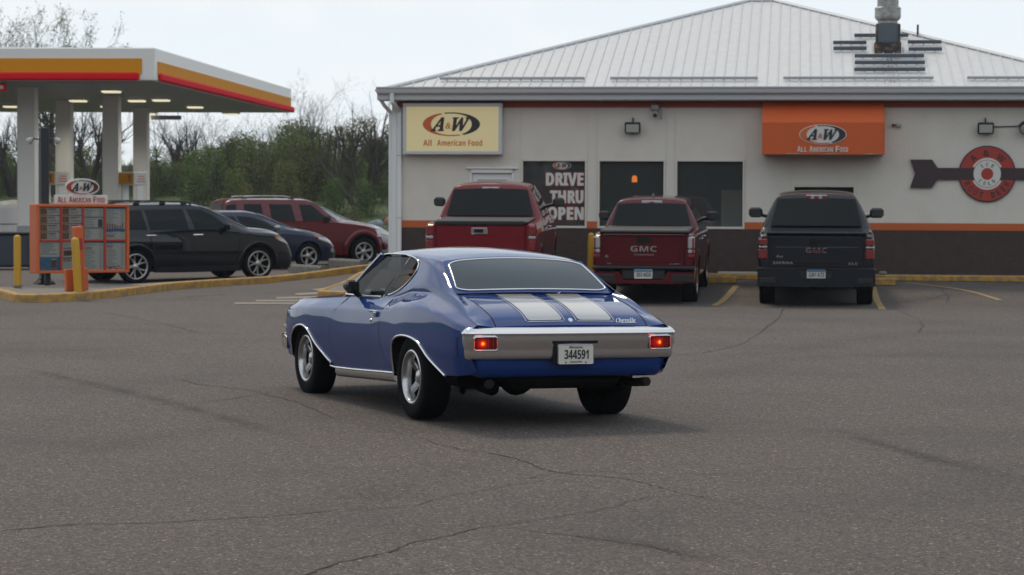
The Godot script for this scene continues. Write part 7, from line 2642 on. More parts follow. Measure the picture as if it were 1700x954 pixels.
func make_woods() -> void:
	mat("twig_plain", lin(0.062, 0.052, 0.043), 0.95)
	var kinds := [tree_meshes(3, 9.5, 0.17, 4, 0.16, 0.05, 1), tree_meshes(17, 9.0, 0.14, 4, 0.20, -0.12, 1), tree_meshes(29, 10.0, 0.15, 4, 0.13, 0.0, 2), forked_meshes(41, 8.6), leafy_meshes(53)]
	# px-free list: x, distance, kind, scale, turn, words
	var list := [
		[-9.66, 112, 2, 6.23, 0.3, "tall slender bare tree standing just right of the canopy's tip"],
		[-6.70, 108, 3, 6.02, 0.0, "dark many-stemmed bare tree nearest the restaurant's left corner"],
		[-8.99, 124, 1, 3.50, 1.2, "thin bare tree between the slender tree and the many-stemmed tree"],
		[-11.25, 121, 0, 4.77, 2.0, "bare tree just left of the slender tall tree"],
		[-12.44, 126, 1, 4.49, 3.1, "crooked bare tree under the canopy's right tip"],
		[-12.01, 113, 2, 4.33, 4.2, "straight bare tree well right of the canopy's last column"],
		[-15.02, 119, 0, 5.27, 5.0, "wide bare tree showing right behind the last canopy column"],
		[-17.88, 130, 3, 5.42, 2.2, "many-stemmed bare tree just right of the last canopy column"],
		[-13.49, 116, 1, 4.71, 0.9, "leaning bare tree under the middle of the canopy's right side"],
		[-17.93, 122, 0, 5.39, 1.6, "bare tree directly behind the last canopy column"],
		[-19.60, 112, 3, 5.96, 0.5, "dense dark bare tree between the left and right columns"],
		[-25.36, 126, 4, 10.3, 2.6, "tallest bare tree, its top rising above the canopy at left"],
		[-24.80, 128, 4, 9.8, 0.8, "wide bare tree crown rising above the canopy right of the tallest tree"],
		[-26.32, 121, 4, 9.3, 0.2, "tall bare tree at the photo's left edge above the canopy"],
		[-23.65, 114, 3, 5.06, 3.6, "dark bare tree at far left below the canopy"],
		[-21.75, 113, 1, 5.08, 4.4, "bare tree just right of the first canopy column"],
		[-6.25, 119, 0, 3.67, 5.3, "bare tree half hidden by the restaurant's downspout"],
		[-10.64, 133, 0, 3.41, 0.7, "far bare tree deep in the wood behind the slender tree"],
		[-9.35, 136, 2, 3.15, 1.9, "far bare tree deep in the wood left of the many-stemmed tree"],
		[-27.73, 118, 0, 7.83, 1.0, "bare tree beyond the left edge of the wood"]]
	for k in list:
		var z: float = -k[1]
		tree("bare_tree", k[5], kinds[k[2]], Vector3(k[0], ground_y(k[0], z), z), k[4], k[3], M.bark if k[2] != 1 else M.pale_bark)
	# undergrowth: one thicket that nobody could count
	var rng := RandomNumberGenerator.new()
	rng.seed = 77
	var brush := MB.new()
	brush.use_col = true
	brush.col = Color(1, 1, 1)
	for s in 26:
		var a := Vector3(rng.randf_range(-0.9, 0.9), -0.2, rng.randf_range(-0.9, 0.9))
		var g := rng.randf_range(0.6, 1.2)
		brush.col = Color(g, g, g)
		var d := Vector3(rng.randf_range(-0.35, 0.35), 1, rng.randf_range(-0.35, 0.35)).normalized()
		var L := rng.randf_range(2.2, 4.2)
		var pts := [a, a + d * L * 0.5 + Vector3(rng.randf_range(-0.1, 0.1), 0, rng.randf_range(-0.1, 0.1)), a + d * L]
		brush.tube(pts, [0.03, 0.02, 0.007], 3)
		for k in 9:
			var f := rng.randf_range(0.3, 1.0)
			var p: Vector3 = a + d * L * f
			var e := (d + Vector3(rng.randf_range(-1, 1), rng.randf_range(0, 0.8), rng.randf_range(-1, 1))).normalized()
			brush.tube([p, p + e * rng.randf_range(0.3, 0.9)], [0.012, 0.005], 3)
	var tips := []
	for k in 520:
		var y := rng.randf_range(0.1, 3.9)
		var w := 1.25 * (1.0 - 0.45 * y / 3.9)
		tips.append(Vector3(rng.randf_range(-w, w), y, rng.randf_range(-w, w)))
	var lv := buds(tips, rng, 5, 0.085, 0.20)
	var spots := []
	for row in [[101.0, 0.55], [106.0, 0.7], [112.0, 0.82], [115.0, 0.92], [119.0, 1.0], [124.0, 1.08], [130.0, 1.12], [137.0, 1.2], [146.0, 1.25]]:
		var x := -52.0
		while x < 34.0:
			var z: float = -row[0] + rng.randf_range(-1.4, 1.4)
			var xx := x + rng.randf_range(-0.5, 0.5)
			if row[0] < 110.0 and x < -13.0 + (row[0] - 100.0) * -0.1:
				x += 1.75
				continue
			var s: float = row[1] * rng.randf_range(0.78, 1.18) * (0.90 + 0.16 * sin(xx * 0.35 + row[0]))
			s *= lerpf(0.58, 0.80, smoothstep(-20.0, -13.0, xx))
			spots.append([Vector3(xx, ground_y(xx, z) - 0.1, z), s, rng.randf() * TAU, rng.randf()])
			x += 1.75
	thicket("wood_undergrowth", [brush, lv], spots)
	# the same kind of wood closes the scene behind the photographer (it shows in glass and paint)
	spots = []
	for k in 190:
		var a := rng.randf_range(-2.2, 2.2)
		var r := rng.randf_range(52, 80)
		var p := Vector3(sin(a) * r * 1.2, 0, cos(a) * r)
		if p.z < 6.0 and (p.z < -32.0 or absf(p.x) < 48.0): continue
		spots.append([p, rng.randf_range(2.4, 3.8), rng.randf() * TAU, rng.randf()])
	thicket("far_wood", [brush, lv], spots)

func thicket(called: String, ms: Array, spots: Array) -> void:
	for part_ in 2:
		var mm := MultiMesh.new()
		mm.transform_format = MultiMesh.TRANSFORM_3D
		mm.use_colors = true
		mm.mesh = ms[part_].mesh()
		mm.instance_count = spots.size()
		for i in spots.size():
			var k: Array = spots[i]
			mm.set_instance_transform(i, Transform3D(Basis(Vector3.UP, k[2]).scaled(Vector3(k[1], k[1] * lerpf(0.85, 1.15, k[3]), k[1])), k[0]))
			var q: float = k[3]
			mm.set_instance_color(i, Color(lerpf(0.70, 1.12, q), lerpf(0.80, 1.0, fmod(q * 7.3, 1.0)), 0.75) if part_ == 1 else Color(1, 1, 1))
		var o := MultiMeshInstance3D.new()
		o.multimesh = mm
		o.material_override = M.bud_leaf if part_ == 1 else M.twig
		o.name = called + ("_leaves" if part_ == 1 else "_stems")
		add_child(o)
		o.set_meta("kind", "stuff")
		tag(o, ("budding green brown leaves" if part_ == 1 else "brown stems") + (" of the thicket behind the filling station" if called == "wood_undergrowth" else " of the wood across the road behind the viewer"), "thicket")

# ---- menu board and other small things on the island ----
func print_tex(kind: int) -> ImageTexture:
	# a printed menu sheet: heading, price lines, a picture block
	var w := 128
	var h := 144
	var rng := RandomNumberGenerator.new()
	rng.seed = 900 + kind
	var im := Image.create(w, h, false, Image.FORMAT_RGB8)
	im.fill(Color(0.72, 0.73, 0.70))
	var dark := Color(0.33, 0.32, 0.33)
	var red := Color(0.55, 0.16, 0.12)
	if kind < 2:
		for b in 4:
			var y := b * 36
			im.fill_rect(Rect2i(0, y, w, 4), red)
			im.fill_rect(Rect2i(2, y + 6, 44, 28), Color(0.42, 0.30, 0.22))
			for k in 40: im.fill_rect(Rect2i(2 + rng.randi_range(0, 38), y + 6 + rng.randi_range(0, 22), rng.randi_range(3, 9), rng.randi_range(2, 6)), Color(0.35 + rng.randf() * 0.3, 0.22 + rng.randf() * 0.25, 0.14 + rng.randf() * 0.1))
			im.fill_rect(Rect2i(52, y + 8, rng.randi_range(40, 66), 5), red)
			for l in 3: im.fill_rect(Rect2i(52, y + 17 + l * 6, rng.randi_range(30, 70), 2), dark)
	elif kind == 4:
		for l in 6: im.fill_rect(Rect2i(8, 10 + l * 10, rng.randi_range(50, 100), 3), dark)
		im.fill_rect(Rect2i(0, 76, w, 68), Color(0.18, 0.42, 0.55))
		for k in 30: im.fill_rect(Rect2i(rng.randi_range(0, 60), rng.randi_range(78, 138), rng.randi_range(4, 14), rng.randi_range(2, 5)), Color(0.3, 0.52, 0.62))
		im.fill_rect(Rect2i(70, 84, 36, 50), Color(0.50, 0.36, 0.26))
		im.fill_rect(Rect2i(74, 92, 28, 36), Color(0.36, 0.22, 0.15))
		im.fill_rect(Rect2i(72, 84, 32, 7), Color(0.68, 0.60, 0.48))
	else:
		if kind in [3, 7]: im.fill_rect(Rect2i(0, 0, w, 9), Color(0.22, 0.40, 0.58))
		if kind == 2 or kind == 6: im.fill_rect(Rect2i(0, 0, w, 6), Color(0.25, 0.25, 0.27))
		var y := 14
		while y < h - 8:
			if rng.randf() < 0.14:
				im.fill_rect(Rect2i(6, y, rng.randi_range(40, 80), 5), red)
			else:
				im.fill_rect(Rect2i(8, y, rng.randi_range(30, 70), 2), dark)
				im.fill_rect(Rect2i(100, y, 16, 2), dark)
			y += 8
		if kind == 2:
			im.fill_rect(Rect2i(0, 44, w, 4), Color(0.2, 0.2, 0.2)); im.fill_rect(Rect2i(0, 92, w, 4), Color(0.2, 0.2, 0.2))
			im.fill_rect(Rect2i(92, 56, 30, 34), Color(0.30, 0.26, 0.30))
		if kind == 3:
			for k in 7: im.fill_rect(Rect2i(6 + k * 17, 74 + rng.randi_range(0, 10), 8, 22), Color(0.50, 0.22, 0.15))
			im.fill_rect(Rect2i(0, 98, w, 12), Color(0.20, 0.36, 0.60))
		if kind == 5:
			im.fill_rect(Rect2i(8, 44, 112, 26), Color(0.40, 0.28, 0.20))
			im.fill_rect(Rect2i(20, 48, 50, 18), Color(0.30, 0.16, 0.10))
			im.fill_rect(Rect2i(0, 78, w, 6), Color(0.25, 0.25, 0.25))
		if kind == 7:
			for k in 12: im.fill_rect(Rect2i(rng.randi_range(4, 110), rng.randi_range(118, 136), rng.randi_range(6, 14), 5), Color(0.55, 0.18, 0.14))
	return ImageTexture.create_from_image(im)

func make_menu_board() -> void:
	var g := 0.134
	# board faces its lane, turned to the right of the camera
	var turn := deg_to_rad(31.0)
	var o := Vector3(-7.93, g, -44.55)
	var b := thing("menu_board", "orange drive-through menu board with eight printed panels under an oval topper", "menu board", o, turn)
	var w := 1.80
	var y0 := 0.22
	var y1 := 1.49
	var dep := 0.36
	var st := MB.new()
	st.box(Vector3(0, (y0 + y1) / 2, -dep / 2 - 0.01), Vector3(w, y1 - y0, dep), 0.012)
	part("cabinet", st, M.sign_orange, b)
	st = MB.new()
	var fw := 0.05
	st.box(Vector3(0, y1 - fw / 2, 0.012), Vector3(w, fw, 0.05), 0.008)
	st.box(Vector3(0, y0 + fw / 2, 0.012), Vector3(w, fw, 0.05), 0.008)
	for s in [-1.0, 1.0]: st.box(Vector3(s * (w / 2 - fw / 2), (y0 + y1) / 2, 0.012), Vector3(fw, y1 - y0 - 2 * fw, 0.05), 0.008)
	part("frame", st, M.sign_orange, b)
	var iw := (w - 2 * fw) / 4.0
	var ym := y0 + 0.60
	for i in 3:
		slab("frame_bar", Vector3(-w / 2 + fw + iw * (i + 1), (y0 + y1) / 2, 0.008), Vector3(0.045, y1 - y0 - 2 * fw, 0.035), 0.006, M.sign_red, b)
	for i in 4:
		slab("frame_bar", Vector3(-w / 2 + fw + iw * (i + 0.5), ym, 0.008), Vector3(iw - 0.045, 0.04, 0.03), 0.006, M.sign_red, b)
	for i in 4:
		for r in 2:
			var ya := (ym + 0.02) if r == 0 else (y0 + fw)
			var yb := (y1 - fw) if r == 0 else (ym - 0.02)
			var xa := -w / 2 + fw + iw * i + 0.023
			var xb := xa + iw - 0.046
			st = MB.new()
			var nn := Vector3.BACK
			st.quad(Vector3(xa, ya, -0.004), Vector3(xb, ya, -0.004), Vector3(xb, yb, -0.004), Vector3(xa, yb, -0.004), nn)
			var m := mat("menu_print_%d" % (r * 4 + i), Color(0.74, 0.75, 0.75), 0.35)
			m.albedo_texture = print_tex(r * 4 + i)
			m.texture_repeat = false
			part("menu_panel", st, m, b)
	# topper
	st = MB.new()
	st.box(Vector3(0.0, y1 + 0.085, -0.10), Vector3(1.04, 0.165, 0.04), 0.008)
	part("topper_board", st, M.sign_white, b)
	st = MB.new()
	small_caps(st, ["All", "American", "Food"], at(0.0, y1 + 0.085, -0.079), 0.115, 0.92, sans_bold)
	part("topper_lettering", st, M.sign_red, b)
	st = MB.new()
	st.prism(ellipse(0.335, 0.165, 40), 0.04, at(0.02, y1 + 0.315, -0.08))
	part("topper_oval", st, M.sign_white, b)
	emblem(b, at(0.02, y1 + 0.315, -0.078), 0.31, null, M.sign_red, M.badge_red, M.sign_black)
	for s in [-0.3, 0.3]: slab("topper_leg", Vector3(s, y1 + 0.02, -0.115), Vector3(0.04, 0.16, 0.02), 0.004, M.post_black, b)
	# legs
	for x in [-0.62]:
		slab("leg", Vector3(x, 0.12, -0.2), Vector3(0.10, 0.26, 0.10), 0.01, M.post_black, b)
	var p := thing("dark_signpost", "tall dark blue square post with bolted foot just behind the menu board", "post", Vector3(-8.66, g, -44.62), 0.5)
	slab("post", Vector3(0, 1.45, 0), Vector3(0.155, 2.9, 0.155), 0.012, M.post_black, p)
	slab("foot_plate", Vector3(0, 0.02, 0), Vector3(0.32, 0.04, 0.32), 0.006, M.post_black, p)
	slab("foot_cover", Vector3(0, 0.08, 0), Vector3(0.20, 0.12, 0.20), 0.02, M.post_black, p)
	for k in 4: slab("bolt", Vector3([-0.12, 0.12, 0.12, -0.12][k], 0.055, [-0.12, -0.12, 0.12, 0.12][k]), Vector3(0.04, 0.05, 0.04), 0.008, M.galvanised, p)
	for s in [-1.0, 1.0]:
		var cc := thing("loudspeaker" , "small grey lamp head on the %s of the dark signpost's top" % ("left" if s < 0 else "right"), "lamp", Vector3(-8.66 + s * 0.20, g + 2.70, -44.60), 0.0, "lamp heads on the dark signpost")
		st = MB.new(); st.lathe([Vector2(0, 0), Vector2(0.03, 0.0), Vector2(0.06, 0.07), Vector2(0.06, 0.11), Vector2(0, 0.12)], Transform3D(Basis(Vector3.BACK, -s * 2.2), Vector3.ZERO), 14); part("shade", st, M.guard_grey, cc)
		st = MB.new(); st.tube([Vector3(-s * 0.13, -0.02, 0), Vector3(0, 0, 0)], 0.015, 6); part("arm", st, M.post_black, cc)
	# order post with its wider foot
	var q := thing("order_post", "leaning orange order post in front of the menu board, behind a bollard", "order post", Vector3(-7.43, g, -41.45), turn)
	q.rotation.z = 0.045
	slab("post", Vector3(0, 0.56, 0), Vector3(0.15, 1.12, 0.18), 0.012, M.sign_orange, q)
	slab("speaker_grille", Vector3(0, 0.82, 0.092), Vector3(0.10, 0.20, 0.006), 0.002, M.sign_red, q)
	slab("push_button", Vector3(0.077, 0.76, 0.0), Vector3(0.012, 0.07, 0.05), 0.004, M.sign_white, q)
	slab("order_post_foot", Vector3(0.0, 0.20, -0.16), Vector3(0.40, 0.38, 0.10), 0.01, M.sign_orange, q)

func bollard(label: String, where: Vector3, h: float, r: float, lean: float) -> void:
	var b := thing("yellow_bollard", label, "bollard", where, 0.0, "yellow bollards")
	b.rotation.z = lean
	var st := MB.new()
	st.lathe([Vector2(r, -0.05), Vector2(r, h - r * 0.9), Vector2(r * 0.92, h - r * 0.5), Vector2(r * 0.7, h - r * 0.2), Vector2(r * 0.35, h - 0.008), Vector2(0, h)], Transform3D(), 20, true)
	part("pipe", st, M.yellow_paint, b)
	st = MB.new()
	st.lathe([Vector2(r + 0.03, -0.02), Vector2(r + 0.028, 0.008), Vector2(r, 0.012)], Transform3D(), 20)
	part("collar", st, M.concrete, b)

func make_small_things() -> void:
	bollard("upright yellow bollard at the island's left end, beside the menu board", Vector3(-9.03, 0.134, -44.0), 0.93, 0.068, 0.0)
	bollard("leaning yellow bollard right in front of the orange order post", Vector3(-7.42, 0.134, -41.2), 0.94, 0.068, 0.055)
	bollard("thin yellow bollard against the restaurant wall between the two red pickups", Vector3(1.48, 0.2, -46.0), 0.92, 0.06, -0.03)
	# concrete wheel stops by the parked cars, yellow one by the wall
	wheel_stop("pale concrete wheel stop in front of the navy car's wheel", Vector3(-4.70, 0, -55.7), 1.6, -1.01, M.concrete, 1.4)
	wheel_stop("concrete wheel stop in front of the boxy red SUV's wheel", Vector3(-3.98, 0, -58.5), 1.6, -1.01, M.concrete, 1.4)
	wheel_stop("yellow painted wheel stop in front of the charcoal pickup", Vector3(6.1, 0, -45.35), 2.2, RT, M.kerb_paint)
	wheel_stop("weathered wheel stop between the dark red and charcoal pickups", Vector3(3.2, 0, -45.7), 2.1, RT, M.kerb_paint)
	# bin and shed at far left
	var b := thing("waste_bin", "big dark blue-grey waste container at the photo's left edge", "waste container", Vector3(-12.15, 0, -58.0), 0.35)
	slab("tub", Vector3(0, 0.45, 0), Vector3(1.3, 0.78, 0.9), 0.05, M.bin_blue_grey, b)
	slab("lid", Vector3(0, 0.87, 0.0), Vector3(1.36, 0.07, 0.96), 0.03, M.post_black, b)
	for x in [-0.5, 0.5]: slab("side_pocket", Vector3(x, 0.5, 0.47), Vector3(0.08, 0.6, 0.06), 0.01, M.bin_blue_grey, b)
	for x in [-0.5, 0.5]:
		var st := MB.new(); st.lathe([Vector2(0, -0.03), Vector2(0.08, -0.03), Vector2(0.08, 0.03), Vector2(0, 0.03)], Transform3D(Basis(Vector3.BACK, PI / 2), Vector3(x, 0.08, 0.35)), 14); part("caster", st, M.rubber, b)
	var t := thing("storage_tank", "pale round-topped tank behind the waste container at far left", "tank", Vector3(-14.9, 0, -72.0), 0.0)
	var st2 := MB.new(); st2.lathe([Vector2(0.55, 0.0), Vector2(0.55, 1.35), Vector2(0.50, 1.50), Vector2(0.35, 1.60), Vector2(0, 1.64)], Transform3D(), 24, true); part("shell", st2, M.canopy_white, t)
	for y in [0.3, 0.9]:
		st2 = MB.new(); st2.lathe([Vector2(0.552, y), Vector2(0.565, y + 0.02), Vector2(0.552, y + 0.04)], Transform3D(), 24); part("band", st2, M.galvanised, t)
	# broken bits on the kerb by the wall
	var ch := thing("concrete_chunk", "small pale lump of concrete on the kerb right of the charcoal pickup", "concrete lump", rw(9.72, 0.31, 0.44), RT)
	st2 = MB.new(); st2.box(Vector3(0, 0.035, 0), Vector3(0.15, 0.07, 0.1), 0.02); part("lump", st2, M.concrete, ch)
	var pb := thing("pale_board", "pale loose board lying on the kerb left of the charcoal pickup", "board", rw(6.95, 0.31, 0.40), RT)
	st2 = MB.new(); st2.box(Vector3(0, 0.02, 0), Vector3(0.85, 0.035, 0.12), 0.005); st2.box(Vector3(0.6, 0.02, 0), Vector3(0.25, 0.03, 0.1), 0.005); part("plank", st2, M.pale_panel, pb)

func wheel_stop(label: String, where: Vector3, len: float, turn: float, m: Material, big := 1.0) -> void:
	var b := thing("wheel_stop", label, "wheel stop", Vector3(where.x, ground_y(where.x, where.z), where.z), turn, "wheel stops")
	var st := MB.new()
	var prof := PackedVector2Array([Vector2(-0.10, 0.0), Vector2(-0.085, 0.10), Vector2(-0.06, 0.13), Vector2(0.06, 0.13), Vector2(0.085, 0.10), Vector2(0.10, 0.0)])
	for i in prof.size(): prof[i] *= big
	st.prism(prof, len, Transform3D(Basis(Vector3(0, 0, -1), Vector3.UP, Vector3.RIGHT), Vector3(len / 2, 0.005, 0)))
	part("block", st, m, b)
	for x in [-len * 0.35, len * 0.35]:
		st = MB.new(); st.lathe([Vector2(0.02, 0.134 * big), Vector2(0.02, 0.134 * big + 0.006), Vector2(0, 0.134 * big + 0.007)], at(x, 0, 0), 10); part("anchor_pin", st, M.rusty_steel, b)

# ---- two people by the restaurant's left corner ----
func field(p: Vector3, bones: Array, k: float) -> float:
	var d := 9.0
	for b in bones:
		var a: Vector3 = b[0]
		var ab: Vector3 = b[1] - a
		var t := clampf((p - a).dot(ab) / maxf(ab.length_squared(), 1e-9), 0, 1)
		var e: float = (p - a - ab * t).length() - lerpf(b[2], b[3], t)
		var h := maxf(k - absf(d - e), 0.0) / k
		d = minf(d, e) - h * h * k * 0.25
	return d

func skin_mesh(st: MB, bones: Array, cell: float, k: float) -> void:
	var lo := Vector3.ONE * 99; var hi := -lo
	for b in bones:
		for q in 2:
			lo = lo.min(b[q] - Vector3.ONE * (b[2 + q] + 2 * cell)); hi = hi.max(b[q] + Vector3.ONE * (b[2 + q] + 2 * cell))
	var n := Vector3i(((hi - lo) / cell).ceil()) + Vector3i.ONE
	var val := PackedFloat32Array()
	val.resize(n.x * n.y * n.z)
	val.fill(1.0)
	for b in bones:
		var r: float = maxf(b[2], b[3]) + 2.5 * cell + k
		var a0 := Vector3i(((((b[0] as Vector3).min(b[1]) - Vector3.ONE * r) - lo) / cell).floor()).clamp(Vector3i.ZERO, n - Vector3i.ONE)
		var a1 := Vector3i(((((b[0] as Vector3).max(b[1]) + Vector3.ONE * r) - lo) / cell).ceil()).clamp(Vector3i.ZERO, n - Vector3i.ONE)
		for z in range(a0.z, a1.z + 1):
			for y in range(a0.y, a1.y + 1):
				for x in range(a0.x, a1.x + 1):
					var i := (z * n.y + y) * n.x + x
					if val[i] == 1.0: val[i] = field(lo + Vector3(x, y, z) * cell, bones, k)
	var vid := {}
	var pos := PackedVector3Array()
	for z in n.z - 1:
		for y in n.y - 1:
			for x in n.x - 1:
				var i := (z * n.y + y) * n.x + x
				var c := [val[i], val[i + 1], val[i + n.x], val[i + n.x + 1], val[i + n.x * n.y], val[i + n.x * n.y + 1], val[i + n.x * n.y + n.x], val[i + n.x * n.y + n.x + 1]]
				var neg := 0
				for q in c: neg += 1 if q < 0.0 else 0
				if neg == 0 or neg == 8: continue
				var s := Vector3.ZERO
				var m := 0
				for e in [[0, 1], [2, 3], [4, 5], [6, 7], [0, 2], [1, 3], [4, 6], [5, 7], [0, 4], [1, 5], [2, 6], [3, 7]]:
					var a: float = c[e[0]]; var b2: float = c[e[1]]
					if (a < 0.0) == (b2 < 0.0): continue
					var t := a / (a - b2)
					var pa := Vector3(e[0] & 1, (e[0] >> 1) & 1, e[0] >> 2); var pb := Vector3(e[1] & 1, (e[1] >> 1) & 1, e[1] >> 2)
					s += pa.lerp(pb, t); m += 1
				vid[i] = pos.size()
				pos.append(lo + (Vector3(x, y, z) + s / m) * cell)
	var nor := PackedVector3Array()
	var h := cell * 0.5
	for p in pos:
		nor.append(Vector3(field(p + Vector3(h, 0, 0), bones, k) - field(p - Vector3(h, 0, 0), bones, k), field(p + Vector3(0, h, 0), bones, k) - field(p - Vector3(0, h, 0), bones, k), field(p + Vector3(0, 0, h), bones, k) - field(p - Vector3(0, 0, h), bones, k)).normalized())
	var st1 := [1, n.x, n.x * n.y]
	for i in vid:
		for ax in 3:
			var u: int = st1[(ax + 1) % 3]; var w: int = st1[(ax + 2) % 3]
			var j: int = i + st1[ax]
			if (val[i] < 0.0) == (val[j] < 0.0): continue
			if not (vid.has(i - u) and vid.has(i - w) and vid.has(i - u - w)): continue
			var a: int = vid[i]; var b: int = vid[i - u]; var c: int = vid[i - u - w]; var d: int = vid[i - w]
			st.t(pos[a], pos[b], pos[c], nor[a], nor[b], nor[c])
			st.t(pos[a], pos[c], pos[d], nor[a], nor[c], nor[d])

func hand(st: MB, wrist: Vector3, dir: Vector3, palm_n: Vector3, thumb_side: Vector3) -> void:
	var s := thumb_side.normalized()
	var d := dir.normalized()
	var pn := palm_n.normalized()
	var bones := [[wrist, wrist + d * 0.085 + s * 0.012, 0.024, 0.021], [wrist + s * 0.01, wrist + d * 0.085 + s * 0.03, 0.020, 0.014], [wrist - s * 0.01, wrist + d * 0.08 - s * 0.025, 0.020, 0.013]]
	for f in 4:
		var base := wrist + d * (0.088 - 0.004 * absf(f - 1.3)) + s * (0.031 - f * 0.020)
		var l: float = [0.070, 0.078, 0.072, 0.056][f]
		var k1 := base + d * l * 0.48 + pn * l * 0.10
		var k2 := k1 + d * l * 0.28 + pn * l * 0.20
		var k3 := k2 + d * l * 0.14 + pn * l * 0.22
		bones.append([base, k1, 0.0095, 0.0088]); bones.append([k1, k2, 0.0088, 0.008]); bones.append([k2, k3, 0.008, 0.007])
	var tb := wrist + d * 0.025 + s * 0.024
	bones.append([tb, tb + d * 0.034 + s * 0.026, 0.014, 0.011]); bones.append([tb + d * 0.034 + s * 0.026, tb + d * 0.064 + s * 0.032 + pn * 0.012, 0.011, 0.008])
	skin_mesh(st, bones, 0.006, 0.006)

func person(label: String, where: Vector3, turn: float, J: Dictionary, top: Material, trousers: Material, hair: Material, cap: Material) -> void:
	var o := thing("person", label, "person", where, turn)
	var skin: Material = M.skin
	var bones := []
	var shirt := []
	var legs := []
	# torso
	for b in [[J.hip, J.waist, 0.135, 0.125], [J.waist, J.chest, 0.125, 0.14], [J.chest, J.neck, 0.135, 0.06], [J.shl, J.shr, 0.07, 0.07]]:
		bones.append(b)
		shirt.append([b[0], b[1], b[2] + 0.018, b[3] + 0.014])
	bones.append([J.neck, J.head, 0.055, 0.06])
	for s in ["l", "r"]:
		bones.append([J["sh" + s], J["el" + s], 0.052, 0.042]); bones.append([J["el" + s], J["wr" + s], 0.040, 0.028])
		shirt.append([J["sh" + s], J["el" + s], 0.070, 0.058]); shirt.append([J["el" + s], J["el" + s].lerp(J["wr" + s], 0.85), 0.058, 0.045])
		bones.append([J["hp" + s], J["kn" + s], 0.085, 0.058]); bones.append([J["kn" + s], J["an" + s], 0.055, 0.038])
		legs.append([J["hp" + s], J["kn" + s], 0.102, 0.075]); legs.append([J["kn" + s], J["an" + s], 0.073, 0.060])
		bones.append([J["an" + s], J["an" + s] + J.foot * 0.16 + Vector3(0, -0.05, 0), 0.04, 0.035])
	legs.append([J.hpl, J.hpr, 0.11, 0.11]); legs.append([J.hip, J.waist, 0.14, 0.13])
	var st := MB.new()
	skin_mesh(st, bones, 0.024, 0.04)
	# head with face
	var c: Vector3 = J.head
	var f: Vector3 = J.face.normalized()
	var u: Vector3 = (J.head - J.neck).normalized()
	u = (u - f * u.dot(f)).normalized()
	var r := f.cross(u)
	var hb := [[c + u * 0.05 - f * 0.02, c + u * 0.06 + f * 0.015, 0.088, 0.08], [c - u * 0.02 + f * 0.02, c - u * 0.06 + f * 0.035, 0.072, 0.045], [c + f * 0.095 + u * 0.03, c + f * 0.112 - u * 0.012, 0.010, 0.015], [c + f * 0.075 - u * 0.045 + r * 0.02, c + f * 0.075 - u * 0.045 - r * 0.02, 0.012, 0.012], [c + r * 0.082 + u * 0.02, c + r * 0.086 - u * 0.02, 0.016, 0.010], [c - r * 0.082 + u * 0.02, c - r * 0.086 - u * 0.02, 0.016, 0.010]]
	skin_mesh(st, hb, 0.009, 0.015)
	hand(st, J.wrl, (J.wrl - J.ell).normalized(), J.foot * -1.0, Vector3(0.2, 0, -1))
	hand(st, J.wrr, (J.wrr - J.elr).normalized(), J.foot * -1.0, Vector3(0.2, 0, -1))
	part("body", st, skin, o)
	st = MB.new(); skin_mesh(st, shirt, 0.024, 0.05); part("jacket", st, top, o)
	st = MB.new(); skin_mesh(st, legs, 0.024, 0.05); part("trousers", st, trousers, o)
	for s in ["l", "r"]:
		st = MB.new(); skin_mesh(st, [[J["an" + s] + Vector3(0, -0.04, 0) - J.foot * 0.04, J["an" + s] + J.foot * 0.17 + Vector3(0, -0.055, 0), 0.05, 0.042]], 0.014, 0.01); part("shoe", st, M.black_plastic, o)
	st = MB.new()
	for s in [-1.0, 1.0]:
		st.box(c + f * 0.088 + r * s * 0.032 + u * 0.028, Vector3(0.016, 0.012, 0.016), 0.004)
	part("eyes", st, M.ink, o)
	st = MB.new()
	if cap:
		var xf := Transform3D(Basis(r, u, -f), c + u * 0.065)
		st.lathe([Vector2(0.101, 0.0), Vector2(0.102, 0.03), Vector2(0.090, 0.07), Vector2(0.06, 0.098), Vector2(0.0, 0.108)], xf, 20, true)
		var pk := []
		for i in 7:
			var a := lerpf(-0.9, 0.9, i / 6.0)
			pk.append([xf * Vector3(sin(a) * 0.098, 0.012, -cos(a) * 0.098), xf * Vector3(sin(a) * 0.10, 0.0, -cos(a) * 0.175 + 0.0)])
		st.grid(pk, c - u)
		part("cap", st, cap, o)
	else:
		skin_mesh(st, [[c + u * 0.055 - f * 0.035, c + u * 0.03 - f * 0.045, 0.088, 0.078]], 0.012, 0.01)
		part("hair", st, hair, o)

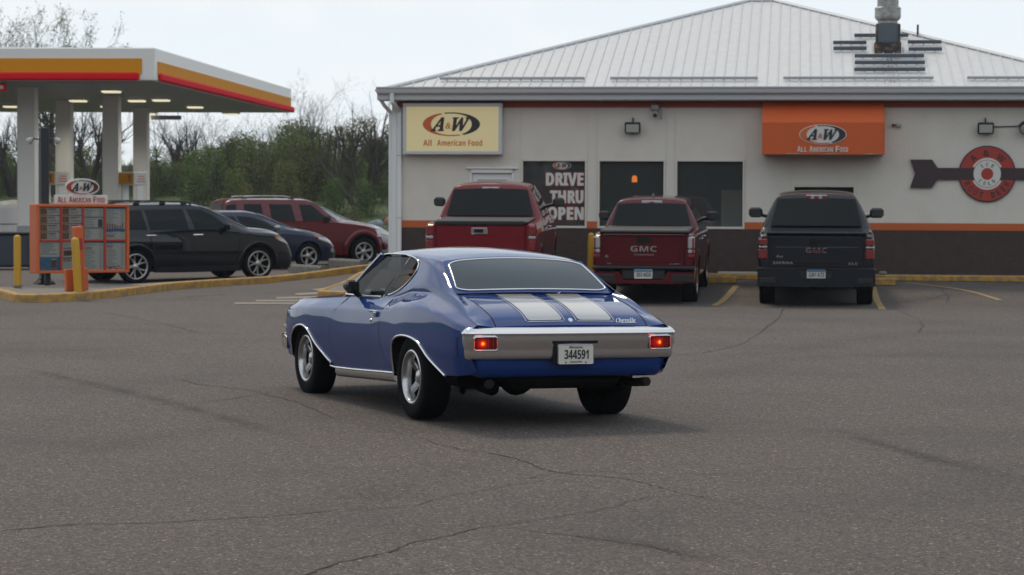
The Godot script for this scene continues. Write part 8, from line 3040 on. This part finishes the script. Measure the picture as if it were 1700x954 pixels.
func make_people() -> void:
	mat("skin", lin(0.36, 0.19, 0.13), 0.6).subsurf_scatter_enabled = true
	M.skin.subsurf_scatter_strength = 0.05
	mat("navy_cloth", lin(0.018, 0.026, 0.055), 0.9)
	mat("grey_cloth", lin(0.17, 0.20, 0.22), 0.9)
	mat("denim", lin(0.04, 0.05, 0.08), 0.9)
	mat("dark_cloth", lin(0.02, 0.02, 0.025), 0.9)
	mat("grey_hair", lin(0.10, 0.07, 0.05), 0.9)
	mat("red_cloth", lin(0.24, 0.02, 0.02), 0.8)
	# standing, side on, arms down; +x is forward
	var A := {"hip": Vector3(0, 0.93, 0), "waist": Vector3(0.0, 1.06, 0), "chest": Vector3(0.01, 1.22, 0), "neck": Vector3(0.02, 1.38, 0), "head": Vector3(0.05, 1.47, 0), "face": Vector3(-1, -0.15, 0.1), "foot": Vector3(-1, 0, 0),
		"shl": Vector3(0.0, 1.31, 0.17), "shr": Vector3(0.0, 1.31, -0.17), "ell": Vector3(0.04, 1.05, 0.23), "elr": Vector3(0.04, 1.05, -0.23), "wrl": Vector3(-0.10, 0.86, 0.22), "wrr": Vector3(-0.10, 0.86, -0.22),
		"hpl": Vector3(0, 0.88, 0.09), "hpr": Vector3(0, 0.88, -0.09), "knl": Vector3(-0.03, 0.48, 0.10), "knr": Vector3(0.02, 0.48, -0.10), "anl": Vector3(0.02, 0.09, 0.10), "anr": Vector3(0.06, 0.09, -0.10)}
	person("person in a red cap and navy jacket standing half behind the restaurant's corner", Vector3(-3.40, 0, -69.5), 0.2, A, M.navy_cloth, M.dark_cloth, M.grey_hair, M.red_cloth)
	# bent forward from the hips, hands towards the knees
	var B := {"hip": Vector3(-0.25, 0.86, 0), "waist": Vector3(-0.16, 0.93, 0), "chest": Vector3(0.0, 0.97, 0), "neck": Vector3(0.14, 1.02, 0), "head": Vector3(0.22, 1.07, 0), "face": Vector3(1, -0.35, 0.1), "foot": Vector3(1, 0, 0),
		"shl": Vector3(0.07, 0.98, 0.17), "shr": Vector3(0.07, 0.98, -0.17), "ell": Vector3(0.12, 0.73, 0.20), "elr": Vector3(0.12, 0.73, -0.20), "wrl": Vector3(0.12, 0.50, 0.15), "wrr": Vector3(0.12, 0.50, -0.15),
		"hpl": Vector3(-0.25, 0.84, 0.09), "hpr": Vector3(-0.25, 0.84, -0.09), "knl": Vector3(-0.08, 0.47, 0.11), "knr": Vector3(-0.08, 0.47, -0.11), "anl": Vector3(-0.18, 0.09, 0.11), "anr": Vector3(-0.18, 0.09, -0.11)}
	person("short-haired person in a grey shirt bending forward beside the silver car", Vector3(-3.85, 0, -69.2), 0.0, B, M.grey_cloth, M.denim, M.grey_hair, null)
